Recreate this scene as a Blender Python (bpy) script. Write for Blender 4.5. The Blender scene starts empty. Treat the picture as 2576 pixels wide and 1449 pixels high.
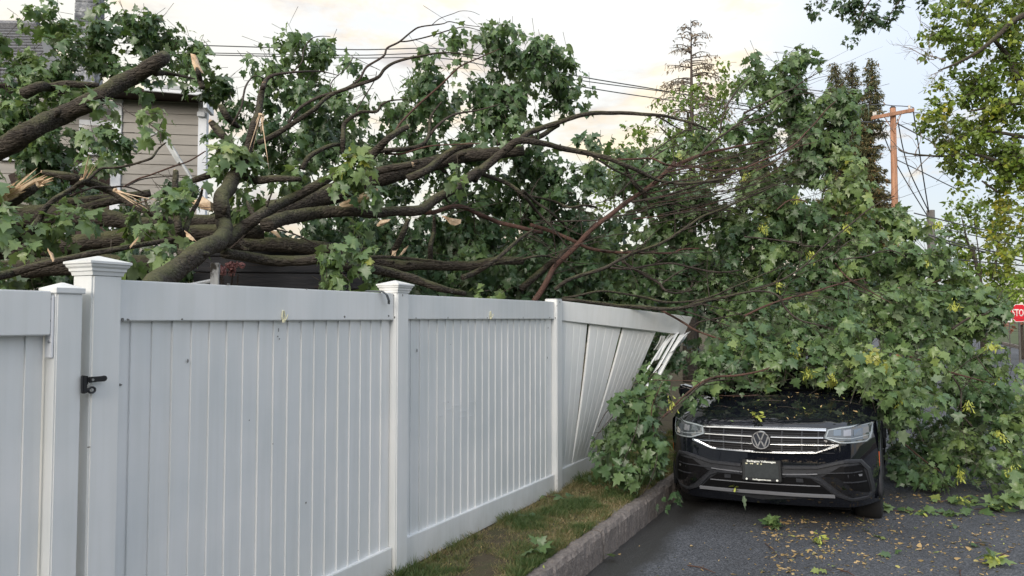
import bpy, bmesh, math, random
import numpy as np
from mathutils import Vector, Matrix, noise
from mathutils.geometry import delaunay_2d_cdt, tessellate_polygon

random.seed(7)
rng = np.random.default_rng(11)
SC = bpy.context.scene
COL = SC.collection
R = math.radians

# ------------------------------------------------------------------ camera
FPX, CX, CY, HOR, EYE = 1855.0, 1288.0, 724.5, 800.0, 1.65
TH = math.atan((HOR - CY) / FPX)
cam_d = bpy.data.cameras.new('camera')
cam = bpy.data.objects.new('camera', cam_d)
COL.objects.link(cam)
cam.location = (0, 0, EYE)
cam.rotation_euler = (math.pi / 2 + TH, 0, 0)
cam_d.sensor_width = 36
cam_d.lens = 36 * FPX / 2576
cam_d.clip_start = 0.05
cam_d.clip_end = 2000
SC.camera = cam

# ------------------------------------------------------------------ world
SUN_EL, SUN_AZ = 21.0, 207.0          # azimuth clockwise from +Y: the low sun is behind the camera, to the left
w = bpy.data.worlds.new('World')
SC.world = w
w.use_nodes = True
nt = w.node_tree
nt.nodes.clear()
def N(tree, typ, loc=None, **kw):
    n = tree.nodes.new(typ)
    for k, v in kw.items():
        setattr(n, k, v)
    return n
out = N(nt, 'ShaderNodeOutputWorld')
bg = N(nt, 'ShaderNodeBackground')
bg.inputs['Strength'].default_value = 1.0
sky = N(nt, 'ShaderNodeTexSky')
sky.sky_type = 'NISHITA'
sky.sun_disc = False
sky.sun_elevation = R(SUN_EL)
sky.sun_rotation = R(SUN_AZ)
sky.air_density = 1.0
sky.dust_density = 2.0
skm = N(nt, 'ShaderNodeVectorMath', operation='SCALE')
skm.inputs['Scale'].default_value = 0.10
nt.links.new(sky.outputs[0], skm.inputs[0])
tc = N(nt, 'ShaderNodeTexCoord')
def mapping(scale, locv=(0, 0, 0), rot=(0, 0, 0)):
    m = N(nt, 'ShaderNodeMapping')
    m.inputs['Scale'].default_value = scale
    m.inputs['Location'].default_value = locv
    m.inputs['Rotation'].default_value = rot
    nt.links.new(tc.outputs['Generated'], m.inputs[0])
    return m
def wnoise(scale, detail, rough, mp, dist=0.0):
    n = N(nt, 'ShaderNodeTexNoise')
    n.inputs['Scale'].default_value = scale
    n.inputs['Detail'].default_value = detail
    n.inputs['Roughness'].default_value = rough
    n.inputs['Distortion'].default_value = dist
    nt.links.new(mp.outputs[0], n.inputs['Vector'])
    return n
def wramp(src, stops, interp='EASE'):
    r = N(nt, 'ShaderNodeValToRGB')
    r.color_ramp.interpolation = interp
    e = r.color_ramp.elements
    e[0].position, e[0].color = stops[0][0], (*stops[0][1], 1)
    e[1].position, e[1].color = stops[-1][0], (*stops[-1][1], 1)
    for p, c in stops[1:-1]:
        q = e.new(p); q.color = (*c, 1)
    nt.links.new(src, r.inputs[0])
    return r
def wmix(fac, a, b, typ='MIX'):
    m = N(nt, 'ShaderNodeMix', data_type='RGBA', blend_type=typ)
    for s, v in ((m.inputs['Factor'], fac), (m.inputs['A'], a), (m.inputs['B'], b)):
        if hasattr(v, 'node'):
            nt.links.new(v, s)
        elif isinstance(v, (int, float)):
            s.default_value = v
        else:
            s.default_value = (*v, 1)
    return m.outputs['Result']
# high thin veil: cream towards the left of the view, blue grey towards the right
big = wnoise(1.3, 3, 0.5, mapping((1, 1, 2.6), (0.3, 0, 0.2)))
sep = N(nt, 'ShaderNodeSeparateXYZ'); nt.links.new(tc.outputs['Generated'], sep.inputs[0])
mx = N(nt, 'ShaderNodeMath', operation='MULTIPLY_ADD'); mx.inputs[1].default_value = -0.50; mx.inputs[2].default_value = 0.25
nt.links.new(sep.outputs[0], mx.inputs[0])
mz = N(nt, 'ShaderNodeMath', operation='MULTIPLY_ADD'); mz.inputs[1].default_value = -0.30
nt.links.new(sep.outputs[2], mz.inputs[0]); nt.links.new(mx.outputs[0], mz.inputs[2])
ad = N(nt, 'ShaderNodeMath', operation='ADD'); nt.links.new(big.outputs['Fac'], ad.inputs[0]); nt.links.new(mz.outputs[0], ad.inputs[1])
veil = wramp(ad.outputs[0], [(0.26, (0.27, 0.305, 0.36)), (0.50, (0.322, 0.338, 0.360)), (0.80, (0.42, 0.395, 0.34))])
# cumulus banks with warm lit tops
cn = wnoise(3.6, 9, 0.58, mapping((1.0, 1.0, 2.7), (1.9, 0.4, -0.35)), 0.25)
cmask = wramp(cn.outputs['Fac'], [(0.50, (0, 0, 0)), (0.60, (1, 1, 1))])
cn2 = wnoise(5.5, 7, 0.6, mapping((1.0, 1.0, 2.6), (0.4, 2.4, 0.1)), 0.2)
ccol = wramp(cn2.outputs['Fac'], [(0.36, (0.27, 0.258, 0.256)), (0.50, (0.385, 0.335, 0.27)), (0.64, (0.48, 0.42, 0.31))])
col = wmix(0.20, veil.outputs[0], skm.outputs[0])
m2 = N(nt, 'ShaderNodeMath', operation='MULTIPLY'); m2.inputs[1].default_value = 0.95
mfz = N(nt, 'ShaderNodeMapRange'); mfz.inputs['From Min'].default_value = .35; mfz.inputs['From Max'].default_value = .8; mfz.inputs['To Min'].default_value = 1; mfz.inputs['To Max'].default_value = .35
nt.links.new(sep.outputs[2], mfz.inputs[0])
mfm = N(nt, 'ShaderNodeMath', operation='MULTIPLY'); nt.links.new(cmask.outputs[0], mfm.inputs[0]); nt.links.new(mfz.outputs[0], mfm.inputs[1])
nt.links.new(mfm.outputs[0], m2.inputs[0])
col = wmix(m2.outputs[0], col, ccol.outputs[0])
# an overcast sky grows slightly brighter towards the zenith
grad = N(nt, 'ShaderNodeMath', operation='MULTIPLY_ADD', use_clamp=False); grad.inputs[1].default_value = 1.05; grad.inputs[2].default_value = .86
nt.links.new(sep.outputs[2], grad.inputs[0])
gmx = N(nt, 'ShaderNodeMath', operation='MAXIMUM'); gmx.inputs[1].default_value = .86; nt.links.new(grad.outputs[0], gmx.inputs[0])
gsc = N(nt, 'ShaderNodeVectorMath', operation='SCALE'); nt.links.new(col, gsc.inputs[0]); nt.links.new(gmx.outputs[0], gsc.inputs['Scale'])
nt.links.new(gsc.outputs[0], bg.inputs['Color'])
nt.links.new(bg.outputs[0], out.inputs[0])

sl = bpy.data.lights.new('sun', 'SUN')
sl.energy = 1.5
sl.angle = R(34)
sl.color = (1.0, 0.93, 0.84)
so = bpy.data.objects.new('sun', sl)
COL.objects.link(so)
az, el = R(SUN_AZ), R(SUN_EL)
sdir = Vector((math.sin(az) * math.cos(el), math.cos(az) * math.cos(el), math.sin(el)))
so.rotation_euler = sdir.to_track_quat('Z', 'Y').to_euler()
so.location = (-4, -6, 8)

SC.view_settings.view_transform = 'Standard'
SC.view_settings.look = 'None'
SC.view_settings.exposure = 1.22
SC.view_settings.gamma = 1.0
SC.view_settings.use_curve_mapping = False

# ------------------------------------------------------------------ helpers
def ray(px, py):
    x = (px - CX) / FPX
    u = -(py - CY) / FPX
    return Vector((x, math.cos(TH) - u * math.sin(TH), math.sin(TH) + u * math.cos(TH)))
def P(px, py, Y):
    d = ray(px, py)
    return Vector((0, 0, EYE)) + d * (Y / d.y)
def on_z(px, py, z):
    d = ray(px, py)
    return Vector((0, 0, EYE)) + d * ((z - EYE) / d.z)
CROP = {0: (0, 0, 1), 1: (0, 0, .2904), 2: (0, 350.8, .2904), 3: (561.2, 0, .2904), 4: (561.2, 350.8, .2904),
        5: (1192.6, 70.2, .2904), 6: (1192.6, 420.9, .2904), 7: (1930.6, 0, .2904), 8: (1930.6, 420.9, .2904),
        9: (2070.9, 912.0, .242), 10: (1649.9, 912.0, .2904)}
def cr(k, x, y):
    ox, oy, s = CROP[k]
    return ox + s * x, oy + s * y

def tag(o, label=None, cat=None, group=None, kind=None):
    if label: o['label'] = label
    if cat: o['category'] = cat
    if group: o['group'] = group
    if kind: o['kind'] = kind
    return o
def empty(name, loc=(0, 0, 0), rot=(0, 0, 0), label=None, cat=None, group=None):
    o = bpy.data.objects.new(name, None)
    COL.objects.link(o)
    o.location = loc
    o.rotation_euler = rot
    o.empty_display_size = 0.1
    return tag(o, label, cat, group)
def link(name, me, parent=None, smooth=False):
    o = bpy.data.objects.new(name, me)
    COL.objects.link(o)
    if parent: o.parent = parent
    if smooth:
        me.polygons.foreach_set('use_smooth', [True] * len(me.polygons))
    return o
class MB:
    def __init__(s): s.v = []; s.f = []
    def add(s, vs, fs):
        b = len(s.v)
        s.v += [tuple(q) for q in vs]
        s.f += [tuple(b + i for i in f) for f in fs]
    def box(s, x0, x1, y0, y1, z0, z1):
        s.add([(x0, y0, z0), (x1, y0, z0), (x1, y1, z0), (x0, y1, z0), (x0, y0, z1), (x1, y0, z1), (x1, y1, z1), (x0, y1, z1)],
              [(0, 3, 2, 1), (4, 5, 6, 7), (0, 1, 5, 4), (1, 2, 6, 5), (2, 3, 7, 6), (3, 0, 4, 7)])
        return s
    def loft(s, rings, cap=True, close=True):
        n = len(rings[0]); vs = [q for r_ in rings for q in r_]; fs = []
        for i in range(len(rings) - 1):
            for j in range(n if close else n - 1):
                k = (j + 1) % n
                fs.append((i * n + j, i * n + k, (i + 1) * n + k, (i + 1) * n + j))
        if cap:
            fs.append(tuple(reversed(range(n)))); fs.append(tuple((len(rings) - 1) * n + j for j in range(n)))
        s.add(vs, fs); return s
    def tube(s, pts, rad, sides=8, jitter=0.0, cap=True):
        pts = [Vector(p) for p in pts]
        if isinstance(rad, (int, float)): rad = [rad] * len(pts)
        rings = []; up = Vector((0, 0, 1)); t0 = (pts[1] - pts[0]).normalized()
        if abs(t0.dot(up)) > .9: up = Vector((1, 0, 0))
        side = t0.cross(up).normalized()
        for i, p in enumerate(pts):
            t = (pts[min(i + 1, len(pts) - 1)] - pts[max(i - 1, 0)])
            t = t.normalized() if t.length > 1e-9 else t0
            side = (side - t * side.dot(t)).normalized()
            b = t.cross(side)
            ring = []
            for k in range(sides):
                a = 2 * math.pi * k / sides
                rr = rad[i] * (1 + (random.uniform(-jitter, jitter) if jitter else 0))
                ring.append(p + side * math.cos(a) * rr + b * math.sin(a) * rr)
            rings.append(ring)
        return s.loft(rings, cap)
    def grid(s, nx, ny, fn, keep=None):
        vs = [fn(i / nx, j / ny) for j in range(ny + 1) for i in range(nx + 1)]
        fs = []
        for j in range(ny):
            for i in range(nx):
                if keep and not keep((i + .5) / nx, (j + .5) / ny): continue
                a = j * (nx + 1) + i
                fs.append((a, a + 1, a + nx + 2, a + nx + 1))
        s.add(vs, fs); return s
    def me(s, name, mat):
        m = bpy.data.meshes.new(name)
        m.from_pydata(s.v, [], s.f)
        if mat: m.materials.append(mat)
        m.update()
        return m
    def build(s, name, mat, parent=None, smooth=False, bevel=0):
        me = s.me(name, mat)
        if bevel:
            bm = bmesh.new(); bm.from_mesh(me)
            bmesh.ops.remove_doubles(bm, verts=bm.verts, dist=1e-5)
            bmesh.ops.recalc_face_normals(bm, faces=bm.faces)
            es = [e for e in bm.edges if len(e.link_faces) == 2 and e.calc_face_angle(0) > .5]
            bmesh.ops.bevel(bm, geom=es, offset=bevel, segments=2, affect='EDGES', clamp_overlap=True)
            bm.to_mesh(me); bm.free()
        return link(name, me, parent, smooth)
def smooth_pts(pts, vals, sub=5):
    """Catmull-Rom through pts with values interpolated"""
    out, ov = [], []
    n = len(pts)
    for i in range(n - 1):
        p0 = pts[max(i - 1, 0)]; p1 = pts[i]; p2 = pts[i + 1]; p3 = pts[min(i + 2, n - 1)]
        for k in range(sub):
            t = k / sub
            out.append(0.5 * ((2 * p1) + (p2 - p0) * t + (2 * p0 - 5 * p1 + 4 * p2 - p3) * t * t + (3 * p1 - p0 - 3 * p2 + p3) * t ** 3))
            ov.append(vals[i] * (1 - t) + vals[i + 1] * t)
    out.append(pts[-1]); ov.append(vals[-1])
    return out, ov

# ------------------------------------------------------------------ materials
def mat(name, color, rough=0.5, metal=0.0, spec=0.5, coat=0.0):
    m = bpy.data.materials.new(name); m.use_nodes = True
    b = m.node_tree.nodes['Principled BSDF']
    b.inputs['Base Color'].default_value = (*color, 1)
    b.inputs['Roughness'].default_value = rough
    b.inputs['Metallic'].default_value = metal
    b.inputs['Specular IOR Level'].default_value = spec
    b.inputs['Coat Weight'].default_value = coat
    b.inputs['Coat Roughness'].default_value = 0.03
    return m
def nmat(name, stops, scale=5, detail=6, rough=.8, bump=0.3, bscale=None, vec=(1, 1, 1), bdist=0.01, spec=.3, coord='Object', distort=0.0, rrange=None, rgh=.6):
    m = mat(name, (.5, .5, .5), rough, 0, spec)
    t = m.node_tree; b = t.nodes['Principled BSDF']
    tc = N(t, 'ShaderNodeTexCoord'); mp = N(t, 'ShaderNodeMapping'); mp.inputs['Scale'].default_value = vec
    t.links.new(tc.outputs[coord], mp.inputs[0])
    n = N(t, 'ShaderNodeTexNoise'); n.inputs['Scale'].default_value = scale; n.inputs['Detail'].default_value = detail; n.inputs['Roughness'].default_value = rgh
    n.inputs['Distortion'].default_value = distort
    t.links.new(mp.outputs[0], n.inputs['Vector'])
    r = N(t, 'ShaderNodeValToRGB'); e = r.color_ramp.elements
    e[0].position, e[0].color = stops[0][0], (*stops[0][1], 1)
    e[1].position, e[1].color = stops[-1][0], (*stops[-1][1], 1)
    for p, c in stops[1:-1]:
        q = e.new(p); q.color = (*c, 1)
    t.links.new(n.outputs['Fac'], r.inputs[0]); t.links.new(r.outputs[0], b.inputs['Base Color'])
    if bump:
        n2 = N(t, 'ShaderNodeTexNoise'); n2.inputs['Scale'].default_value = bscale or scale * 3; n2.inputs['Detail'].default_value = 5
        t.links.new(mp.outputs[0], n2.inputs['Vector'])
        bp = N(t, 'ShaderNodeBump'); bp.inputs['Strength'].default_value = bump; bp.inputs['Distance'].default_value = bdist
        t.links.new(n2.outputs['Fac'], bp.inputs['Height']); t.links.new(bp.outputs[0], b.inputs['Normal'])
    if rrange:
        mr = N(t, 'ShaderNodeMapRange'); mr.inputs['To Min'].default_value = rrange[0]; mr.inputs['To Max'].default_value = rrange[1]
        mr.inputs['From Min'].default_value = .35; mr.inputs['From Max'].default_value = .65
        t.links.new(n.outputs['Fac'], mr.inputs[0]); t.links.new(mr.outputs[0], b.inputs['Roughness'])
    return m

def vinyl_mat():
    m = mat('white_vinyl', (.8, .8, .8), .32, 0, .45)
    t = m.node_tree; b = t.nodes['Principled BSDF']; L = t.links
    g = N(t, 'ShaderNodeNewGeometry')
    n = N(t, 'ShaderNodeTexNoise'); n.inputs['Scale'].default_value = 2.2; n.inputs['Detail'].default_value = 6
    L.new(g.outputs['Position'], n.inputs['Vector'])
    r = N(t, 'ShaderNodeValToRGB'); e = r.color_ramp.elements
    e[0].position, e[0].color = .3, (.71, .735, .745, 1); e[1].position, e[1].color = .68, (.82, .825, .825, 1)
    L.new(n.outputs['Fac'], r.inputs[0])
    # vertical rain streaks and grime low down
    mp = N(t, 'ShaderNodeMapping'); mp.inputs['Scale'].default_value = (14, 14, .7); L.new(g.outputs['Position'], mp.inputs[0])
    n2 = N(t, 'ShaderNodeTexNoise'); n2.inputs['Scale'].default_value = 2.0; n2.inputs['Detail'].default_value = 4; L.new(mp.outputs[0], n2.inputs['Vector'])
    r2 = N(t, 'ShaderNodeValToRGB'); e = r2.color_ramp.elements
    e[0].position, e[0].color = .35, (.86, .86, .83, 1); e[1].position, e[1].color = .6, (1, 1, 1, 1)
    L.new(n2.outputs['Fac'], r2.inputs[0])
    mul = N(t, 'ShaderNodeMix', data_type='RGBA', blend_type='MULTIPLY'); mul.inputs['Factor'].default_value = .3
    L.new(r.outputs[0], mul.inputs['A']); L.new(r2.outputs[0], mul.inputs['B'])
    # sparse specks
    v = N(t, 'ShaderNodeTexVoronoi'); v.inputs['Scale'].default_value = 13; L.new(g.outputs['Position'], v.inputs['Vector'])
    sx = N(t, 'ShaderNodeSeparateColor'); L.new(v.outputs['Color'], sx.inputs[0])
    m1 = N(t, 'ShaderNodeMath', operation='LESS_THAN'); m1.inputs[1].default_value = .05; L.new(v.outputs['Distance'], m1.inputs[0])
    m2 = N(t, 'ShaderNodeMath', operation='GREATER_THAN'); m2.inputs[1].default_value = .94; L.new(sx.outputs[0], m2.inputs[0])
    m3 = N(t, 'ShaderNodeMath', operation='MULTIPLY'); L.new(m1.outputs[0], m3.inputs[0]); L.new(m2.outputs[0], m3.inputs[1])
    # splash dirt near the ground
    sz = N(t, 'ShaderNodeSeparateXYZ'); L.new(g.outputs['Position'], sz.inputs[0])
    mr = N(t, 'ShaderNodeMapRange'); mr.inputs['From Min'].default_value = .0; mr.inputs['From Max'].default_value = .22; mr.inputs['To Min'].default_value = .75; mr.inputs['To Max'].default_value = 0
    L.new(sz.outputs[2], mr.inputs[0])
    n3 = N(t, 'ShaderNodeTexNoise'); n3.inputs['Scale'].default_value = 9; n3.inputs['Detail'].default_value = 6; L.new(g.outputs['Position'], n3.inputs['Vector'])
    m4 = N(t, 'ShaderNodeMath', operation='MULTIPLY'); L.new(mr.outputs[0], m4.inputs[0]); L.new(n3.outputs['Fac'], m4.inputs[1])
    x1 = N(t, 'ShaderNodeMix', data_type='RGBA'); L.new(m4.outputs[0], x1.inputs['Factor']); L.new(mul.outputs['Result'], x1.inputs['A']); x1.inputs['B'].default_value = (.34, .33, .28, 1)
    x2 = N(t, 'ShaderNodeMix', data_type='RGBA'); L.new(m3.outputs[0], x2.inputs['Factor']); L.new(x1.outputs['Result'], x2.inputs['A']); x2.inputs['B'].default_value = (.16, .15, .14, 1)
    L.new(x2.outputs['Result'], b.inputs['Base Color'])
    bp = N(t, 'ShaderNodeBump'); bp.inputs['Strength'].default_value = .12; bp.inputs['Distance'].default_value = .02
    n4 = N(t, 'ShaderNodeTexNoise'); n4.inputs['Scale'].default_value = 3; L.new(g.outputs['Position'], n4.inputs['Vector'])
    L.new(n4.outputs['Fac'], bp.inputs['Height']); L.new(bp.outputs[0], b.inputs['Normal'])
    return m
M_VINYL = vinyl_mat()

def bark_mat(name, dark, light, moss, mossamt, sc=1.0):
    m = mat(name, dark, .85, 0, .25)
    t = m.node_tree; b = t.nodes['Principled BSDF']; L = t.links
    g = N(t, 'ShaderNodeNewGeometry')
    tcn = N(t, 'ShaderNodeTexCoord')
    mp = N(t, 'ShaderNodeMapping'); mp.inputs['Scale'].default_value = (9 * sc, 22 * sc, 26 * sc); L.new(tcn.outputs['Object'], mp.inputs[0])
    n = N(t, 'ShaderNodeTexNoise'); n.inputs['Scale'].default_value = 1.6; n.inputs['Detail'].default_value = 7; n.inputs['Roughness'].default_value = .65; n.inputs['Distortion'].default_value = .6
    L.new(mp.outputs[0], n.inputs['Vector'])
    v = N(t, 'ShaderNodeTexVoronoi', feature='DISTANCE_TO_EDGE'); v.inputs['Scale'].default_value = 1.5
    L.new(mp.outputs[0], v.inputs['Vector'])
    r = N(t, 'ShaderNodeValToRGB'); e = r.color_ramp.elements
    e[0].position, e[0].color = .32, (*dark, 1); e[1].position, e[1].color = .68, (*light, 1)
    L.new(n.outputs['Fac'], r.inputs[0])
    # moss / lichen patches on the upper sides
    sz = N(t, 'ShaderNodeSeparateXYZ'); L.new(g.outputs['Normal'], sz.inputs[0])
    n2 = N(t, 'ShaderNodeTexNoise'); n2.inputs['Scale'].default_value = 4.0; n2.inputs['Detail'].default_value = 8; n2.inputs['Roughness'].default_value = .7; L.new(g.outputs['Position'], n2.inputs['Vector'])
    ma = N(t, 'ShaderNodeMath', operation='MULTIPLY_ADD'); ma.inputs[1].default_value = .30; L.new(sz.outputs[2], ma.inputs[0]); L.new(n2.outputs['Fac'], ma.inputs[2])
    mr = N(t, 'ShaderNodeMapRange'); mr.inputs['From Min'].default_value = .56; mr.inputs['From Max'].default_value = .80; mr.inputs['To Max'].default_value = mossamt
    L.new(ma.outputs[0], mr.inputs[0])
    x = N(t, 'ShaderNodeMix', data_type='RGBA'); L.new(mr.outputs[0], x.inputs['Factor']); L.new(r.outputs[0], x.inputs['A']); x.inputs['B'].default_value = (*moss, 1)
    L.new(x.outputs['Result'], b.inputs['Base Color'])
    mm = N(t, 'ShaderNodeMath', operation='MINIMUM'); mm.inputs[1].default_value = .25; L.new(v.outputs['Distance'], mm.inputs[0])
    ad = N(t, 'ShaderNodeMath', operation='MULTIPLY_ADD'); ad.inputs[1].default_value = 2.2; L.new(mm.outputs[0], ad.inputs[0]); L.new(n.outputs['Fac'], ad.inputs[2])
    bp = N(t, 'ShaderNodeBump'); bp.inputs['Strength'].default_value = .9; bp.inputs['Distance'].default_value = .016 / sc
    L.new(ad.outputs[0], bp.inputs['Height']); L.new(bp.outputs[0], b.inputs['Normal'])
    return m
M_BARK = bark_mat('bark_dark', (.018, .015, .013), (.088, .075, .062), (.105, .11, .05), .7)
M_BARK2 = bark_mat('bark_thin', (.028, .021, .020), (.098, .077, .068), (.09, .095, .06), .3, 2.2)
M_BARKR = bark_mat('bark_red', (.06, .032, .026), (.15, .085, .068), (.10, .09, .06), .2, 2.5)
M_WOOD = nmat('torn_wood', [(.3, (.36, .22, .13)), (.48, (.64, .47, .32)), (.75, (.80, .66, .49))], 5, 5, .75, .8, 9, (3, 3, 3), .01)

def leaf_mat(name, stops, under, trans=.25, rough=.42, spec=.45):
    m = mat(name, (.1, .2, .1), rough, 0, spec)
    t = m.node_tree; b = t.nodes['Principled BSDF']; L = t.links
    at = N(t, 'ShaderNodeAttribute', attribute_name='tint')
    r = N(t, 'ShaderNodeValToRGB'); e = r.color_ramp.elements
    e[0].position, e[0].color = stops[0][0], (*stops[0][1], 1)
    e[1].position, e[1].color = stops[-1][0], (*stops[-1][1], 1)
    for p, c in stops[1:-1]:
        q = e.new(p); q.color = (*c, 1)
    L.new(at.outputs['Fac'], r.inputs[0])
    g = N(t, 'ShaderNodeNewGeometry')
    x = N(t, 'ShaderNodeMix', data_type='RGBA'); L.new(g.outputs['Backfacing'], x.inputs['Factor'])
    x2 = N(t, 'ShaderNodeMix', data_type='RGBA'); x2.inputs['Factor'].default_value = .62
    L.new(r.outputs[0], x.inputs['A']); L.new(r.outputs[0], x2.inputs['A']); x2.inputs['B'].default_value = (*under, 1)
    L.new(x2.outputs['Result'], x.inputs['B'])
    n = N(t, 'ShaderNodeTexNoise'); n.inputs['Scale'].default_value = 14; n.inputs['Detail'].default_value = 3; L.new(g.outputs['Position'], n.inputs['Vector'])
    mr = N(t, 'ShaderNodeMapRange'); mr.inputs['To Min'].default_value = .72; mr.inputs['To Max'].default_value = 1.28; L.new(n.outputs['Fac'], mr.inputs[0])
    vm = N(t, 'ShaderNodeVectorMath', operation='SCALE'); L.new(x.outputs['Result'], vm.inputs[0]); L.new(mr.outputs[0], vm.inputs['Scale'])
    L.new(vm.outputs[0], b.inputs['Base Color'])
    tr = N(t, 'ShaderNodeBsdfTranslucent')
    v2 = N(t, 'ShaderNodeVectorMath', operation='MULTIPLY'); L.new(vm.outputs[0], v2.inputs[0]); v2.inputs[1].default_value = (1.5, 1.6, .6)
    L.new(v2.outputs[0], tr.inputs['Color'])
    ms = N(t, 'ShaderNodeMixShader'); ms.inputs[0].default_value = trans
    L.new(b.outputs[0], ms.inputs[1]); L.new(tr.outputs[0], ms.inputs[2])
    L.new(ms.outputs[0], t.nodes['Material Output'].inputs[0])
    return m
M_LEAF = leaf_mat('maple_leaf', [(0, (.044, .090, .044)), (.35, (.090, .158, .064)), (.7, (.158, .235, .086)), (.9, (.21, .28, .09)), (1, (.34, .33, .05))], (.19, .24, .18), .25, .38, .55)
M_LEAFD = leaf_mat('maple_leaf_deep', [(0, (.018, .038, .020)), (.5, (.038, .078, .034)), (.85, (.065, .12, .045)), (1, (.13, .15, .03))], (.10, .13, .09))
M_LEAFY = leaf_mat('sunlit_leaf', [(0, (.055, .10, .018)), (.5, (.12, .19, .03)), (.85, (.22, .27, .035)), (1, (.34, .30, .04))], (.17, .21, .08), .3)  # the right maple's warm sunlight is put into this yellow green colour
M_LIME = leaf_mat('lime_leaf', [(0, (.12, .20, .03)), (1, (.26, .36, .05))], (.24, .32, .10), .35)
M_NEEDLE = leaf_mat('conifer_needle', [(0, (.040, .058, .030)), (.6, (.10, .10, .045)), (1, (.24, .15, .07))], (.09, .10, .06), .1, .7, .2)
M_LITTER = leaf_mat('litter', [(0, (.16, .13, .05)), (.35, (.36, .25, .11)), (.7, (.50, .36, .19)), (.88, (.38, .42, .10)), (1, (.16, .26, .08))], (.4, .32, .17), .1, .8, .2)

# ------------------------------------------------------------------ leaves
half = [(.22, -.10), (.25, .09), (.52, .22), (.44, .33), (.25, .42), (.31, .66), (.13, .68)]
LO = [(0, 0)] + half + [(0, 1.0)] + [(-x, y) for x, y in reversed(half)]
LEAF_FULL = (np.array([(0, .32)] + LO), [(0, i, i % len(LO) + 1) for i in range(1, len(LO) + 1)])
LS = [(0, 0), (.42, .2), (.3, .62), (0, 1), (-.3, .62), (-.42, .2)]
LEAF_SIMPLE = (np.array([(0, .4)] + LS), [(0, i, i % 6 + 1) for i in range(1, 7)])
LEAF_TINY = (np.array([(0, 0), (.42, .42), (0, 1), (-.42, .42)]), [(0, 1, 2), (0, 2, 3)])
LEAF_NEEDLE = (np.array([(0, 0), (.10, .3), (0, 1), (-.10, .3)]), [(0, 1, 2), (0, 2, 3)])
KEY = (np.array([(0, 0), (.14, .25), (.2, .8), (0, 1), (-.1, .7), (-.06, .25)]), [(0, 1, 5), (1, 2, 4), (1, 4, 5), (2, 3, 4)])

def leaf_verts(shape, pos, a, n, size, k, c):
    T = shape[0]; x = T[:, 0][None, :]; y = T[:, 1][None, :]
    z = -k[:, None] * np.abs(x) - c[:, None] * y * y + .05 * np.sin(9 * y + 7 * x + 5 * k[:, None])
    r = np.cross(a, n)
    V = pos[:, None, :] + size[:, None, None] * (x[..., None] * r[:, None, :] + y[..., None] * a[:, None, :] + z[..., None] * n[:, None, :])
    return V
def leaf_mesh(name, shape, arrs, material):
    pos, a, n, size, k, c, tint = arrs
    V = leaf_verts(shape, pos, a, n, size, k, c)
    m, q = V.shape[0], V.shape[1]
    T = np.array(shape[1], dtype=np.int32)
    F_ = (T[None] + (np.arange(m, dtype=np.int32) * q)[:, None, None]).reshape(-1)
    me = bpy.data.meshes.new(name)
    me.vertices.add(m * q); me.vertices.foreach_set('co', V.reshape(-1).astype(np.float32))
    nf = m * len(T)
    me.loops.add(nf * 3); me.loops.foreach_set('vertex_index', F_)
    me.polygons.add(nf); me.polygons.foreach_set('loop_start', np.arange(nf, dtype=np.int32) * 3)
    try: me.polygons.foreach_set('loop_total', np.full(nf, 3, dtype=np.int32))
    except Exception: pass
    at = me.attributes.new('tint', 'FLOAT', 'POINT')
    at.data.foreach_set('value', np.repeat(tint, q).astype(np.float32))
    me.materials.append(material)
    me.update(calc_edges=True)
    me.polygons.foreach_set('use_smooth', np.ones(nf, dtype=bool))
    return me
def unit(v):
    return v / np.maximum(np.linalg.norm(v, axis=-1, keepdims=True), 1e-9)

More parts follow.
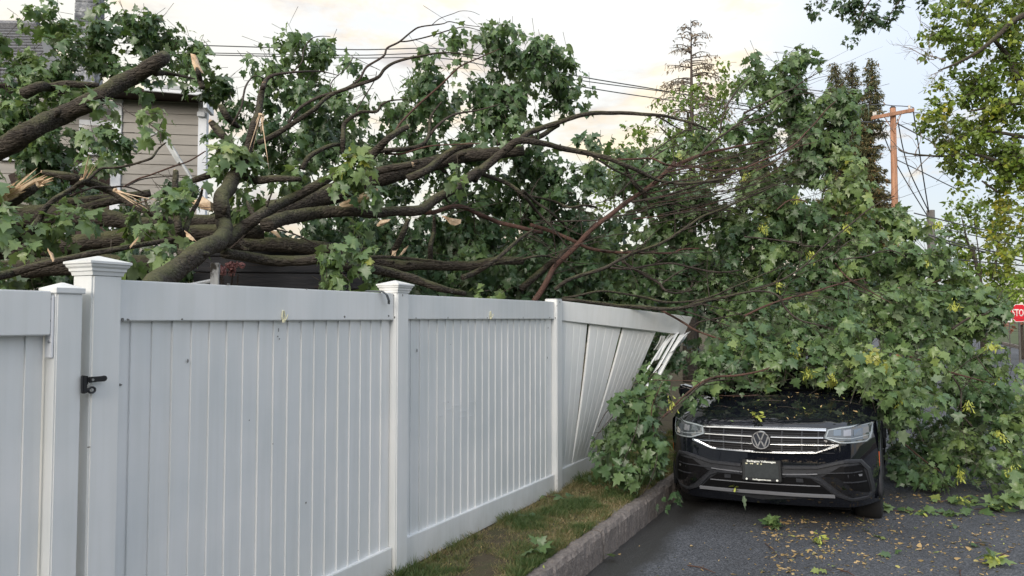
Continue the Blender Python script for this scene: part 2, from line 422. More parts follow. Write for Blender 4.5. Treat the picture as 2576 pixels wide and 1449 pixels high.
def sprigs(blobs, per, leaf_n, size, droop=.8, L=.3, flow=(0, 0, 0), tint=(.15, .75), keep=None, dens=1.0, hollow=2.6, clump=5.0):
    """blobs: (px,py,rx,ry,Y,dY[,n multiplier[,tint shift]]) -> leaf arrays and twig segments"""
    pos, ax, nn, sz, kk, cc, tt, segs = [], [], [], [], [], [], [], []
    for b in blobs:
        px, py, rx, ry, Y, dY = b[:6]
        mul = b[6] if len(b) > 6 else 1.0
        tsh = b[7] if len(b) > 7 else 0.0
        C0 = np.array(P(px, py, Y)); wx, wz = rx / FPX * Y, ry / FPX * Y
        area = wx * wz * math.pi
        m = max(2, int(per * area * mul * dens))
        d = unit(rng.normal(size=(m, 3))); rr = rng.random(m) ** (1 / hollow)
        S = C0 + d * rr[:, None] * np.array([wx, dY, wz])
        nc = max(1, int(m / clump)); CS = S[:nc]; ci = rng.integers(0, nc, m); CC = CS[ci]
        S = CC + rng.normal(size=(m, 3)) * np.array([L * .36, L * .36, L * .30]) * (size / .13) ** .5
        sd = unit(d * np.array([.8, .8, .35]) + rng.normal(size=(m, 3)) * .55 + np.array(flow))
        lens = L * rng.uniform(.6, 1.3, m)
        S = S - sd * (lens * .6)[:, None] + np.array([0, 0, .12 * L])
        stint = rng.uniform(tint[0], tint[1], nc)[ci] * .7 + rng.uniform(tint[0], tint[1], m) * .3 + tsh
        for i in range(m):
            segs.append((S[i], sd[i], lens[i]))
        q = leaf_n
        t = rng.uniform(.25, 1.05, (m, q))
        sag = -.25 * (t ** 2) * lens[:, None]
        base = S[:, None, :] + sd[:, None, :] * (t * lens[:, None])[..., None]
        base[..., 2] += sag
        o = rng.normal(size=(m, q, 3)); o -= sd[:, None, :] * (o * sd[:, None, :]).sum(-1, keepdims=True); o = unit(o)
        pet = rng.uniform(.02, .09, (m, q, 1)) * (size / .13)
        A = unit(o * .75 + sd[:, None, :] * .35 + np.array([0, 0, -1.0]) * (droop * rng.uniform(.3, 1.5, (m, q, 1))))
        base = base + unit(o + sd[:, None, :] * .4) * pet
        NV = rng.normal(size=(m, q, 3)) * .42 + np.array([0, -.2, .75]) + o * .25 + unit(base - CC[:, None, :]) * .75
        NV -= A * (NV * A).sum(-1, keepdims=True); NV = unit(NV)
        pos.append(base.reshape(-1, 3)); ax.append(A.reshape(-1, 3)); nn.append(NV.reshape(-1, 3))
        sz.append((size * rng.uniform(.42, 1.28, (m, q)) * rng.uniform(.85, 1.12, (m, 1))).reshape(-1))
        kk.append(rng.uniform(-.25, .95, m * q)); cc.append(rng.uniform(-.3, .8, m * q))
        tt.append(np.clip((stint[:, None] + rng.normal(size=(m, q)) * .09).reshape(-1), 0, .97))
    A_ = [np.concatenate(z) for z in (pos, ax, nn, sz, kk, cc, tt)]
    if keep is not None:
        msk = keep(A_[0]) & keep(A_[0] + A_[1] * A_[3][:, None])
        A_ = [z[msk] for z in A_]
    return A_, segs
def twig_mesh(segs, rad, keep=None):
    mb = MB()
    for S, d, L in segs:
        if keep is not None and not keep(np.array([S]))[0]: continue
        p0 = Vector(S) - Vector(d) * L * .25; p1 = Vector(S) + Vector(d) * L * .28 + Vector((0, 0, -.06 * L)); p2 = Vector(S) + Vector(d) * L - Vector((0, 0, .25 * L))
        mb.tube([p0, p1, p1.lerp(p2, .25)], [rad, rad * .75, rad * .4], 3, cap=False)
    return mb

# ------------------------------------------------------------------ frames of the street: kerb line and fence line
KA = R(27.5); KD = Vector((math.sin(KA), math.cos(KA), 0)); KN = Vector((math.cos(KA), -math.sin(KA), 0)); K0 = Vector((1.38, 7.07, 0))
def kpt(r, s, z): return K0 + KN * r + KD * s + Vector((0, 0, z))
def kr(x, y): return (x - K0.x) * KN.x + (y - K0.y) * KN.y
ROAD_Z = -.215
def road_z(r): return ROAD_Z + .014 * min(max(r, 0), 4.2) - .014 * max(r - 4.2, 0)
FA = R(27.0); FD = Vector((math.sin(FA), math.cos(FA), 0)); FN = Vector((math.cos(FA), -math.sin(FA), 0)); F0 = Vector(((1000 - CX) / FPX * 4.72, 4.72, 0))
FROT = (0, 0, math.pi / 2 - FA)       # local x runs along the fence, local -y points to the road

# ------------------------------------------------------------------ setting
def asphalt():
    m = mat('asphalt', (.05, .05, .052), .75, 0, .5)
    t = m.node_tree; b = t.nodes['Principled BSDF']; L = t.links
    g = N(t, 'ShaderNodeNewGeometry')
    v = N(t, 'ShaderNodeTexVoronoi'); v.inputs['Scale'].default_value = 100; L.new(g.outputs['Position'], v.inputs['Vector'])
    sc = N(t, 'ShaderNodeSeparateColor'); L.new(v.outputs['Color'], sc.inputs[0])
    r = N(t, 'ShaderNodeValToRGB'); e = r.color_ramp.elements
    e[0].position, e[0].color = .0, (.030, .033, .040, 1); e[1].position, e[1].color = 1, (.118, .124, .140, 1)
    q = e.new(.5); q.color = (.058, .063, .073, 1)
    L.new(sc.outputs[0], r.inputs[0])
    n = N(t, 'ShaderNodeTexNoise'); n.inputs['Scale'].default_value = .9; n.inputs['Detail'].default_value = 7; n.inputs['Roughness'].default_value = .6; L.new(g.outputs['Position'], n.inputs['Vector'])
    mr = N(t, 'ShaderNodeMapRange'); mr.inputs['From Min'].default_value = .3; mr.inputs['From Max'].default_value = .7; mr.inputs['To Min'].default_value = .75; mr.inputs['To Max'].default_value = 1.2; L.new(n.outputs['Fac'], mr.inputs[0])
    vm = N(t, 'ShaderNodeVectorMath', operation='SCALE'); L.new(r.outputs[0], vm.inputs[0]); L.new(mr.outputs[0], vm.inputs['Scale'])
    # the damp, dark gutter beside the kerb (a stain that stays on the surface)
    dt = N(t, 'ShaderNodeVectorMath', operation='DOT_PRODUCT'); L.new(g.outputs['Position'], dt.inputs[0]); dt.inputs[1].default_value = KN
    n3 = N(t, 'ShaderNodeTexNoise'); n3.inputs['Scale'].default_value = 1.6; n3.inputs['Detail'].default_value = 5; L.new(g.outputs['Position'], n3.inputs['Vector'])
    ma = N(t, 'ShaderNodeMath', operation='MULTIPLY_ADD'); ma.inputs[1].default_value = .35; L.new(n3.outputs['Fac'], ma.inputs[0]); L.new(dt.outputs['Value'], ma.inputs[2])
    k0 = K0.dot(KN) + .17
    m2 = N(t, 'ShaderNodeMapRange'); m2.inputs['From Min'].default_value = k0 + .28; m2.inputs['From Max'].default_value = k0 + .42; m2.inputs['To Min'].default_value = 1; m2.inputs['To Max'].default_value = 0
    L.new(ma.outputs[0], m2.inputs[0])
    x = N(t, 'ShaderNodeMix', data_type='RGBA'); L.new(m2.outputs[0], x.inputs['Factor']); L.new(vm.outputs[0], x.inputs['A']); x.inputs['B'].default_value = (.030, .029, .027, 1)
    x.inputs['Factor'].default_value = .8
    mm = N(t, 'ShaderNodeMath', operation='MULTIPLY'); mm.inputs[1].default_value = .85; L.new(m2.outputs[0], mm.inputs[0]); L.new(mm.outputs[0], x.inputs['Factor'])
    L.new(x.outputs['Result'], b.inputs['Base Color'])
    m5 = N(t, 'ShaderNodeMapRange'); m5.inputs['To Min'].default_value = .78; m5.inputs['To Max'].default_value = .5; L.new(m2.outputs[0], m5.inputs[0]); L.new(m5.outputs[0], b.inputs['Roughness'])
    bp = N(t, 'ShaderNodeBump'); bp.inputs['Strength'].default_value = .6; bp.inputs['Distance'].default_value = .005; L.new(v.outputs['Distance'], bp.inputs['Height']); bp.invert = True
    L.new(bp.outputs[0], b.inputs['Normal'])
    return m
M_ASPH = asphalt()
M_SOIL = nmat('lawn_soil', [(.3, (.038, .030, .018)), (.5, (.075, .060, .036)), (.7, (.05, .058, .022))], 5, 8, .95, .6, 40, bdist=.02)
M_CONC = nmat('kerb_concrete', [(.28, (.075, .065, .06)), (.42, (.155, .135, .125)), (.58, (.21, .185, .17)), (.72, (.33, .295, .27))], 22, 10, .9, 1.0, 60, bdist=.012, rgh=.75)
M_FAR = nmat('far_ground', [(.3, (.04, .06, .025)), (.7, (.08, .10, .04))], .3, 6, .95, .2)

# far ground, to the horizon
mb = MB(); mb.add([(-600, -200, -.42), (600, -200, -.42), (600, 900, -.42), (-600, 900, -.42)], [(0, 1, 2, 3)])
tag(mb.build('ground', M_FAR), kind='structure')
# road
mb = MB(); rs = [0, .5, 1.2, 2.4, 4.2, 6.5, 8.6]
ss = [-12 + i * 2 for i in range(50)]
mb.add([kpt(r, s, road_z(r)) for s in ss for r in rs], [(j * 7 + i, j * 7 + i + 1, (j + 1) * 7 + i + 1, (j + 1) * 7 + i) for j in range(49) for i in range(6)])
tag(mb.build('road', M_ASPH, smooth=True), kind='structure')
# lawn: verge and yard, gently uneven
def lawn_z(r, s):
    z = -.005 + .02 * noise.noise(Vector((r * 1.1, s * .8, 0))) 
    return z + (.012 if r < -.2 else 0) - (.012 if r > -.2 else 0)
mb = MB(); RS = [-45, -20, -8, -3, -1.6, -1.2, -.9, -.6, -.45, -.3, -.16]; SS = [-12 + .35 * i for i in range(70)] + [13 + 4 * i for i in range(15)]
mb.add([kpt(r, s, lawn_z(r, s) if r > -2 else .0) for s in SS for r in RS],
       [(j * 11 + i, j * 11 + i + 1, (j + 1) * 11 + i + 1, (j + 1) * 11 + i) for j in range(len(SS) - 1) for i in range(10)])
tag(mb.build('lawn', M_SOIL, smooth=True), kind='structure')
# far side verge
mb = MB(); mb.add([kpt(8.72, -12, -.1), kpt(60, -12, -.05), kpt(60, 90, -.05), kpt(8.72, 90, -.1)], [(0, 1, 2, 3)])
tag(mb.build('far_verge', M_FAR), kind='structure')
# kerb: cast sections with joints; worn edges from noise
kerb = empty('kerb', K0, (0, 0, math.pi / 2 - KA)); tag(kerb, kind='structure')
def kerb_section(s0, s1, name='kerb_section'):
    n = max(4, int((s1 - s0) / .035)); rings = []
    for i in range(n + 1):
        s = s0 + (s1 - s0) * i / n
        def q(y, z, k):   # y is -r
            d = .012 * noise.noise(Vector((s * 6, k * 3.1, 2))) + .009 * noise.noise(Vector((s * 25, k * 5.1, 7)))
            if i in (0, n): d -= .006
            return (s, y - d * (1 if k < 3 else 0), z + d)
        rings.append([q(-.012, -.30, 0), q(-.002, -.1, 1), q(.004, -.035, 2), q(.022, -.004, 3), q(.05, .004, 4), q(.11, .002, 5), q(.165, -.006, 6), (s, .165, -.30)])
    mb = MB(); mb.loft(rings)
    return mb.build(name, M_CONC, kerb)
joints = [-8, -4.95, -1.46, 1.6, 4.6, 7.6, 10.6, 13.6]
for a, b in zip(joints, joints[1:]): kerb_section(a + .006, b - .006)
mb = MB(); mb.box(0, 60, -.15, 0, -.3, -.03)
fk = mb.build('far_kerb', M_CONC); fk.location = kpt(8.6, -5, 0); fk.rotation_euler = (0, 0, math.pi / 2 - KA); tag(fk, kind='structure')

# ------------------------------------------------------------------ vinyl fence
def board_mesh(pw, z0, z1, lean=None):
    """tongue and groove picket: bevelled long edges, 22 mm thick"""
    h = pw / 2; c = .0085
    prof = [(-h, .022), (h, .022), (h, .0085), (0, .004), (-h + .0012, 0), (-h, .0012)]
    mb = MB()
    mb.loft([[(x, y, z0) for x, y in prof], [(x, y, z1) for x, y in prof]])
    return mb
def cap_mesh(half, zb, steps, peak):
    """steps: (half size, height) rings stacked from zb, then a low pyramid"""
    mb = MB(); rings = []
    for hs, z in steps: rings.append([(-hs, -hs, z), (hs, -hs, z), (hs, hs, z), (-hs, hs, z)])
    hs = steps[-1][0]; rings.append([(-.004, -.004, peak), (.004, -.004, peak), (.004, .004, peak), (-.004, .004, peak)])
    mb.loft(rings); return mb
fence = empty('vinyl_fence', F0, FROT, 'tall white vinyl privacy fence standing upright between gate post and broken panel', 'fence')
PW = .127
def make_post(parent, t0, ztop, capped=True, wdt=PW, zb=-.1):
    c = t0 + wdt / 2; h = wdt / 2
    mb = MB(); mb.box(c - h, c + h, 0, wdt, zb, ztop)
    p = mb.build('post', M_VINYL, parent, bevel=.007)
    if capped:
        k = .089
        steps = [(.066, ztop - .004), (.069, ztop + .010), (.074, ztop + .014), (.075, ztop + .024), (.082, ztop + .032), (.0835, ztop + .040), (k, ztop + .043), (k, ztop + .052)]
        cm = cap_mesh(k, ztop, steps, ztop + .078)
        o = cm.build('post_cap', M_VINYL, p); o.location = (c, h, 0)
    return p
make_post(fence, -2.033, 1.824)
make_post(fence, 0.0, 1.834 - .017)
# third post: cap lost, hollow open top
p3 = MB(); h = PW / 2; c = 2.553 + h
p3.box(c - h, c + h, 0, PW, -.1, 1.835)
post3 = p3.build('post', M_VINYL, fence, bevel=.007); post3['label'] = 'post without a cap'
mb = MB(); mb.box(c - h + .006, c + h - .006, .006, PW - .006, 1.80, 1.8365); mb.build('hollow_top_shade', mat('hollow_shade', (.25, .26, .27), .7), post3)  # solid grey slab: shade inside the open top put into its colour
RT, RB_ = 1.808, 1.637
def rail(t0, t1, z0, z1, z0b=None, z1b=None, name='top_rail', parent=None, y0=.028, y1=.10):
    mb = MB()
    z0b = z0 if z0b is None else z0b; z1b = z1 if z1b is None else z1b
    mb.add([(t0, y0, z0), (t1, y0, z0b), (t1, y1, z0b), (t0, y1, z0), (t0, y0, z1), (t1, y0, z1b), (t1, y1, z1b), (t0, y1, z1)],
           [(0, 3, 2, 1), (4, 5, 6, 7), (0, 1, 5, 4), (1, 2, 6, 5), (2, 3, 7, 6), (3, 0, 4, 7)])
    return mb.build(name, M_VINYL, parent or fence, bevel=.004)
rail(-1.908, -.002, RB_, RT); rail(.129, 2.551, RB_ + .004, RT - .003)
rail(-1.908, -.002, .035, .200, name='bottom_rail'); rail(.129, 2.551, .02, .218, .01, .178, name='bottom_rail')
def boards(parent, t0, t1, edges, z0=.12, z1=1.72):
    es = [t0] + edges + [t1]; cache = {}
    for a, b in zip(es, es[1:]):
        wd = round(b - a, 4)
        if wd not in cache: cache[wd] = board_mesh(wd - .0004, z0, z1).me('board', M_VINYL)
        o = link('board', cache[wd], parent); o.location = ((a + b) / 2, .048 + random.uniform(-.0012, .0012), 0)
boards(fence, -1.902, -.004, [-1.828 + .1016 * i for i in range(18)])
boards(fence, .131, 2.549, [.223 + .1088 * i for i in range(21)])

# chips: small scars in the vinyl as thin irregular flakes
M_CHIP = nmat('chip_dark', [(.3, (.09, .09, .085)), (.7, (.26, .26, .25))], 60, 3, .9, 0)
def chip(t, y, z, a, b, parent=fence, m=None):
    pts = []; n = 7; ph = random.random() * 6
    for i in range(n):
        an = 2 * math.pi * i / n; r_ = random.uniform(.55, 1.1)
        pts.append((a * r_ * math.cos(an), b * r_ * math.sin(an)))
    mb = MB(); mb.loft([[(x, 0.001, q) for x, q in pts], [(x * .9, -.0012, q * .9) for x, q in pts]])
    o = mb.build('chip', m or M_CHIP, parent); o.location = (t, y, z); return o
def fence_tz(px, py, sb):
    d = ray(px, py); o = F0 - FN * sb - Vector((0, 0, 0)); e = Vector((0, 0, EYE))
    # ray/plane
    k = (o - e).dot(FN) / d.dot(FN); q = e + d * k
    return (q - F0).dot(FD), q.z
for px, py, a, b, sb in [(308, 804, .008, .010, .027), (322, 804, .007, .006, .027), (575, 715, .012, .006, .027), (458, 803, .006, .004, .027), (867, 797, .008, .010, .027), (772, 727, .008, .005, .027),
                         (978, 795, .007, .008, .027), (990, 743, .006, .006, -.001), (993, 798, .008, .010, -.001), (303, 968, .010, .006, .047), (701, 830, .003, .016, .047), (703, 852, .004, .006, .047), (699, 846, .005, .004, .047),
                         (473, 908, .006, .014, .047), (1049, 881, .007, .014, .047), (1134, 1016 - 150, .003, .003, .047), (1013, 743, .004, .008, -.001), (1137, 812 - 77, .006, .005, .027), (1263, 810 - 71, .005, .004, .027), (1296, 743, .006, .007, .027),
                         (1342, 745, .006, .006, .027), (1047, 800, .008, .004, .027), (1127, 799, .004, .008, .027), (1226, 800, .006, .006, .027), (1316, 799, .004, .014, .027), (1383, 799, .006, .008, .027), (1379, 825, .006, .012, .047),
                         (1377, 900, .006, .012, .047), (1401, 749 + 20, .005, .006, -.001), (1397, 800, .009, .012, -.001), (770, 1265, .004, .006, .047), (223, 1125, .010, .004, -.001), (1408, 760, .004, .014, -.001), (1368, 1230, .005, .01, .047)]:
    t, z = fence_tz(px, py, sb); chip(t, sb, z, a, b)
M_REFLECTION = mat('faint_reflection', (.86, .88, .9), .18)  # faint reflections on the boards, laid on as thin pale glossy flakes
for px, py, a in [(1120, 1012, .05), (1150, 1020, .10), (1195, 1011, .09), (1130, 1030, .06), (1165, 1034, .09), (1110, 1045, .05), (1160, 1050, .08), (1185, 1045, .03)]:
    t, z = fence_tz(px, py, .0475); o = chip(t, .0475, z, a, .0025, fence, M_REFLECTION); o.name = 'faint_reflection'

# gate at the far left
gate = empty('gate', F0, FROT, 'white vinyl gate with black latch at the left end of the fence', 'gate')
gz = 1.747
mb = MB(); mb.box(-2.172, -2.070, .0, .102, .03, gz); gp = mb.build('gate_post', M_VINYL, gate, bevel=.005)
cm = cap_mesh(.056, gz, [(.0545, gz - .004), (.0565, gz), (.0565, gz + .018)], gz + .040); o = cm.build('post_cap', M_VINYL, gp); o.location = (-2.121, .051, 0)
rail(-3.3, -2.183, 1.585, 1.752, parent=gate, y0=.014, y1=.09); rail(-3.3, -2.183, .05, .22, name='bottom_rail', parent=gate, y0=.014, y1=.09)
es = [-3.3, -3.12, -2.94, -2.76, -2.58, -2.355, -2.183]
# groove seen at x=65
tg = fence_tz(65, 900, .045)[0]
boards(gate, -3.3, -2.186, [tg - .54, tg - .36, tg - .18, tg], .15, 1.65)
M_PLATE = mat('bracket_white', (.74, .76, .80), .35)
mb = MB(); mb.box(-2.183, -2.1735, .010, .050, 1.50, 1.735); br = mb.build('hinge_bracket', M_PLATE, gate, bevel=.002)
M_SCREW = mat('screw_steel', (.42, .43, .45), .35, .9)
for zz in (1.722, 1.64, 1.56): 
    mb = MB(); mb.tube([(-2.1835, .021, zz), (-2.1875, .021, zz)], .0055, 10); mb.build('screw', M_SCREW, br)
M_BLK = mat('black_iron', (.012, .013, .016), .42, .0, .5)
# latch: body on the gate post edge, arm reaching over the big post
def plate(outline, y0, y1):
    mb = MB(); mb.loft([[(x, y0, z) for x, z in outline], [(x, y1, z) for x, z in outline]]); return mb
T = lambda px, py: fence_tz(px, py, -.012)
latch = plate([T(206, 944), T(221, 946), T(221, 962), T(216, 972), T(222, 984), T(214, 990), T(206, 990)], -.02, -.002).build('latch', M_BLK, gate, bevel=.003)
plate([T(218, 948), T(250, 946), T(259, 944), T(264, 948), T(264, 954), T(259, 959), T(240, 960), T(218, 963)], -.030, -.018).build('latch_arm', M_BLK, latch, bevel=.003)
ring = [Vector((T(229, 981)[0] + .014 * math.cos(a), -.016, T(229, 981)[1] + .011 * math.sin(a))) for a in [i * .628 for i in range(11)]]
mb = MB(); mb.tube(ring, .0045, 6); mb.build('latch_ring', M_BLK, latch)
t_, z_ = T(226, 955); mb = MB(); mb.tube([(t_, -.029, z_), (t_, -.033, z_)], .005, 8); mb.build('bolt', M_SCREW, latch)

# small hooks over the fence
def swept(name, pts, rx, ry, m, parent=None):
    mb = MB(); rings = []
    pts = [Vector(p) for p in pts]
    for i, p in enumerate(pts):
        t = (pts[min(i + 1, len(pts) - 1)] - pts[max(0, i - 1)]).normalized(); s = Vector((1, 0, 0)); b = t.cross(s).normalized()
        rings.append([p + s * rx * math.cos(a) + b * ry * math.sin(a) for a in [k * math.pi / 4 for k in range(8)]])
    mb.loft(rings); return mb.build(name, m, parent)
tc_, zc_ = fence_tz(965, 740, .02)
hk = empty('hanging_hook', F0, FROT, 'dark grey curved hook hung over the top rail beside the capped middle post', 'hook')
swept('hook_strap', [(tc_ - .08, .108, zc_ - .03), (tc_ - .08, .108, zc_ + .005), (tc_ - .065, .10, zc_ + .018), (tc_ - .04, .06, zc_ + .018), (tc_ - .02, .012, zc_ + .015), (tc_ + .0, -.005, zc_ - .005), (tc_ + .02, -.006, zc_ - .04), (tc_ + .035, .006, zc_ - .06)], .012, .005, mat('hook_grey', (.09, .10, .11), .4), hk)
M_CREAM = mat('cream_plastic', (.72, .70, .50), .35)
for px, py, rot, lab in ((712, 795, -.2, 'cream plastic clip on the rail of the wide panel beside the gate post'), (1233, 792, .3, 'cream plastic clip on the rail of the panel beside the capless post')):
    t_, z_ = fence_tz(px, py, .027)
    hk = empty('plastic_clip', F0 + FD * t_ - FN * .027 + Vector((0, 0, z_)), FROT, lab, 'clip', 'cream clips on the fence rail')
    pts = [(.012 * math.cos(a) * (1 if math.sin(a) < 0 else .75), -.004, .024 * math.sin(a) + .004) for a in [i * 2 * math.pi / 14 for i in range(14)]]
    ring = [Vector(p) for p in pts] + [Vector(pts[0])]
    for p in ring: p.x += rot * .3 * p.z
    mb = MB(); mb.tube(ring, .0035, 6); mb.build('clip_loop', M_CREAM, hk)
    mb = MB(); mb.box(-.006, .006, -.012, 0, -.034, -.018); mb.tube([(0, -.008, -.03), (.008, -.02, -.01), (.012, -.022, .008)], .003, 6); mb.build('clip_base', M_CREAM, hk)

# ------------------------------------------------------------------ broken leaning panel
pan = empty('broken_fence_panel', (0, 0, 0), (0, 0, 0), 'white vinyl fence panel leaning out with gaps between its boards under the fallen tree', 'fence panel')
TA = kpt(0, 0, 0)
tl0 = F0 + FD * 2.69 - FN * .045          # start of the panel at post 3
top_s = P(1413, 757, tl0.y + .02); top_e = P(1742, 797, 8.63)
bot_s = P(1409, 806, tl0.y + .02); bot_e = P(1721, 842, 8.60)
ux = (top_e - top_s).normalized()
nrm = ux.cross(Vector((0, 0, 1))).normalized()          # towards the road
def rail3(a0, a1, b0, b1, thick, name, sag=0, n=12):
    rings = []
    for i in range(n + 1):
        s = i / n; tp = a0.lerp(a1, s) ; bt = b0.lerp(b1, s)
        off = nrm * (sag * math.sin(s * math.pi)) 
        rings.append([tp + off, bt + off, bt + off - nrm * thick, tp + off - nrm * thick])
    mb = MB(); mb.loft(rings); return mb.build(name, M_VINYL, pan, bevel=.004)
rail3(top_s, top_e, bot_s, bot_e, .055, 'top_rail', .02)
fb0 = F0 + FD * 2.69 - FN * .028; fb1 = F0 + FD * 3.75 - FN * .028
rail3(fb0 + Vector((0, 0, .195)), fb1 + Vector((0, 0, .195)), fb0 + Vector((0, 0, .01)), fb1 + Vector((0, 0, .01)), .06, 'bottom_rail', 0)
def strip(a0, a1, b0, b1, nb, thick=.02, twist=0.0, m=M_VINYL, bulge=.03):
    """one picket from bottom edge a0-a1 to top edge b0-b1, split into nb ribs"""
    for k in range(nb):
        s0, s1 = k / nb, (k + 1) / nb
        rings = []
        n = 8
        for i in range(n + 1):
            h = i / n
            l = a0.lerp(a1, s0).lerp(b0.lerp(b1, s0), h); r_ = a0.lerp(a1, s1).lerp(b0.lerp(b1, s1), h)
            w_ = (r_ - l); up = (b0 - a0).normalized(); nn_ = w_.normalized().cross(up).normalized()
            if nn_.dot(FN) < 0: nn_ = -nn_
            bo = nn_ * (bulge * math.sin(h * math.pi)); c_ = w_.normalized() * .005
            l = l + bo + w_ * .004; r_ = r_ + bo - w_ * .002
            rings.append([l - nn_ * thick, l - nn_ * .005, l + c_ * 1.5, r_ - c_ * .3, r_ - nn_ * .002, r_ - nn_ * thick])
        mb = MB(); mb.loft(rings); mb.build('board', m, pan)
def bp(t, z=.12): return F0 + FD * t - FN * .055 + Vector((0, 0, z))
Lr = (top_e - top_s).length
def tp(px, dz=0):   # point on the rail's lower edge under pixel column px
    best = min(range(401), key=lambda i: abs((lambda q: CX + q.x * FPX / q.y)(bot_s.lerp(bot_e, i / 400)) - px)); return bot_s.lerp(bot_e, best / 400) - nrm * .02 + Vector((0, 0, .03 + dz))
# groups of three ribs; bottom columns from the photograph's bottom rail (x in the 2576 px frame)
def bt(px):
    # fence base point under pixel column px
    k = (px - CX) / FPX; o = F0 - FN * .055
    t = (k * o.y - o.x) / (FD.x - k * FD.y); return bp(t)
strip(bt(1397), bt(1434), tp(1411), tp(1482), 4, bulge=.01)
strip(bt(1434.5), bt(1463), tp(1489), tp(1567), 4, bulge=.02)
strip(bt(1463.5), bt(1482), tp(1575), tp(1615), 3, bulge=.02)
strip(bt(1482.5), bt(1500), tp(1615), tp(1656), 4, bulge=.02)
# loose broken pickets hanging from the far end of the rail
M_VB = M_VINYL
def loose(p0, p1, wv, th, m=M_VB, n=7, bow=.02):
    rings = []
    for i in range(n + 1):
        h = i / n; c_ = p0.lerp(p1, h); d = (p1 - p0).normalized(); s_ = wv.normalized(); nn_ = d.cross(s_).normalized()
        hw = wv.length / 2; c_ = c_ + nn_ * bow * math.sin(h * math.pi)
        rings.append([c_ - s_ * hw - nn_ * th / 2, c_ - s_ * hw + nn_ * th / 2, c_ + nn_ * th * .2, c_ + s_ * hw + nn_ * th / 2, c_ + s_ * hw - nn_ * th / 2, c_ - nn_ * th * .6])
    mb = MB(); mb.loft(rings); return mb.build('board', m, pan)
loose(P(1703, 838, 8.5), P(1622, 980, 7.75), Vector((.045, .03, .012)), .03)
loose(P(1716, 842, 8.50), P(1636, 986, 7.8), Vector((.05, -.02, .015)), .014)
loose(P(1668, 845, 8.62), P(1650, 880, 8.6), Vector((.05, .02, .0)), .02)
loose(P(1684, 842, 8.55), P(1618, 945, 7.9), Vector((.03, .02, .008)), .012)
loose(P(1694, 842, 8.5), P(1652, 905, 8.2), Vector((.05, .0, .02)), .012)
loose(P(1732, 836, 8.5), P(1690, 884, 8.2), Vector((.05, .02, .02)), .012)
loose(P(1727, 838, 8.6), P(1706, 872, 8.5), Vector((.05, .03, .03)), .014)

# ------------------------------------------------------------------ house
M_SIDE = nmat('siding', [(.3, (.225, .215, .20)), (.6, (.29, .275, .255)), (.8, (.17, .165, .155))], 3, 8, .6, .15, 30, (.4, 1, 3))
M_TRIM = nmat('trim_white', [(.3, (.50, .54, .60)), (.6, (.66, .69, .74)), (.85, (.36, .38, .40))], 4, 8, .5, .15, 20, (1, 1, .4))
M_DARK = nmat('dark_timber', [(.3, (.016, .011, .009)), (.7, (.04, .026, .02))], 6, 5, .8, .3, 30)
M_BROWN = nmat('brown_door', [(.3, (.028, .015, .013)), (.7, (.045, .025, .02))], 4, 5, .6, .2)
M_SHING = nmat('roof_shingle', [(.3, (.10, .105, .12)), (.5, (.16, .165, .18)), (.7, (.24, .24, .255))], 30, 6, .95, .6, 60)
M_BLOCK = nmat('chimney_block', [(.33, (.05, .055, .065)), (.5, (.17, .18, .20)), (.58, (.33, .34, .36)), (.72, (.62, .63, .64))], 4.5, 9, .95, .8, 25, bdist=.02, rgh=.75)
HA = R(9.5); HO = P(400, 800, 13.0)
house = empty('house', (HO.x, HO.y, 0), (0, 0, HA), 'beige clapboard house with white eave behind the fallen tree', 'house')
HX = Vector((math.cos(HA), math.sin(HA), 0)); HY = Vector((-math.sin(HA), math.cos(HA), 0)); HB = Vector((HO.x, HO.y, 0))
def hxz(px, py, dep=0.0):
    d = ray(px, py); e = Vector((0, 0, EYE)); k = (HB + HY * dep - e).dot(HY) / d.dot(HY); q = e + d * k
    return (q - HB).dot(HX), q.z
x0, zt = hxz(299, 255); x1, _ = hxz(503, 255)
# sheathing behind the boards
mb = MB(); mb.loft([[(x0 - .1, .03, z), (x1 + .12, .03, z), (x1 - 1.6, 4, z), (x0 - .1, 4, z)] for z in (0, zt + .12)]); mb.build('wall', M_SIDE, house)
z = zt; bm_ = None; ex = .183; first = None
while z > .2:
    if first is None:
        mb = MB(); mb.loft([[(x, .024, 0), (x, .004, -.004), (x, -.014, -ex), (x, .003, -ex - .006), (x, .024, -ex)] for x in (x0, x1)]); first = mb.me('clapboard', M_SIDE)
    o = link('clapboard', first, house); o.location = (0, 0, z); z -= ex
def hbox(pxa, pya, pxb, pyb, y0, y1, name, m, dep=0.0, bevel=.006):
    xa, za = hxz(pxa, pya, dep); xb, zb = hxz(pxb, pyb, dep)
    mb = MB(); mb.box(min(xa, xb), max(xa, xb), y0, y1, min(za, zb), max(za, zb)); return mb.build(name, m, house, bevel=bevel)
hbox(502, 205, 515, 720, -.05, .10, 'corner_trim', M_TRIM)
hbox(285, 250, 299, 720, -.04, .06, 'corner_trim', M_TRIM)
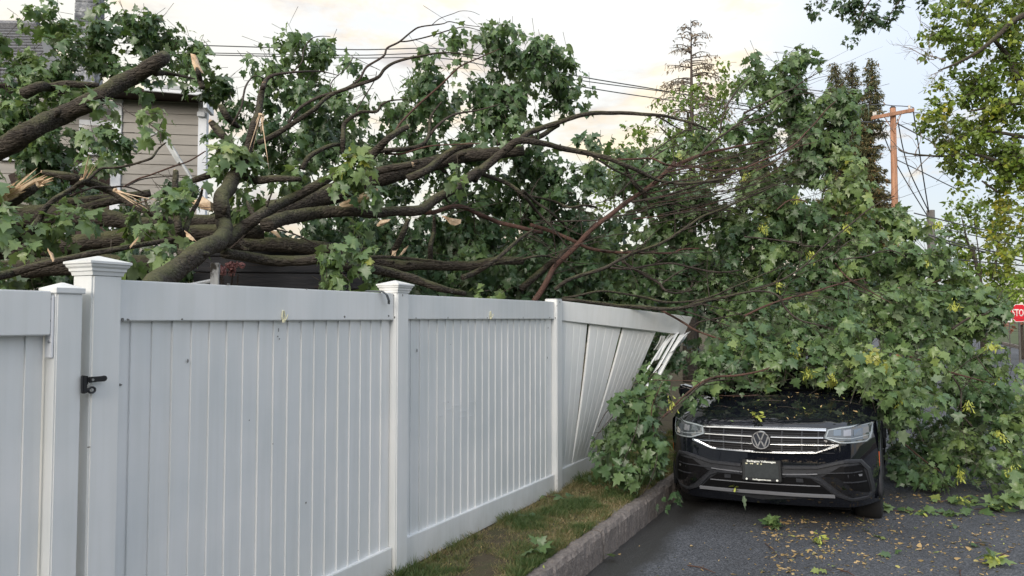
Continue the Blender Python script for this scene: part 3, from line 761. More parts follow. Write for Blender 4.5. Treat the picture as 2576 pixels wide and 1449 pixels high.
# eave box: projecting white fascia, dark soffit beneath
xa, za = hxz(362, 214, -.55); xb, zb = hxz(516, 239, -.55)
mb = MB(); mb.add([(xa, -.55, za), (xb, -.55, za - .04), (xb, -.55, zb - .01), (xa, -.55, zb + .03), (xa, -.50, za), (xb, -.50, za - .04), (xb, -.50, zb - .01), (xa, -.50, zb + .03)],
                  [(0, 3, 2, 1), (4, 5, 6, 7), (0, 4, 7, 3), (1, 2, 6, 5), (0, 1, 5, 4), (3, 7, 6, 2)]); mb.build('fascia', M_TRIM, house, bevel=.006)
mb = MB(); mb.add([(xa, -.59, za + .03), (xb + .02, -.59, za - .01), (xb + .02, -.56, za - .07), (xa, -.56, za - .03), (xa, -.2, za + .05), (xb + .02, -.2, za + .01), (xb + .02, -.2, za - .04), (xa, -.2, za)],
                  [(0, 3, 2, 1), (0, 1, 5, 4), (4, 5, 6, 7), (1, 2, 6, 5), (0, 4, 7, 3), (3, 7, 6, 2)]); mb.build('drip_edge', M_TRIM, house)
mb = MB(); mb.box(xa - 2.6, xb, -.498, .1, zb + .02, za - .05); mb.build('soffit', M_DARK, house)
mb = MB(); mb.box(xb - .03, xb + .03, -.54, -.02, zb - .22, zb + .09); mb.build('fascia_return', M_TRIM, house, bevel=.006)
hbox(500, 285, 519, 297, -.12, .0, 'gutter_bracket', M_TRIM)
# left wing of the house with window frame, header, door
xl, _ = hxz(-250, 600); 
mb = MB(); mb.box(xl, x0 - .12, .3, 4.0, 0, zt + .1); mb.build('wall', M_SIDE, house)
z = zt; me_ = None
while z > 2.0:
    if me_ is None:
        mb = MB(); mb.loft([[(x, .32, 0), (x, .30, -.004), (x, .284, -ex), (x, .30, -ex - .006), (x, .32, -ex)] for x in (xl, x0 - .1)]); me_ = mb.me('clapboard', M_SIDE)
    o = link('clapboard', me_, house); o.location = (0, 0, z); z -= ex
M_GLASS = mat('window_glass', (.03, .035, .04), .08, 0, .8)
fr = hbox(186, 292, 283, 384, .22, .285, 'window', M_TRIM); hbox(196, 306, 275, 376, .19, .218, 'pane', M_GLASS)
bpy.data.objects['pane'].parent = fr
fr = hbox(-20, 290, 110, 400, .22, .285, 'window', M_TRIM); o = hbox(-8, 302, 98, 390, .19, .218, 'pane', M_GLASS); o.parent = fr
hbox(140, 417, 271, 640, .20, .28, 'door', M_BROWN)
hbox(135, 403, 283, 413, .12, .21, 'door_header', M_TRIM); hbox(272, 405, 285, 640, .1, .19, 'door_jamb', M_TRIM); hbox(148, 460, 163, 640, .12, .19, 'door_jamb', M_TRIM)
# main roof at the top left with shingle courses, ridge level
ra = P(-260, 62, 16.5); rb_ = P(98, 66, 16.5); ea = P(-260, 240, 13.6); eb = P(130, 240, 13.6)
roof = MB()
n = 22
nr = (rb_ - ra).cross(ea - ra).normalized()
if nr.z < 0: nr = -nr
for i in range(n):
    a = ra.lerp(ea, i / n); b = rb_.lerp(eb, i / n); c2 = rb_.lerp(eb, (i + 1.1) / n); d2 = ra.lerp(ea, (i + 1.1) / n)
    roof.add([a - nr * .02, b - nr * .02, c2 + nr * .03, d2 + nr * .03, c2 - nr * .02, d2 - nr * .02], [(0, 1, 2, 3), (3, 2, 4, 5)])
inv = house.matrix_world
rp = roof.me('roof', M_SHING)
bpy.context.view_layer.update()
rp.transform(house.matrix_world.inverted()); ro = link('roof', rp, house); ro['kind'] = 'stuff'
mb = MB(); mb.tube([ra + nr * .03, rb_ + nr * .03], .09, 6); q = mb.me('ridge_cap', M_SHING); q.transform(house.matrix_world.inverted()); link('ridge_cap', q, house)
mb = MB(); mb.add([ra, rb_, rb_ + Vector((0, 6, -2.9)), ra + Vector((0, 6, -2.9))], [(0, 1, 2, 3)]); q = mb.me('roof', M_SHING); q.transform(house.matrix_world.inverted()); link('roof', q, house)
gb = MB(); gb.loft([[rb_ - Vector((.02, 0, .05)), eb - Vector((.02, 0, .05)), Vector((eb.x, eb.y, 2)), Vector((eb.x, eb.y + 6, 2)), Vector((rb_.x, rb_.y + 6, rb_.z - 2.9))], [ra - Vector((0, 0, .05)), ea - Vector((0, 0, .05)), Vector((ea.x, ea.y, 2)), Vector((ea.x, ea.y + 6, 2)), Vector((ra.x, ra.y + 6, ra.z - 2.9))]])
q = gb.me('wall', M_SIDE); q.transform(house.matrix_world.inverted()); link('wall', q, house)
# chimney of stacked block courses
ch = empty('chimney', (0, 0, 0), (0, 0, 0)); ch.parent = house
CY_ = 14.6; pa = P(183, 110, CY_); pb = P(235, 110, CY_); cw = (pb.x - pa.x) / 2; cxm = (pa.x + pb.x) / 2
z = P(200, 125, CY_).z; hcs = [.17, .20, .20, .19, .21, .20, .19]; k = 0
mbm = MB(); mbm.box(-cw + .012, cw - .012, -cw + .012, cw - .012, z - 1.5, z + sum(hcs)); mortar = mbm.me('mortar_core', M_BLOCK); mortar.transform(house.matrix_world.inverted() @ Matrix.Translation((cxm, CY_ + cw, 0)) @ Matrix.Rotation(R(8), 4, 'Z')); link('mortar_core', mortar, ch)
for hc in hcs:
    wj = random.uniform(-.012, .012); mb = MB()
    mb.box(-cw + wj, cw + wj, -cw, cw, z + .007, z + hc - .007); q = mb.me('block', M_BLOCK)
    q.transform(house.matrix_world.inverted() @ Matrix.Translation((cxm, CY_ + cw, 0)) @ Matrix.Rotation(R(8), 4, 'Z')); o = link('block', q, ch); z += hc; k += 1
    bm = bmesh.new(); bm.from_mesh(q); bmesh.ops.bevel(bm, geom=bm.edges[:], offset=.012, segments=1, affect='EDGES'); bm.to_mesh(q); bm.free()

# collapsed awning in front of the wall
aw = empty('collapsed_awning', P(300, 500, 12.3), (0, 0, 0), 'bent grey awning frame hanging broken in front of the beige wall', 'awning')
M_ALU = nmat('weathered_aluminium', [(.3, (.22, .24, .25)), (.7, (.42, .44, .45))], 9, 5, .5, .1)
AO = aw.location.copy()
def beam(a, b, wd, hg, m, name='awning_beam', par=None):
    a = a - AO; b = b - AO; d = (b - a).normalized(); s = d.cross(Vector((0, 1, 0))).normalized(); f = Vector((0, 1, 0))
    mb = MB(); mb.loft([[p + s * hg / 2 - f * wd / 2, p - s * hg / 2 - f * wd / 2, p - s * hg / 2 + f * wd / 2, p + s * hg / 2 + f * wd / 2] for p in (a, b)])
    return mb.build(name, m, par or aw, bevel=.004)
beam(P(282, 384, 12.4), P(402, 331, 12.2), .05, .035, M_ALU); beam(P(400, 327, 12.2), P(452, 410, 12.1), .07, .06, M_ALU)
beam(P(410, 331, 12.1), P(530, 530, 11.8), .05, .035, M_ALU); beam(P(150, 442, 12.4), P(235, 401, 12.3), .05, .03, M_ALU)
mb = MB(); pts = [P(108, 408, 12.6), P(232, 396, 12.35), P(170, 425, 12.4), P(40, 492, 12.6), P(20, 440, 12.7), P(180, 378, 12.6)]
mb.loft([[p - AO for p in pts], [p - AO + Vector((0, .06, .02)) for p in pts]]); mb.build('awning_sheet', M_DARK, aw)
beam(P(122, 410, 12.3), P(143, 398, 12.3), .03, .06, M_TRIM, 'awning_slat'); beam(P(208, 385, 12.3), P(224, 399, 12.2), .03, .04, M_ALU, 'awning_slat')

# dark shed roof, white post, flowers behind the fence
sh = empty('garden_shed', P(690, 722, 7.2), (0, 0, R(8)), 'low dark weathered timber shed behind the fence under the fallen logs', 'shed')
so_ = sh.location.copy()
for i in range(6):
    mb = MB(); zz = -.48 + i * .155; mb.box(-.75, .85, -.008 * i, .03 - .008 * i, zz, zz + .147); mb.build('plank', nmat('shed_plank', [(.3, (.014, .016, .02)), (.6, (.035, .035, .04)), (.75, (.06, .035, .022))], 7, 8, .8, .5, 30, (.5, 1, 4)) if i == 0 else bpy.data.materials['shed_plank'], sh, bevel=.006)
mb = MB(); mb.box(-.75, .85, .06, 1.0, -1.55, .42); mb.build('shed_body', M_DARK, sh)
wp = empty('garden_post', P(541, 715, 6.4), (0, 0, R(12)), 'weathered white wooden post behind the fence beside pink flowers', 'post')
mb = MB(); mb.box(-.035, .035, -.035, .035, -1.9, .185); mb.build('post', nmat('peeling_paint', [(.42, (.05, .045, .04)), (.5, (.45, .46, .48)), (.7, (.62, .64, .66))], 9, 6, .8, .4, 30, (1, 1, .5)), wp, bevel=.004)
mb = MB(); mb.tube([(-.30, .02, -.03), (-.03, .0, .03)], .018, 6); mb.build('rail', M_TRIM, wp)
M_PINK = nmat('pink_petal', [(.3, (.26, .11, .11)), (.7, (.42, .22, .21))], 20, 3, .7, 0)
fl = empty('pink_hydrangea', P(575, 690, 6.6), (0, 0, 0), 'clump of dusty pink flower heads beside the white post behind the fence', 'flowers')
for i in range(13):
    c_ = Vector((random.uniform(-.10, .13), random.uniform(-.06, .06), random.uniform(-.04, .09))); mb = MB()
    for j in range(26):
        d = Vector((random.gauss(0, 1), random.gauss(0, 1), random.gauss(0, 1))).normalized(); s = d.orthogonal().normalized(); b = d.cross(s); p = c_ + d * .026
        mb.add([p + s * .012, p + b * .012 + d * .004, p - s * .012, p - b * .012 + d * .004], [(0, 1, 2, 3)])
    mb.build('flower_head', M_PINK, fl)
mb = MB()
for i in range(7): mb.tube([(random.uniform(-.08, .1), 0, 0), (random.uniform(-.05, .05), .02, -.8), (0, .02, -1.5)], .005, 4)
mb.build('stem', M_BARK2, fl)

# ------------------------------------------------------------------ utility poles and wires
M_POLE = nmat('sunlit_pole_wood', [(.3, (.20, .105, .065)), (.55, (.36, .19, .12)), (.75, (.48, .27, .17))], 3, 8, .8, .5, 14, (6, 6, .5))  # warm low sun on the pole is put into this orange wood colour
M_POLEG = nmat('pole_grey', [(.3, (.08, .075, .07)), (.7, (.17, .16, .15))], 3, 6, .9, .3, 14, (6, 6, .5))
M_WIRE = mat('wire', (.055, .06, .068), .7)
M_PORC = mat('insulator', (.62, .60, .58), .4)
PY = 24.0
pt = P(2246, 272, PY); pole = empty('utility_pole', (pt.x, pt.y, -.3), (0, 0, 0), 'orange lit wooden utility pole with tilted crossarm above the leaves', 'utility pole')
mb = MB(); H_ = pt.z + .3
mb.tube([(0, 0, 0), (0, 0, H_ * .5), (0, 0, H_)], [.125, .108, .09], 14); mb.build('pole', M_POLE, pole, smooth=True)
mb = MB(); mb.tube([(0, 0, H_), (0, 0, H_ + .07)], [.10, .05], 10); mb.build('pole_top', mat('pole_cap', (.03, .03, .035), .6), pole)
a = P(2193, 297, PY - .25) - Vector((pt.x, pt.y, -.3)); b = P(2298, 277, PY - .05) - Vector((pt.x, pt.y, -.3))
d = (b - a).normalized(); s = Vector((0, 0, 1)); f = d.cross(s).normalized()
mb = MB(); mb.loft([[p + s * .06 - f * .05, p - s * .06 - f * .05, p - s * .06 + f * .05, p + s * .06 + f * .05] for p in (a, b)]); mb.build('crossarm', M_POLE, pole, bevel=.01)
for k in (.05, .09, .90): 
    p = a.lerp(b, k) + Vector((0, 0, .06)); mb = MB(); mb.tube([p, p + Vector((0, 0, .04)), p + Vector((0, 0, .06)), p + Vector((0, 0, .12))], [.02, .045, .03, .045], 8); mb.build('insulator', M_PORC, pole)
for sgn in (-1, 1):
    m0 = a.lerp(b, .5 + sgn * .22); mb = MB(); mb.tube([m0, Vector((0, -.1, m0.z - .55 + .0))], .014, 5); mb.build('brace', M_POLE, pole)
p2t = P(2341, 529, 30); pole2 = empty('utility_pole', (p2t.x, p2t.y, -.3), (0, 0, 0), 'short dark grey utility pole without crossarm behind the tangle of wires', 'utility pole')
mb = MB(); mb.tube([(0, 0, 0), (0, 0, p2t.z + .3)], [.17, .15], 12); mb.build('pole', M_POLEG, pole2, smooth=True)
for q in (.35, .8):
    mb = MB(); mb.tube([(0, 0, p2t.z - q), (.9, 0, p2t.z - q + .02)], .02, 5); mb.build('bracket', M_WIRE, pole2)
def wire(pts, th, lab, grp, name='power_line'):
    W = [P(x, y, Y) for x, y, Y in pts]; r = [th / 2 / FPX * Y for _, _, Y in pts]
    sp, sr = smooth_pts(W, r, 8); mb = MB(); mb.tube(sp, sr, 5, cap=False)
    return tag(mb.build(name, M_WIRE, None, True), lab, 'wire', grp)
G1 = 'power lines across the sky behind the fallen tree'
wire([(300, 108, 22), (561, 116, 22), (889, 125, 22), (1113, 123, 22), (1300, 155, 22), (1451, 191, 22), (1634, 222, 23), (1760, 245, 24), (2070, 300, 24), (2246, 306, 24)], 3.0, 'topmost of the three wires crossing the sky at the left', G1)
wire([(300, 128, 22), (561, 134, 22), (889, 139, 22), (1113, 136, 22), (1300, 168, 22), (1451, 201, 22), (1740, 240, 24), (2050, 290, 24), (2200, 310, 24)], 2.6, 'middle of the three wires crossing the sky at the left', G1)
wire([(300, 133, 22), (561, 139, 22), (889, 146, 22), (1113, 147, 22), (1300, 182, 22), (1451, 216, 22), (1670, 250, 24), (1950, 285, 24)], 2.8, 'lowest of the three wires crossing the sky at the left', G1)
G2 = 'wires strung from the orange pole'
wire([(2298, 283, 24), (2308, 350, 25), (2320, 430, 27), (2336, 530, 30)], 3.0, 'wire dropping from the right end of the crossarm to the grey pole', G2)
wire([(2258, 300, 24), (2272, 375, 25), (2292, 440, 27), (2338, 535, 30)], 2.8, 'wire dropping from beside the top of the orange pole to the grey pole', G2)
wire([(2210, 300, 24), (2235, 370, 25), (2270, 440, 27), (2334, 545, 30)], 2.6, 'thin slack wire hanging from the left end of the crossarm', G2)
wire([(2252, 308, 24), (2290, 328, 24), (2350, 360, 22), (2420, 395, 21), (2500, 440, 20)], 3.2, 'thick cable sloping from the orange pole down into the right-hand maple', G2)
wire([(2252, 400, 24), (2310, 428, 24), (2370, 458, 25), (2432, 488, 26)], 2.6, 'thin wire sloping right from halfway up the orange pole', G2)
wire([(2190, 264, 23), (2220, 263, 24), (2246, 266, 24), (2270, 267, 24), (2296, 270, 24), (2299, 278, 24)], 2.4, 'jumper wire looped over the top of the crossarm', G2)
G3 = 'wires fanning out low on the right'
for y0, y1, y2, th, lab in [(536, 570, 610, 3.4, 'uppermost thick cable of the low bundle at the right'), (560, 590, 634, 2.6, 'second cable down in the low bundle at the right'), (580, 620, 655, 3.8, 'thick cable in the middle of the low bundle at the right'),
                            (592, 625, 668, 4.4, 'thickest twisted cable in the low bundle at the right'), (640, 656, 672, 3.2, 'lowest nearly level cable of the bundle at the right')]:
    wire([(2300, y0, 29), (2440, y1, 25), (2620, y2, 22)], th, lab, G3)

# ------------------------------------------------------------------ stop sign
M_RED = mat('sign_red', (.62, .012, .03), .4); M_WHT = mat('sign_white', (.78, .74, .72), .4)
SY = 27.0; sc_ = P(2564.5, 787.5, SY); stop = empty('stop_sign', (sc_.x, sc_.y, -.3), (0, 0, R(-4)), 'red octagonal stop sign at the right edge beyond the fallen tree', 'road sign')
rr = 22.2 / FPX * SY / math.cos(math.pi / 8); zc = sc_.z + .3
def octo(r, y0, y1): 
    o = [(r * math.cos(math.pi / 8 + k * math.pi / 4), r * math.sin(math.pi / 8 + k * math.pi / 4)) for k in range(8)]
    mb = MB(); mb.loft([[(x, y0, zc + z) for x, z in o], [(x, y1, zc + z) for x, z in o]]); return mb
octo(rr, 0, .006).build('border', M_WHT, stop); octo(rr * .94, -.004, -.001).build('face', M_RED, stop)
mb = MB(); mb.box(-.03, .03, .01, .05, 0, zc + .3); mb.build('sign_post', M_POLEG, stop)
def text(s, size, m, parent, loc, rot, name, ext=.001, bold=.0, sx=1.0, align='CENTER'):
    cu = bpy.data.curves.new(name, 'FONT'); cu.body = s; cu.size = size; cu.align_x = align; cu.align_y = 'CENTER'; cu.extrude = ext; cu.offset = bold; cu.resolution_u = 3
    o = bpy.data.objects.new(name, cu); COL.objects.link(o); dg = bpy.context.evaluated_depsgraph_get()
    me = bpy.data.meshes.new_from_object(o.evaluated_get(dg)); bpy.data.objects.remove(o); me.materials.clear(); me.materials.append(m)
    q = link(name, me, parent); q.location = loc; q.rotation_euler = rot; q.scale = (sx, 1, 1); return q
text('STOP', .36, M_WHT, stop, (0, -.007, zc), (math.pi / 2, 0, 0), 'lettering', .002, .006, .60)
ns = P(2540, 803, 26.5); tg_ = empty('small_notice', (ns.x, ns.y, -.3), (0, 0, 0), 'tiny white notice on a thin stake to the left of the stop sign', 'sign')
mb = MB(); mb.box(-.09, .09, 0, .01, ns.z + .3 - .11, ns.z + .3 + .11); mb.build('face', M_WHT, tg_)
mb = MB(); mb.box(-.06, .06, -.003, -.001, ns.z + .3 - .01, ns.z + .3 + .02); mb.box(-.06, .06, -.003, -.001, ns.z + .3 + .045, ns.z + .3 + .06); mb.build('print', mat('print_grey', (.35, .3, .38), .6), tg_)
mb = MB(); mb.box(-.015, .015, .012, .03, 0, ns.z + .3 + .1); mb.build('stake', M_POLEG, tg_)

# ------------------------------------------------------------------ the car
M_PAINT = mat('black_paint', (.006, .007, .011), .25, 0, .0, 1.0)
M_PLAST = nmat('grey_plastic', [(.3, (.024, .026, .031)), (.7, (.038, .040, .047))], 30, 3, .45, .1, 200)
M_BLKP = mat('black_plastic', (.005, .005, .006), .6, 0, .15)
M_CHR = mat('chrome', (.74, .75, .77), .14, 1.0)
M_SATIN = mat('satin_silver', (.30, .31, .34), .4, .5)
M_GLOSS = mat('gloss_black', (.004, .004, .005), .06, 0, .6, 1)
M_LENS = mat('lamp_lens', (.055, .065, .075), .05, .0, .9, 1)
M_LAMP = mat('lamp_reflector', (.20, .23, .26), .22, .8)
M_DRL = mat('lamp_light_guide', (.34, .38, .41), .25, .2)
M_TYRE = mat('tyre_rubber', (.012, .012, .013), .85); M_RIM = mat('alloy', (.30, .31, .33), .3, .9)
M_AMB = mat('amber_reflector', (.75, .13, .02), .25)
M_PAINT.node_tree.nodes['Principled BSDF'].inputs['Coat IOR'].default_value = 1.6
CARA = R(27.3); YC = 6.56
CO = Vector(((1917 - CX) / FPX * YC, YC, -.205))
car = empty('parked_car', CO, (0, R(-1.9), -CARA), 'black suv with chrome grille crushed under the fallen tree beside the kerb', 'car')
bpy.context.view_layer.update()
CM = car.matrix_world.copy(); CI = CM.inverted()
def nose(w):   # how far back the front surface lies at height w
    pts = [(.15, .16), (.22, .10), (.30, .05), (.38, .02), (.50, .0), (.58, .004), (.66, .012), (.78, .034), (.82, .055), (.87, .10), (1.0, .2)]
    for (a, x), (b, y) in zip(pts, pts[1:]):
        if w <= b: return x + (y - x) * max(0, (w - a)) / (b - a)
    return pts[-1][1]
def plan(u):
    u = abs(u); return .11 * (u / .8) ** 2 + .85 * max(0, u - .66) ** 1.75 * 4.2 * (1 if u < .92 else 1)
def vf(u, w): return plan(u) + nose(w)
def cuv(px, py):
    o = CI @ Vector((0, 0, EYE)); d = (CI.to_3x3() @ ray(px, py)); v0 = .05; u = w = 0
    for _ in range(14):
        k = (v0 - o.y) / d.y; u = o.x + d.x * k; w = o.z + d.z * k
        v0 = .5 * v0 + .5 * vf(max(-.915, min(.915, u)), w)
    return max(-.915, min(.915, u)), w
def C(x, y): return cuv(*cr(10, x, y))
def S(u, w, off=0.0): return Vector((u, vf(u, w) - off, w))
def mirror(pl): return [(-u, w) for u, w in pl]
def densify(pl, st=.04, closed=True):
    out = []; n = len(pl)
    for i in range(n if closed else n - 1):
        a, b = pl[i], pl[(i + 1) % n]; L = math.hypot(b[0] - a[0], b[1] - a[1]); k = max(1, int(L / st))
        out += [(a[0] + (b[0] - a[0]) * j / k, a[1] + (b[1] - a[1]) * j / k) for j in range(k)]
    if not closed: out.append(pl[-1])
    return out
def patch(pl, off, depth, name, m, parent, back=None):
    """outline (u,w) laid over the nose surface, stands off by off, skirt goes back by depth"""
    pl = densify(pl); n = len(pl)
    vs = [Vector(p) for p in pl]; us = [p[0] for p in pl]; ws = [p[1] for p in pl]
    x = min(us) + .03
    while x < max(us):
        y = min(ws) + .03
        while y < max(ws):
            ins = False; j = n - 1
            for i in range(n):
                if (pl[i][1] > y) != (pl[j][1] > y) and x < (pl[j][0] - pl[i][0]) * (y - pl[i][1]) / (pl[j][1] - pl[i][1]) + pl[i][0]: ins = not ins
                j = i
            if ins and min(math.hypot(x - p[0], y - p[1]) for p in pl) > .018: vs.append(Vector((x, y)))
            y += .045
        x += .045
    r = delaunay_2d_cdt(vs, [], [list(range(n))], 1, 1e-5)
    mb = MB(); mb.add([S(p[0], p[1], off) for p in r[0]], [tuple(f) for f in r[2]])
    mb.add([S(p[0], p[1], off) for p in pl] + [S(p[0], p[1], off) + Vector((0, depth, 0)) for p in pl], [(i, (i + 1) % n, n + (i + 1) % n, n + i) for i in range(n)])
    me = mb.me(name, m)
    bm = bmesh.new(); bm.from_mesh(me); bmesh.ops.remove_doubles(bm, verts=bm.verts, dist=1e-5); bmesh.ops.recalc_face_normals(bm, faces=bm.faces)
    # front must look to -y
    s = sum(f.normal.y * f.calc_area() for f in bm.faces)
    if s > 0: bmesh.ops.reverse_faces(bm, faces=bm.faces)
    bm.to_mesh(me); bm.free()
    return link(name, me, parent)
def band(pl, hw, off, th, name, m, parent, closed=False, hw2=None):
    fk = .12 if name == 'chrome_bar' else .6
    """raised strip of half height hw along a (u,w) line"""
    pl = densify(pl, .03, closed); n = len(pl); rings = []
    for i, p in enumerate(pl):
        a = pl[(i - 1) % n] if closed or i else pl[0]; b = pl[(i + 1) % n] if closed or i < n - 1 else pl[-1]
        tx, ty = b[0] - a[0], b[1] - a[1]; L = math.hypot(tx, ty) or 1; nx, ny = -ty / L, tx / L
        h = hw if hw2 is None else hw + (hw2 - hw) * i / (n - 1)
        rings.append([S(p[0] + nx * h, p[1] + ny * h, off), S(p[0] + nx * h * fk, p[1] + ny * h * fk, off + th), S(p[0] - nx * h * .6, p[1] - ny * h * .6, off + th), S(p[0] - nx * h, p[1] - ny * h, off)])
    mb = MB()
    if closed: rings.append(rings[0])
    mb.loft(rings, cap=not closed, close=True); me = mb.me(name, m)
    bm = bmesh.new(); bm.from_mesh(me); bmesh.ops.recalc_face_normals(bm, faces=bm.faces); bm.to_mesh(me); bm.free()
    return link(name, me, parent)

# bonnet height profile and body shell
def prof(v): 
    pts = [(.0, .84), (.12, .868), (.25, .93), (.45, .99), (.8, 1.065), (1.15, 1.12), (1.4, 1.15)]
    for (a, x), (b, y) in zip(pts, pts[1:]):
        if v <= b: return x + (y - x) * (v - a) / (b - a)
    return pts[-1][1]
def bon(u, v):
    u = abs(u); z = prof(v) - .035 * (u / .75) ** 2 - .9 * max(0, u - .74) ** 1.6
    z += .012 * math.exp(-((u - .52) / .07) ** 2) * min(1, v / .5)
    return z
def lead(u): return vf(u, .86) + .0
mb = MB(); NU = 40
def us_(s): 
    s = s * 2 - 1; return .92 * (abs(s) ** .9) * (1 if s > 0 else -1)
def f_front(s, t):
    u = us_(s); top = bon(u, lead(u)); w_ = .20 + (top - .20) * t; return S(u, w_)
mb.grid(NU, 16, f_front); front = mb.build('bumper', M_PAINT, car, True)
mb = MB()
def f_bon(s, t):
    u = us_(s); v = lead(u) + (1.2 - lead(u)) * t; return Vector((u, v, bon(u, v)))
mb.grid(NU, 14, f_bon); mb.build('front_wing', M_PAINT, car, True)
mb = MB()
def f_bp(s, t):
    u = (s * 2 - 1) * (.70 + .05 * t); v = lead(u) - .006 + (1.17 - lead(u)) * t; return Vector((u, v, bon(u, v) + .008 - (.012 if s in (0, 1) else 0) - (.02 if t == 0 else 0)))
mb.grid(36, 16, f_bp); mb.build('bonnet', M_PAINT, car, True)
# sides with wheel arches
WR, WZ = .365, .350
def side(sg):
    mb = MB(); V0 = vf(.92, .5); V1 = 4.62
    def f(s, t):
        v = V0 + (V1 - V0) * s; top = bon(.92, min(v, 1.2)) if v < 1.2 else min(1.02, .93 + (v - 1.2) * .05)
        w_ = .22 + (top - .22) * t
        x = .92 - .035 * max(0, (.45 - w_) / .25) ** 2 - .03 * max(0, (w_ - .7) / .3) ** 2 + .006 * math.sin(w_ * 9) - .12 * max(0, (v - 4.2) / .42) ** 2
        for c_ in (.92, 3.70): x += .012 * math.exp(-((math.hypot(v - c_, w_ - WZ) - .42) / .05) ** 2)
        return Vector((sg * x, v, w_))
    def keep(s, t):
        q = f(s, t); return all(math.hypot(q.y - c_, q.z - WZ) > .40 for c_ in (.92, 3.70))
    mb.grid(110, 20, f, keep); mb.build('body_side', M_PAINT, car, True)
    for c_ in (.92, 3.70):
        mb = MB(); rings = []
        for i in range(25):
            a = -.25 + (math.pi + .5) * i / 24; 
            rings.append([Vector((sg * x, c_ + r_ * math.cos(a), max(.2, WZ + r_ * math.sin(a)))) for x, r_ in ((.90, .375), (.935, .378), (.940, .40), (.925, .445), (.90, .44))])
        mb.loft(rings); mb.build('arch_trim', M_PLAST, car, True)
        wh = bpy.data.objects.new('wheel', None); COL.objects.link(wh); wh.parent = car; wh.location = (sg * .80, c_, WZ - .03)
        mb = MB(); pr = [(-.11, .22), (-.12, .30), (-.105, .352), (-.06, WR), (.06, WR), (.105, .352), (.12, .30), (.11, .22)]
        mb.loft([[(x, r_ * math.cos(a), r_ * math.sin(a)) for x, r_ in pr] for a in [k * math.pi / 20 for k in range(41)]], cap=False, close=False); mb.build('tyre', M_TYRE, wh, True)
        mb = MB()
        for k in range(5):
            a = k * 2 * math.pi / 5; d = Vector((0, math.cos(a), math.sin(a))); s_ = Vector((0, -math.sin(a), math.cos(a)))
            mb.loft([[Vector((sg * .085, 0, 0)) + d * r_ + s_ * w_, Vector((sg * .085, 0, 0)) + d * r_ - s_ * w_, Vector((sg * .05, 0, 0)) + d * r_ - s_ * w_, Vector((sg * .05, 0, 0)) + d * r_ + s_ * w_] for r_, w_ in ((.03, .045), (.12, .025), (.225, .035))])
        mb.tube([(sg * .04, 0, 0), (sg * .095, 0, 0)], .045, 12); mb.build('rim', M_RIM, wh)
        mb = MB(); mb.tube([(-sg * .02, 0, 0), (sg * .03, 0, 0)], .22, 24); mb.build('hub', M_BLKP, wh)
    mb = MB(); mb.box(min(sg * .60, sg * .885), max(sg * .60, sg * .885), .5, 4.4, .22, .5); mb.build('sill', M_BLKP, car)
    # side marker at the bumper corner
    mb = MB(); mb.loft([[(sg * .9225, .50, .50), (sg * .9225, .53, .50), (sg * .915, .53, .5), (sg * .915, .50, .5)], [(sg * .9245, .50, .64), (sg * .9245, .53, .64), (sg * .915, .53, .64), (sg * .915, .50, .64)]]); mb.build('side_marker', M_AMB, car)
for sg in (-1, 1): side(sg)
mb = MB(); mb.box(-.86, .86, .45, 4.4, .24, .9); mb.build('chassis', M_BLKP, car)
mb = MB(); mb.box(-.70, .70, .30, .6, .15, .24); mb.build('undertray', M_BLKP, car, bevel=.02)
# greenhouse: windscreen, side windows, roof with rails, tailgate
def gh(v):   # half width and height of the glasshouse by v
    pts = [(1.1, .80, 1.10), (1.75, .66, 1.56), (2.1, .63, 1.63), (3.2, .62, 1.66), (4.2, .60, 1.60), (4.62, .72, 1.05)]
    for a, b in zip(pts, pts[1:]):
        if v <= b[0]:
            t = (v - a[0]) / (b[0] - a[0]); return a[1] + (b[1] - a[1]) * t, a[2] + (b[2] - a[2]) * t
    return pts[-1][1:]
M_GLS = mat('car_glass', (.008, .010, .012), .04, 0, .8, 1)
def gsurf(v0, v1, m, name, nu=10, nv=6):
    mb = MB()
    def f(s, t):
        v = v0 + (v1 - v0) * t; hw, z = gh(v); u = (s * 2 - 1) * hw; return Vector((u, v + .10 * (u / hw) ** 2 * (1 if v < 2 else 0), z - .03 * (u / hw) ** 2))
    mb.grid(nu, nv, f); return mb.build(name, m, car, True)
gsurf(1.1, 1.78, M_GLS, 'windscreen'); gsurf(1.78, 4.22, M_PAINT, 'roof', 12, 20); gsurf(4.22, 4.62, M_GLS, 'rear_window')
for sg in (-1, 1):
    mb = MB()
    def f(s, t):
        v = 1.2 + 3.4 * s; hw, z = gh(v); zb = .95 + .05 * s; zt_ = z - .03; return Vector((sg * (.90 + (hw - .90) * t), v + .08 * (1 - s) * 0, zb + (zt_ - zb) * t))
    mb.grid(24, 5, f); mb.build('side_window', M_GLS, car, True)
    mb = MB(); mb.tube([(sg * .60, 1.95, 1.64), (sg * .60, 2.2, 1.69), (sg * .60, 3.9, 1.68), (sg * .60, 4.15, 1.62)], .018, 6); mb.build('roof_rail', M_SATIN, car)
    mb = MB(); mb.loft([[(sg * .90, 1.42, 1.00), (sg * .90, 1.55, 1.00), (sg * .90, 1.55, 1.10), (sg * .90, 1.42, 1.10)], [(sg * 1.06, 1.40, .99), (sg * 1.06, 1.56, .99), (sg * 1.06, 1.56, 1.15), (sg * 1.06, 1.40, 1.15)], [(sg * 1.10, 1.44, 1.03), (sg * 1.10, 1.54, 1.03), (sg * 1.10, 1.54, 1.12), (sg * 1.10, 1.44, 1.12)]]); mb.build('mirror', M_PAINT, car, bevel=.02)
mb = MB(); mb.grid(8, 8, lambda s, t: Vector(((s * 2 - 1) * .86, 4.64 - .1 * (s * 2 - 1) ** 2, .3 + .78 * t))); mb.build('tailgate', M_PAINT, car, True)
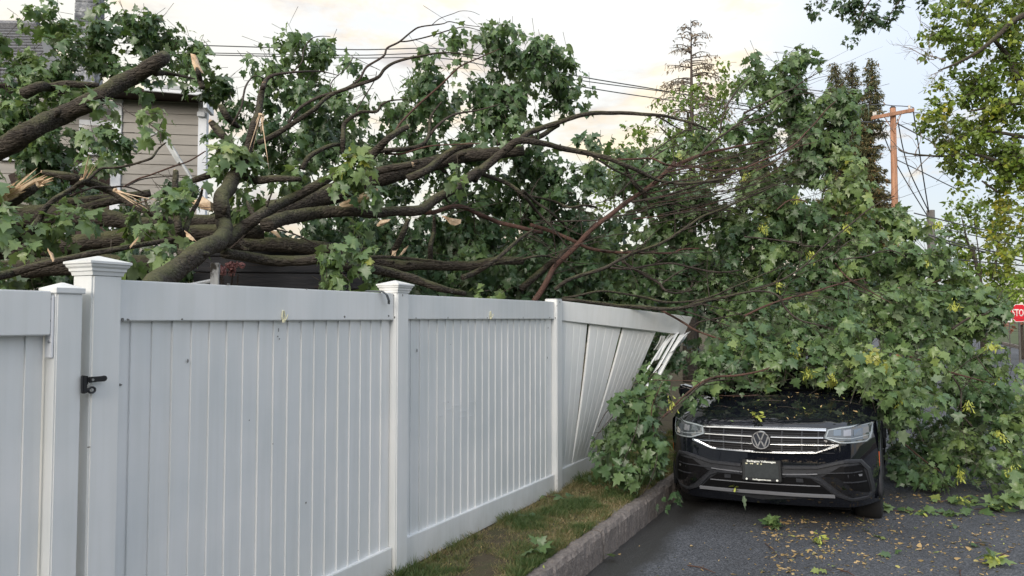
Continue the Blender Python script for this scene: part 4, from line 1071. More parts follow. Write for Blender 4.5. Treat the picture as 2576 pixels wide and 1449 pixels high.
# a dark cowl at the windscreen base with wipers
mb = MB(); mb.grid(10, 2, lambda s, t: Vector(((s * 2 - 1) * .80, 1.10 + .10 * t + .08 * (s * 2 - 1) ** 2, 1.125 + .02 * t - .04 * (s * 2 - 1) ** 2))); mb.build('cowl', M_BLKP, car)
for x in (-.5, .1):
    mb = MB(); mb.tube([(x, 1.16, 1.15), (x + .3, 1.20, 1.175), (x + .62, 1.30, 1.22)], [.012, .009, .006], 5); mb.build('wiper', M_BLKP, car)

# front details (right half traced, mirrored to the left)
def both(pl_c, fn):
    pl = [C(*p) for p in pl_c]; r = []
    for q in (pl, list(reversed(mirror(pl)))): r.append(fn(q))
    return r
def hl(q):
    o = patch(q, .012, .05, 'headlight', M_LENS, car)
    c_ = (sum(p[0] for p in q) / len(q), sum(p[1] for p in q) / len(q))
    sh = [(c_[0] + (p[0] - c_[0]) * .93, c_[1] + (p[1] - c_[1]) * .88) for p in q]
    band(sh, .0055, .013, .004, 'light_guide', M_DRL, o, True)
    # projector boxes and light bar inside
    ws = [p[1] for p in q]; us = [p[0] for p in q]; sg = 1 if c_[0] > 0 else -1
    ui = min(abs(a) for a in us); uo = max(abs(a) for a in us); L = uo - ui
    for i in range(3):
        a = ui + L * (.20 + .20 * i); b = a + L * .15; zc_ = max(ws) - .055 - .002 * i
        patch([(sg * a, zc_ - .030), (sg * b, zc_ - .028), (sg * b, zc_ + .020), (sg * a, zc_ + .016)][::sg], .0145, .004, 'projector', M_LAMP if i != 1 else M_SATIN, o)
    z1 = c_[1] - .018
    band([(sg * (ui + L * .06), z1 + .002), (sg * (ui + L * .55), z1 - .010), (sg * (uo - L * .12), z1 + .002)], .003, .014, .002, 'light_bar', M_DRL, o)
    return o
HLP = [(1480, 578), (1600, 556), (1760, 530), (1892, 503), (1884, 590), (1866, 655), (1835, 683), (1700, 700), (1592, 702), (1455, 655)]
both(HLP, hl)
# grille recess
GR = [(923, 560), (1200, 570), (1478, 585), (1455, 655), (1575, 712), (1460, 756), (1390, 775), (1150, 785), (923, 778)]
g = [C(*p) for p in GR]; full = g[::-1] + mirror(g)[1:-1]
gr = patch(full[::-1], .003, .01, 'grille', M_BLKP, car)
bpy.data.materials['black_plastic']
# fine mesh behind
for row in range(11):
    w_ = g[-1][1] + .012 + row * .0195
    hwid = .53 + (.06 if w_ < .68 else 0)
    band([(-hwid, w_), (hwid, w_)], .0018, .0035, .002, 'grille_slat', M_PLAST, gr)
for x in (1095, 1268, 1410):
    both([(x, 590), (x - 2, 770)], lambda q: band(q, .007, .005, .010, 'grille_rib', M_PLAST, gr))
def sym(pl_c, hw, off, th, name, m, hw2=None):
    q = [C(*p) for p in pl_c]; q = mirror(q)[::-1] + q[(1 if abs(q[0][0]) < .02 else 0):]
    return band(q, hw, off, th, name, m, car)
cu_, cw_ = C(923, 667)
sym([(923, 567), (1100, 571), (1300, 577), (1476, 583)], .0125, .010, .014, 'chrome_bar', M_CHR)
def sidebars(pl): both(pl, lambda q: band(q, .0085, .010, .014, 'chrome_bar', M_CHR, car))
sidebars([(998, 640), (1200, 645), (1452, 648)])
sidebars([(996, 704), (1250, 708), (1450, 712), (1575, 708)])
sym([(923, 772), (1200, 777), (1380, 778), (1465, 752), (1585, 712)], .0115, .012, .016, 'chrome_bar', M_CHR)
# emblem
er = .077; ez = cw_; ey = vf(0, ez) - .040
em = empty('emblem', (0, 0, 0)); em.parent = car
def ering(r0, r1, y0, y1, m, name):
    mb = MB(); rings = []
    for k in range(41):
        a = k * 2 * math.pi / 40; rings.append([(r * math.cos(a), y, ez + r * math.sin(a)) for r, y in ((r0, y0), (r0, y1), (r1, y1), (r1, y0))])
    mb.loft(rings, cap=False); me = mb.me(name, m); bm = bmesh.new(); bm.from_mesh(me); bmesh.ops.recalc_face_normals(bm, faces=bm.faces); bm.to_mesh(me); bm.free(); return link(name, me, em)
mb = MB(); mb.loft([[(er * .97 * math.cos(a), y, ez + er * .97 * math.sin(a)) for a in [k * math.pi / 20 for k in range(40)]] for y in (ey + .03, ey)]); 
mb.build('disc', mat('emblem_blue', (.006, .012, .025), .12, 0, .6, 1), em)
ering(er * .90, er * 1.02, ey + .02, ey - .007, M_CHR, 'ring')
def stroke(pts, wd, name):
    for (a, b) in zip(pts, pts[1:]):
        dx, dz = b[0] - a[0], b[1] - a[1]; L = math.hypot(dx, dz); nx, nz = -dz / L * wd / 2, dx / L * wd / 2; ex_, ez_ = dx / L * wd * .3, dz / L * wd * .3
        mb = MB(); q = [(a[0] + nx - ex_, a[1] + nz - ez_), (b[0] + nx + ex_, b[1] + nz + ez_), (b[0] - nx + ex_, b[1] - nz + ez_), (a[0] - nx - ex_, a[1] - nz - ez_)]
        mb.loft([[(x, ey - .001, ez + z) for x, z in q], [(x, ey - .007, ez + z) for x, z in q]]); mb.build(name, M_CHR, em)
stroke([(-.030, .064), (-.006, .008), (.006, .008), (.030, .064)], .0115, 'letter_v')
stroke([(-.063, .034), (-.029, -.058), (-.003, -.006), (.003, -.006), (.029, -.058), (.063, .034)], .0115, 'letter_w')
# lower bumper: matt cladding, side intakes, central intake
LOWR = [(923, 905), (1110, 905), (1400, 905), (1560, 872), (1660, 850), (1780, 848), (1850, 920), (1890, 1060), (1895, 1110), (1850, 1168), (1700, 1200), (1560, 1162), (923, 1185)]
g = [C(*p) for p in LOWR]; full = g[::-1] + mirror(g)[1:-1]; 
clad = patch(full[::-1], .006, .02, 'bumper_cladding', M_PLAST, car)
both([(1450, 985), (1600, 900), (1770, 882), (1800, 905), (1845, 1040), (1858, 1105), (1840, 1140), (1700, 1160), (1570, 1090)], lambda q: patch(q, .009, .003, 'side_intake', M_BLKP, clad))
both([(1425, 985), (1560, 995), (1650, 1045), (1715, 1108), (1852, 1122), (1838, 1146), (1700, 1164), (1600, 1120)], lambda q: patch(q, .016, .01, 'gloss_blade', M_GLOSS, clad))
both([(1110, 905), (1400, 907), (1560, 872), (1660, 853), (1775, 850), (1845, 920), (1880, 1060), (1885, 1110), (1845, 1160), (1700, 1187), (1570, 1145), (1430, 1020), (1340, 985), (1120, 975)], lambda q: band(q, .016, .008, .018, 'intake_frame', M_PLAST, clad))
both([(1300, 962), (1600, 955), (1790, 938)], lambda q: band(q, .005, .012, .010, 'intake_blade', M_PLAST, clad))
both([(1625, 1036), (1830, 1022)], lambda q: band(q, .006, .012, .010, 'intake_blade', M_PLAST, clad))
both([(1755, 965), (1790, 962), (1788, 980), (1765, 982)], lambda q: patch(q, .016, .006, 'sensor', M_SATIN, clad))
g = [C(*p) for p in [(923, 990), (1250, 998), (1350, 1010), (1440, 1065), (1540, 1150), (1250, 1148), (923, 1135)]]; full = g[::-1] + mirror(g)[1:-1]
li = patch(full[::-1], .010, .003, 'lower_intake', M_BLKP, clad)
sym([(923, 960), (1110, 966), (1290, 966), (1400, 962)], .0055, .014, .012, 'bumper_line', M_SATIN)
sym([(923, 1043), (1150, 1056), (1425, 1068)], .0045, .016, .010, 'intake_bar', M_SATIN)
sym([(923, 1122), (1200, 1142), (1555, 1158)], .0175, .016, .020, 'skid_plate', M_SATIN)
both([(1215, 1000), (1275, 1003), (1280, 1035), (1220, 1032)], lambda q: patch(q, .022, .015, 'radar_sensor', M_PLAST, clad))
# number plate and frame
pu, pw_ = C(937, 928); plz = pw_; py_ = -.045
pl_ = empty('number_plate', (0, py_, plz), (R(-3), 0, 0)); pl_.parent = car
mb = MB(); mb.box(-.168, .168, 0, .016, -.094, .094); mb.build('frame', mat('plate_frame', (.015, .017, .02), .35), pl_, bevel=.008)
mb = MB(); mb.box(-.145, .145, -.0035, .001, -.066, .062); mb.build('plate', nmat('plate_dark', [(.3, (.022, .027, .03)), (.7, (.032, .038, .042))], 20, 3, .5, .1), pl_, bevel=.004)
M_PRT = mat('frame_print', (.82, .84, .80), .5)
text('Burlington Volkswagen', .0235, M_PRT, pl_, (0, -.0035, .077), (math.pi / 2, 0, 0), 'lettering', .0008, .0008, 1.12)
text('burlingtonvw.com', .020, M_PRT, pl_, (0, -.0035, -.079), (math.pi / 2, 0, 0), 'lettering', .0008, .0006, 1.05)
for x in (-.128, .128):
    mb = MB(); mb.tube([(x, 0, -.078), (x, -.005, -.078)], .009, 10); mb.build('screw', M_PRT, pl_)
for x, w_ in ((-.125, .022), (-.09, .012), (-.075, .016), (-.03, .018), (0.0, .014)):
    mb = MB(); mb.loft([[(x + dx * w_, -.0045, .056 + dz * .007) for dx, dz in ((-.5, .6), (.5, .5), (.3, -.6), (-.2, -.9))], [(x + dx * w_, -.0040, .056 + dz * .007) for dx, dz in ((-.5, .6), (.5, .5), (.3, -.6), (-.2, -.9))]]); mb.build('peeled_sticker', M_CREAM, pl_)

# ------------------------------------------------------------------ the fallen tree
def in_fence(Q, tl=2.9):
    """False where a point would stand on the street side of the upright fence or inside the car"""
    x, y, z = Q[:, 0], Q[:, 1], Q[:, 2]
    t = (x - F0.x) * FD.x + (y - F0.y) * FD.y; s = (x - F0.x) * FN.x + (y - F0.y) * FN.y
    bad = (t < tl) & (s > -.2) & (z < 2.2)
    bad |= (t < tl) & (s > -.14)
    lean = np.clip((t - 2.7) / 2.4, 0, 1) * .85 * z / 1.6
    bad |= (t >= 2.7) & (t < 4.3) & (s > -.25) & (s < lean + .15) & (z < 1.9) 
    bad |= (x > 1.1) & (x < 2.14) & (y > 7.3) & (y < 8.75) & (z > 1.28) & (z < 1.72)      # pocket kept open around the drooping rail
    M = np.array(CI); q = np.c_[Q, np.ones(len(Q))] @ M.T
    u, v, w_ = q[:, 0], q[:, 1], q[:, 2]
    top = np.where(v < 1.15, np.interp(v, [0, .12, .25, .45, .8, 1.15], [.84, .87, .93, .99, 1.065, 1.12]) + .015, np.interp(v, [1.15, 1.78, 2.1, 3.2, 4.2, 4.65], [1.14, 1.62, 1.68, 1.70, 1.66, 1.1]))
    bad |= (np.abs(u) < .96) & (v > -.03) & (v < 4.75) & (w_ < top)
    bad |= z < np.where(((x - K0.x) * KN.x + (y - K0.y) * KN.y) > 0, -.15, .03)
    return ~bad

tree = empty('fallen_maple', (P(600, 640, 6.0).x, 6.0, 0), (0, 0, 0), 'huge fallen maple with mossy limbs and drooping green leaves lying over fence and car', 'tree')
TO = tree.location.copy()
def limb(k, Y0, Y1, pts, m=None, parent=None, name='limb', off=None, ends=(False, False), sides=None, jit=.05, wob=1.0):
    m = m or M_BARK; parent = parent or tree; off = TO if off is None else off
    n = len(pts); W, Rr = [], []; s = CROP[k][2]; last = 0
    ths = [p[2] if len(p) > 2 else None for p in pts]
    known = [(i, t) for i, t in enumerate(ths) if t is not None]
    for i, p in enumerate(pts):
        if ths[i] is None:
            a = [q for q in known if q[0] < i]; b = [q for q in known if q[0] > i]
            if a and b: th = a[-1][1] + (b[0][1] - a[-1][1]) * (i - a[-1][0]) / (b[0][0] - a[-1][0])
            elif a: th = a[-1][1]
            else: th = b[0][1]
        else: th = ths[i]
        Y = Y0 + (Y1 - Y0) * i / max(1, n - 1) + (.10 * wob * math.sin(i * 2.3 + p[0]) if 0 < i < n - 1 else 0)
        W.append(P(*cr(k, p[0], p[1]), Y) - off); Rr.append(max(th * .84 * s / 2 / FPX * Y, .0022))
    sp, sr = smooth_pts(W, Rr, 5)
    big = max(sr)
    sr = [r * (1 + .10 * noise.noise(Vector((i * .35, big * 50, 1)))) for i, r in enumerate(sr)]
    sp = [p + Vector((noise.noise(p * 3.1), noise.noise(p * 3.1 + Vector((9, 0, 0))), noise.noise(p * 3.1 + Vector((0, 9, 0))))) * min(.03, big * .5) for p in sp]
    if sides is None: sides = 22 if big > .05 else (12 if big > .02 else 7)
    mb = MB(); mb.tube(sp, sr, sides, jit if big > .03 else .03)
    if big > .045:          # old branch stubs and knots along the heavy limbs
        for _ in range(int(sum((b - a).length for a, b in zip(sp, sp[1:])) * 2.2)):
            i = random.randrange(2, len(sp) - 2); d = (sp[i + 1] - sp[i]).normalized(); q = Vector((random.gauss(0, 1), random.gauss(-.6, 1), random.gauss(.4, 1))); q = (q - d * q.dot(d)).normalized()
            l_ = random.choice([.012, .02, .02, .06, .10]); rk = sr[i] * random.uniform(.14, .34); c0 = sp[i] + q * sr[i] * .7
            mb.tube([c0, c0 + q * sr[i] * .32, c0 + (q + d * .3) * (sr[i] * .34 + l_ * .5), c0 + (q + d * .5) * (sr[i] * .34 + l_)], [rk * 1.8, rk * 1.15, rk, rk * .7], 8, .08)
    o = mb.build(name, m, parent, True)
    for e, (c_, r_, d_) in zip(ends, ((sp[0], sr[0], (sp[0] - sp[1])), (sp[-1], sr[-1], (sp[-1] - sp[-2])))):
        if e: splinter(c_, d_.normalized(), r_, r_ * e, o)
    return o, sp, sr
def splinter(c_, d, r_, L, parent, n=20, name='splinter'):
    mb = MB(); s = d.orthogonal().normalized(); b = d.cross(s)
    mb.tube([c_ - d * r_ * .4, c_ + d * r_ * .12], [r_ * .93, r_ * .80], 10)
    for i in range(n):
        a = random.uniform(0, 6.28); q = random.uniform(0, .78) * r_; p = c_ + (s * math.cos(a) + b * math.sin(a)) * q
        l = L * random.uniform(.3, 1.0) * (1 if random.random() < .7 else .4); wd = r_ * random.uniform(.05, .27)
        dd = (d + (s * random.gauss(0, .12) + b * random.gauss(0, .12))).normalized(); e = dd.orthogonal().normalized(); e = (e * math.cos(a) + dd.cross(e) * math.sin(a)); f = dd.cross(e)
        mb.loft([[p + e * wd + f * wd * .4, p - e * wd + f * wd * .4, p - e * wd - f * wd * .4, p + e * wd - f * wd * .4],
                 [p + dd * l * .7 + e * wd * .7 + f * wd * .3, p + dd * l * .6 - e * wd * .6 + f * wd * .3, p + dd * l * .6 - e * wd * .6 - f * wd * .3, p + dd * l * .7 + e * wd * .7 - f * wd * .3],
                 [p + dd * l + e * wd * .2, p + dd * l * .85 - e * wd * .25, p + dd * l * .85 - e * wd * .2, p + dd * l + e * wd * .1]])
    return mb.build(name, M_WOOD, parent)

B, B2, BR_ = M_BARK, M_BARK2, M_BARKR
LB = []      # thin branches of the right part: seeds for more twigs
# --- heavy logs behind the fence
limb(2, 6.6, 6.9, [(-250, 640, 280), (0, 690, 270), (300, 650, 240), (600, 660, 205), (900, 690, 185), (1130, 720, 150), (1500, 730, 140), (2000, 700, 150)], name='trunk')
limb(2, 6.1, 6.3, [(-300, 980, 230), (0, 950, 220), (300, 930, 210), (700, 880, 190), (1100, 850, 180), (1450, 830, 170), (1800, 800, 160), (2300, 790, 150)], name='trunk')
limb(2, 6.9, 6.8, [(-300, 1130, 190), (300, 1120, 200), (900, 1080, 200), (1500, 1080, 180)])
limb(4, 6.6, 7.4, [(-200, 900, 150), (150, 910, 150), (500, 930, 155), (850, 940, 150), (1250, 1000, 130)], name='trunk')
limb(4, 7.4, 7.8, [(1100, 1060, 120), (1400, 1085, 115), (1700, 1085, 105), (2000, 1110, 100), (2300, 1070, 90), (2600, 1060, 80)])
limb(4, 6.9, 7.9, [(100, 680, 200), (500, 610, 210), (800, 510, 210), (1100, 410, 200), (1500, 300, 170), (1800, 205, 155), (2200, 130, 140), (2600, 90, 100)], name='trunk')
limb(2, 6.9, 6.9, [(520, 540, 70), (800, 520, 90), (1050, 500, 80), (1300, 470, 80)]); limb(2, 6.7, 6.8, [(700, 600, 80), (950, 540, 90), (1150, 520, 70)])
# --- middle limbs
limb(4, 5.6, 7.3, [(380, 740, 150), (520, 690, 150), (700, 650, 140), (850, 630, 128), (1100, 630, 116), (1300, 635, 110), (1650, 612, 104), (1850, 520, 98), (2030, 400, 92), (2222, 260, 92)])
limb(5, 7.3, 8.0, [(0, 1300, 104), (150, 1150, 92), (300, 1030, 84), (400, 975, 76), (600, 990, 62), (800, 1045, 58), (1000, 1090, 54), (1200, 1140, 48), (1330, 1190, 44), (1500, 1280, 38), (1650, 1330, 32), (1900, 1340, 26), (2222, 1300, 20)])
limb(5, 7.5, 8.1, [(400, 985, 70), (450, 930, 62), (520, 890, 60), (700, 830, 52), (900, 765, 46), (1060, 742, 45), (1300, 742, 40), (1560, 747, 35), (1750, 790, 28), (1900, 825, 25), (2040, 892, 13)])
limb(5, 8.0, 8.1, [(1560, 750, 22), (1650, 800, 18), (1750, 860, 14), (1830, 890, 8)], B2); limb(5, 8.0, 8.1, [(1880, 820, 20), (1950, 870, 14), (2050, 890, 8)], B2)
limb(5, 8.4, 8.6, [(200, 1000, 60), (400, 975, 55), (560, 940, 55), (680, 880, 50), (740, 850, 30)])
# forked limb in front
limb(2, 3.75, 5.2, [(1150, 1330, 210), (1290, 1270, 215), (1450, 1170, 220), (1650, 1040, 205), (1830, 920, 190), (1930, 830, 160)], ends=(False, False))
limb(2, 5.15, 6.2, [(1900, 880, 170), (1930, 790, 150), (1945, 700, 150), (1940, 600, 158), (1930, 480, 160), (1975, 370, 150), (2060, 270, 130), (2120, 160, 95), (2150, 60, 80)])
limb(4, 5.2, 6.6, [(-60, 900, 130), (30, 870, 135), (180, 780, 132), (300, 690, 125), (430, 600, 115), (600, 500, 105), (800, 400, 95), (900, 345, 85), (960, 300, 70)])
limb(2, 5.0, 5.1, [(1590, 1060, 105), (1570, 950, 95), (1560, 850, 85), (1550, 750, 75), (1530, 600, 68), (1515, 420, 62), (1520, 280, 55)], ends=(False, .7))
limb(2, 5.05, 5.2, [(1560, 880, 60), (1610, 770, 58), (1650, 660, 50), (1710, 560, 40), (1745, 480, 30), (1755, 430, 22)], ends=(False, 2.5))
limb(2, 6.2, 6.0, [(1680, 360, 60), (1800, 310, 70), (1900, 290, 80), (2100, 330, 85), (2222, 360, 90), (2400, 340, 70), (2600, 350, 50)])
limb(3, 6.2, 6.4, [(220, 1330, 95), (240, 1230, 90), (270, 1100, 82), (310, 930, 75), (345, 790, 62), (365, 720, 45)], ends=(False, 1.0))
o, sp, sr = limb(3, 6.35, 6.9, [(350, 760, 55), (375, 700, 45), (420, 665, 34), (500, 645, 28), (700, 620, 22), (850, 612, 15), (1000, 652, 7)], B2)
splinter(P(*cr(3, 330, 1000), 6.2) - TO, (P(*cr(3, 275, 1230), 6.15) - P(*cr(3, 360, 830), 6.2)).normalized(), .028, .5, tree, 9)
limb(3, 6.6, 7.0, [(600, 625, 18), (680, 540, 15), (700, 430, 14), (760, 340, 12), (840, 315, 9), (930, 318, 6)], B2)
limb(3, 6.4, 6.8, [(80, 1080, 22), (160, 930, 22), (190, 760, 20), (240, 680, 16), (290, 655, 13), (380, 690, 10)], B2)
limb(3, 6.6, 6.9, [(-20, 920, 60), (40, 1010, 70), (90, 1060, 60), (140, 1100, 40)]); 
limb(3, 6.6, 6.7, [(-80, 1200, 75), (-20, 1110, 85), (-70, 1050, 80)] if False else [(10, 1190, 80), (-50, 1120, 82), (-100, 1060, 62)], ends=(False, 1.2))
limb(3, 7.4, 7.8, [(300, 1245, 60), (560, 1100, 52), (780, 950, 45), (930, 820, 40), (1150, 740, 38), (1330, 680, 36), (1400, 600, 32), (1500, 540, 30), (1700, 490, 24), (1900, 460, 18), (2222, 480, 10)])
limb(3, 7.5, 8.0, [(570, 1065, 35), (620, 980, 34), (700, 910, 32), (850, 830, 30), (1050, 770, 28), (1180, 690, 27), (1240, 580, 25), (1390, 490, 23), (1420, 420, 22), (1530, 360, 20), (1650, 260, 18), (1720, 230, 15), (1890, 210, 12), (1960, 190, 10), (2080, 210, 8), (2222, 230, 6)], B2)
limb(3, 7.8, 8.0, [(1530, 360, 16), (1610, 355, 15), (1800, 310, 14), (2000, 250, 12), (2100, 235, 9), (2222, 262, 6)], B2)
limb(3, 7.9, 8.0, [(1810, 215, 8), (1880, 160, 8), (2000, 115, 7), (2060, 95, 6), (2150, 100, 5), (2222, 130, 4)], B2)
limb(3, 7.2, 8.2, [(1470, 1180, 26), (1550, 1050, 24), (1700, 900, 22), (1900, 720, 20), (2050, 580, 17), (2222, 500, 13), (2400, 420, 8)], BR_)
limb(3, 6.9, 7.1, [(1180, 1460, 95), (1250, 1400, 92), (1330, 1300, 86), (1430, 1200, 74), (1530, 1140, 64), (1600, 1105, 58)], ends=(False, 1.0))
limb(3, 7.1, 7.4, [(1040, 1320, 52), (1040, 1200, 50), (1045, 1090, 46), (1080, 1040, 42), (1140, 1000, 38), (1200, 970, 34), (1330, 965, 30), (1370, 910, 24), (1450, 870, 19), (1570, 860, 10)])
limb(3, 6.8, 7.2, [(680, 1460, 52), (750, 1350, 52), (930, 1265, 44), (1040, 1255, 40)]); limb(3, 7.0, 7.6, [(1180, 1370, 60), (1330, 1310, 56), (1600, 1290, 46), (1740, 1250, 40), (1790, 1150, 35), (1800, 1010, 28), (1890, 880, 16)])
limb(3, 7.5, 7.8, [(1740, 1260, 34), (1850, 1100, 30), (1990, 1000, 24), (2200, 960, 18), (2400, 900, 10)], B2)
limb(3, 7.2, 7.4, [(930, 790, 12), (950, 700, 11), (1080, 580, 9), (1120, 490, 6)], B2); limb(3, 7.4, 7.5, [(1110, 485, 5), (1180, 520, 6), (1360, 610, 7)], B2)
limb(3, 7.3, 7.6, [(1150, 965, 16), (1230, 830, 13), (1310, 700, 11), (1330, 620, 6)], B2); limb(3, 7.2, 7.3, [(1400, 1330, 26), (1550, 1330, 22), (1780, 1270, 18), (2000, 1255, 14), (2222, 1240, 10)], BR_)
limb(4, 6.9, 7.0, [(1190, 300, 92), (1350, 280, 84), (1500, 240, 76), (1640, 210, 70)], ends=(False, .8)); limb(4, 7.0, 7.4, [(1600, 340, 80), (1750, 270, 80), (1850, 200, 76), (2000, 100, 72), (2160, 40, 55)])
limb(4, 7.2, 7.2, [(1470, 990, 72), (1530, 880, 66), (1570, 780, 58), (1600, 690, 48)]); limb(4, 7.3, 7.3, [(1800, 1040, 58), (1800, 920, 50), (1825, 800, 42), (1830, 660, 30)])
limb(4, 6.6, 6.9, [(1250, 1020, 40), (1500, 1020, 35), (1900, 1060, 28)]); limb(4, 6.2, 6.5, [(0, 1000, 16), (160, 860, 18), (250, 775, 17), (400, 772, 15), (600, 812, 17), (860, 935, 12), (1000, 985, 7)], B2)
limb(4, 5.3, 6.8, [(0, 985, 110), (200, 1020, 112), (450, 1060, 116), (700, 1060, 112), (850, 1050, 104), (1130, 1120, 102), (1300, 1120, 102), (1500, 1160, 98), (1700, 1225, 90), (1900, 1290, 74), (2100, 1350, 56)])
# left slender limbs
limb(2, 4.3, 5.0, [(-80, 1200, 92), (100, 1150, 88), (250, 1105, 76), (500, 1045, 72), (800, 985, 66), (1100, 930, 58), (1350, 890, 52), (1540, 845, 45)])
limb(2, 4.9, 5.3, [(-60, 1010, 80), (0, 990, 80), (150, 900, 78), (280, 800, 70), (340, 700, 62), (390, 610, 58), (480, 525, 54), (640, 430, 50), (710, 370, 42), (780, 335, 32), (870, 250, 26), (1000, 238, 26), (1150, 215, 25), (1320, 170, 25), (1370, 80, 20), (1440, 30, 14)])
splinter(P(*cr(2, 720, 350), 5.15) - TO, (P(*cr(2, 775, 240), 5.1) - P(*cr(2, 720, 345), 5.15)).normalized(), .022, .28, tree, 8)
limb(2, 5.2, 5.5, [(610, 490, 16), (700, 455, 22), (830, 412, 22), (960, 415, 22), (1100, 410, 18), (1300, 480, 12)], B2); limb(2, 5.3, 5.8, [(1070, 410, 16), (1200, 340, 18), (1300, 310, 16), (1500, 235, 18), (1640, 185, 16), (1780, 100, 12)], BR_)
limb(2, 5.3, 5.7, [(1110, 400, 14), (1250, 340, 14), (1500, 320, 12), (1640, 345, 8)], B2); limb(2, 5.3, 5.5, [(1040, 568, 12), (1150, 568, 12), (1290, 520, 11), (1430, 440, 8)], BR_)
limb(2, 5.5, 5.6, [(1255, 515, 24), (1290, 600, 26), (1370, 690, 28), (1440, 780, 28), (1480, 850, 26)], ends=(1.5, False))
limb(1, 5.4, 6.0, [(1390, 1240, 12), (1385, 1150, 14), (1300, 1080, 12), (1180, 1010, 12), (1100, 965, 11), (1040, 910, 10), (950, 905, 9), (850, 930, 6)], B2); limb(1, 5.9, 6.0, [(1040, 910, 7), (940, 870, 6), (860, 815, 4)], B2); limb(1, 5.5, 5.5, [(1380, 1110, 10), (1400, 1060, 8)], B2)
limb(2, 5.7, 6.1, [(380, 280, 48), (600, 320, 86), (800, 380, 92), (950, 440, 86), (1150, 560, 80), (1350, 650, 88), (1500, 740, 88), (1620, 830, 80)], ends=(1.6, False))
splinter(P(*cr(2, 1000, 440), 5.6) - TO, (P(*cr(2, 1190, 545), 5.6) - P(*cr(2, 980, 435), 5.6)).normalized(), .022, .42, tree, 9)
limb(1, 6.9, 7.1, [(200, 800, 120), (330, 755, 110), (450, 745, 92), (650, 735, 72), (860, 735, 50)]); limb(1, 7.0, 7.2, [(500, 940, 26), (620, 830, 20), (700, 750, 15)], B2)
# --- right-hand limbs and branches
def rb(*a, **k):
    o, sp, sr = limb(*a, **k); LB.append((sp, sr)); return o
rb(6, 7.6, 8.4, [(520, 1160, 62), (560, 1100, 60), (640, 970, 58), (700, 860, 56), (870, 700, 54), (980, 580, 54), (1090, 480, 52), (1220, 380, 50), (1340, 290, 50), (1500, 180, 48), (1640, 70, 46), (1740, -40, 44)], BR_)
rb(5, 8.4, 8.9, [(1660, 1250, 44), (1760, 1185, 40), (1960, 1100, 36), (2222, 1040, 26), (2500, 980, 16)], BR_); rb(5, 8.3, 8.7, [(1960, 1100, 30), (2040, 1010, 27), (2222, 880, 22), (2450, 720, 14), (2600, 640, 8)], B2)
rb(5, 8.4, 8.8, [(2130, 905, 22), (2150, 780, 20), (2200, 660, 17), (2280, 540, 14), (2400, 420, 9)], B2)
rb(6, 7.5, 8.3, [(700, 1060, 42), (800, 985, 42), (900, 945, 40), (1130, 870, 38), (1270, 800, 36), (1400, 740, 34), (1580, 670, 32), (1740, 590, 30), (1870, 500, 28), (1990, 420, 26), (2222, 330, 22), (2500, 200, 14), (2750, 90, 8)])
rb(4, 6.9, 8.0, [(1680, 620, 50), (1800, 640, 48), (1880, 615, 46), (1970, 585, 46), (2050, 582, 46), (2130, 605, 46), (2222, 650, 46), (2380, 715, 44), (2600, 770, 42), (2760, 805, 40)], BR_)
rb(6, 8.0, 8.3, [(490, 495, 42), (660, 555, 40), (850, 630, 38), (1000, 700, 36), (1180, 735, 32), (1300, 740, 28), (1500, 738, 24), (1700, 745, 20), (1800, 710, 16), (1950, 700, 12)], BR_)
rb(6, 7.4, 8.1, [(40, 40, 44), (130, 75, 44), (280, 140, 42), (420, 240, 38), (520, 350, 34), (600, 440, 28), (700, 550, 20), (800, 680, 14)]); rb(6, 7.6, 8.2, [(420, 200, 30), (520, 290, 28), (640, 370, 26), (760, 480, 22), (830, 560, 14)])
rb(6, 8.0, 8.4, [(450, 235, 24), (550, 260, 26), (700, 295, 28), (820, 345, 28), (950, 330, 28), (1060, 350, 24)])
rb(6, 7.0, 7.6, [(-100, 960, 62), (0, 920, 56), (100, 860, 52), (180, 800, 48), (330, 670, 40), (430, 590, 32), (510, 540, 20)]); rb(6, 7.3, 7.6, [(150, 840, 28), (280, 815, 28), (400, 800, 27), (520, 775, 26), (640, 770, 24), (720, 785, 18)])
rb(6, 8.1, 8.3, [(400, 1060, 70), (500, 970, 68), (600, 880, 64), (720, 790, 60), (820, 710, 56), (1000, 580, 40)])
rb(6, 7.6, 8.3, [(770, 1130, 28), (900, 1110, 24), (1100, 1070, 22), (1300, 1095, 24), (1500, 1135, 26), (1640, 1165, 26), (1820, 1165, 24), (2000, 1140, 22), (2222, 1050, 18), (2500, 930, 14), (2700, 850, 9)])
rb(6, 7.5, 8.2, [(700, 1150, 34), (850, 1145, 34), (1000, 1165, 36), (1200, 1190, 40), (1400, 1210, 42), (1600, 1225, 42), (1780, 1222, 38), (1950, 1180, 34), (2100, 1140, 30), (2222, 1110, 26), (2450, 1060, 20), (2650, 1000, 12)])
rb(6, 8.15, 7.5, [(1590, 1220, 28), (1680, 1270, 24), (1800, 1340, 23), (1900, 1400, 22), (2010, 1445, 21), (2200, 1510, 19), (2400, 1560, 17), (2600, 1640, 13), (2800, 1700, 8)], BR_)
rb(6, 8.0, 7.9, [(1880, 1395, 14), (1950, 1340, 14), (2100, 1310, 12), (2300, 1270, 8)], B2); rb(6, 8.0, 8.1, [(1780, 1240, 20), (1900, 1270, 16), (2080, 1330, 14), (2260, 1390, 10), (2450, 1420, 6)], B2)
rb(6, 7.9, 8.4, [(1180, 870, 24), (1340, 880, 22), (1500, 850, 22), (1720, 832, 22), (1900, 870, 20), (2130, 912, 18), (2300, 890, 14)], B2)
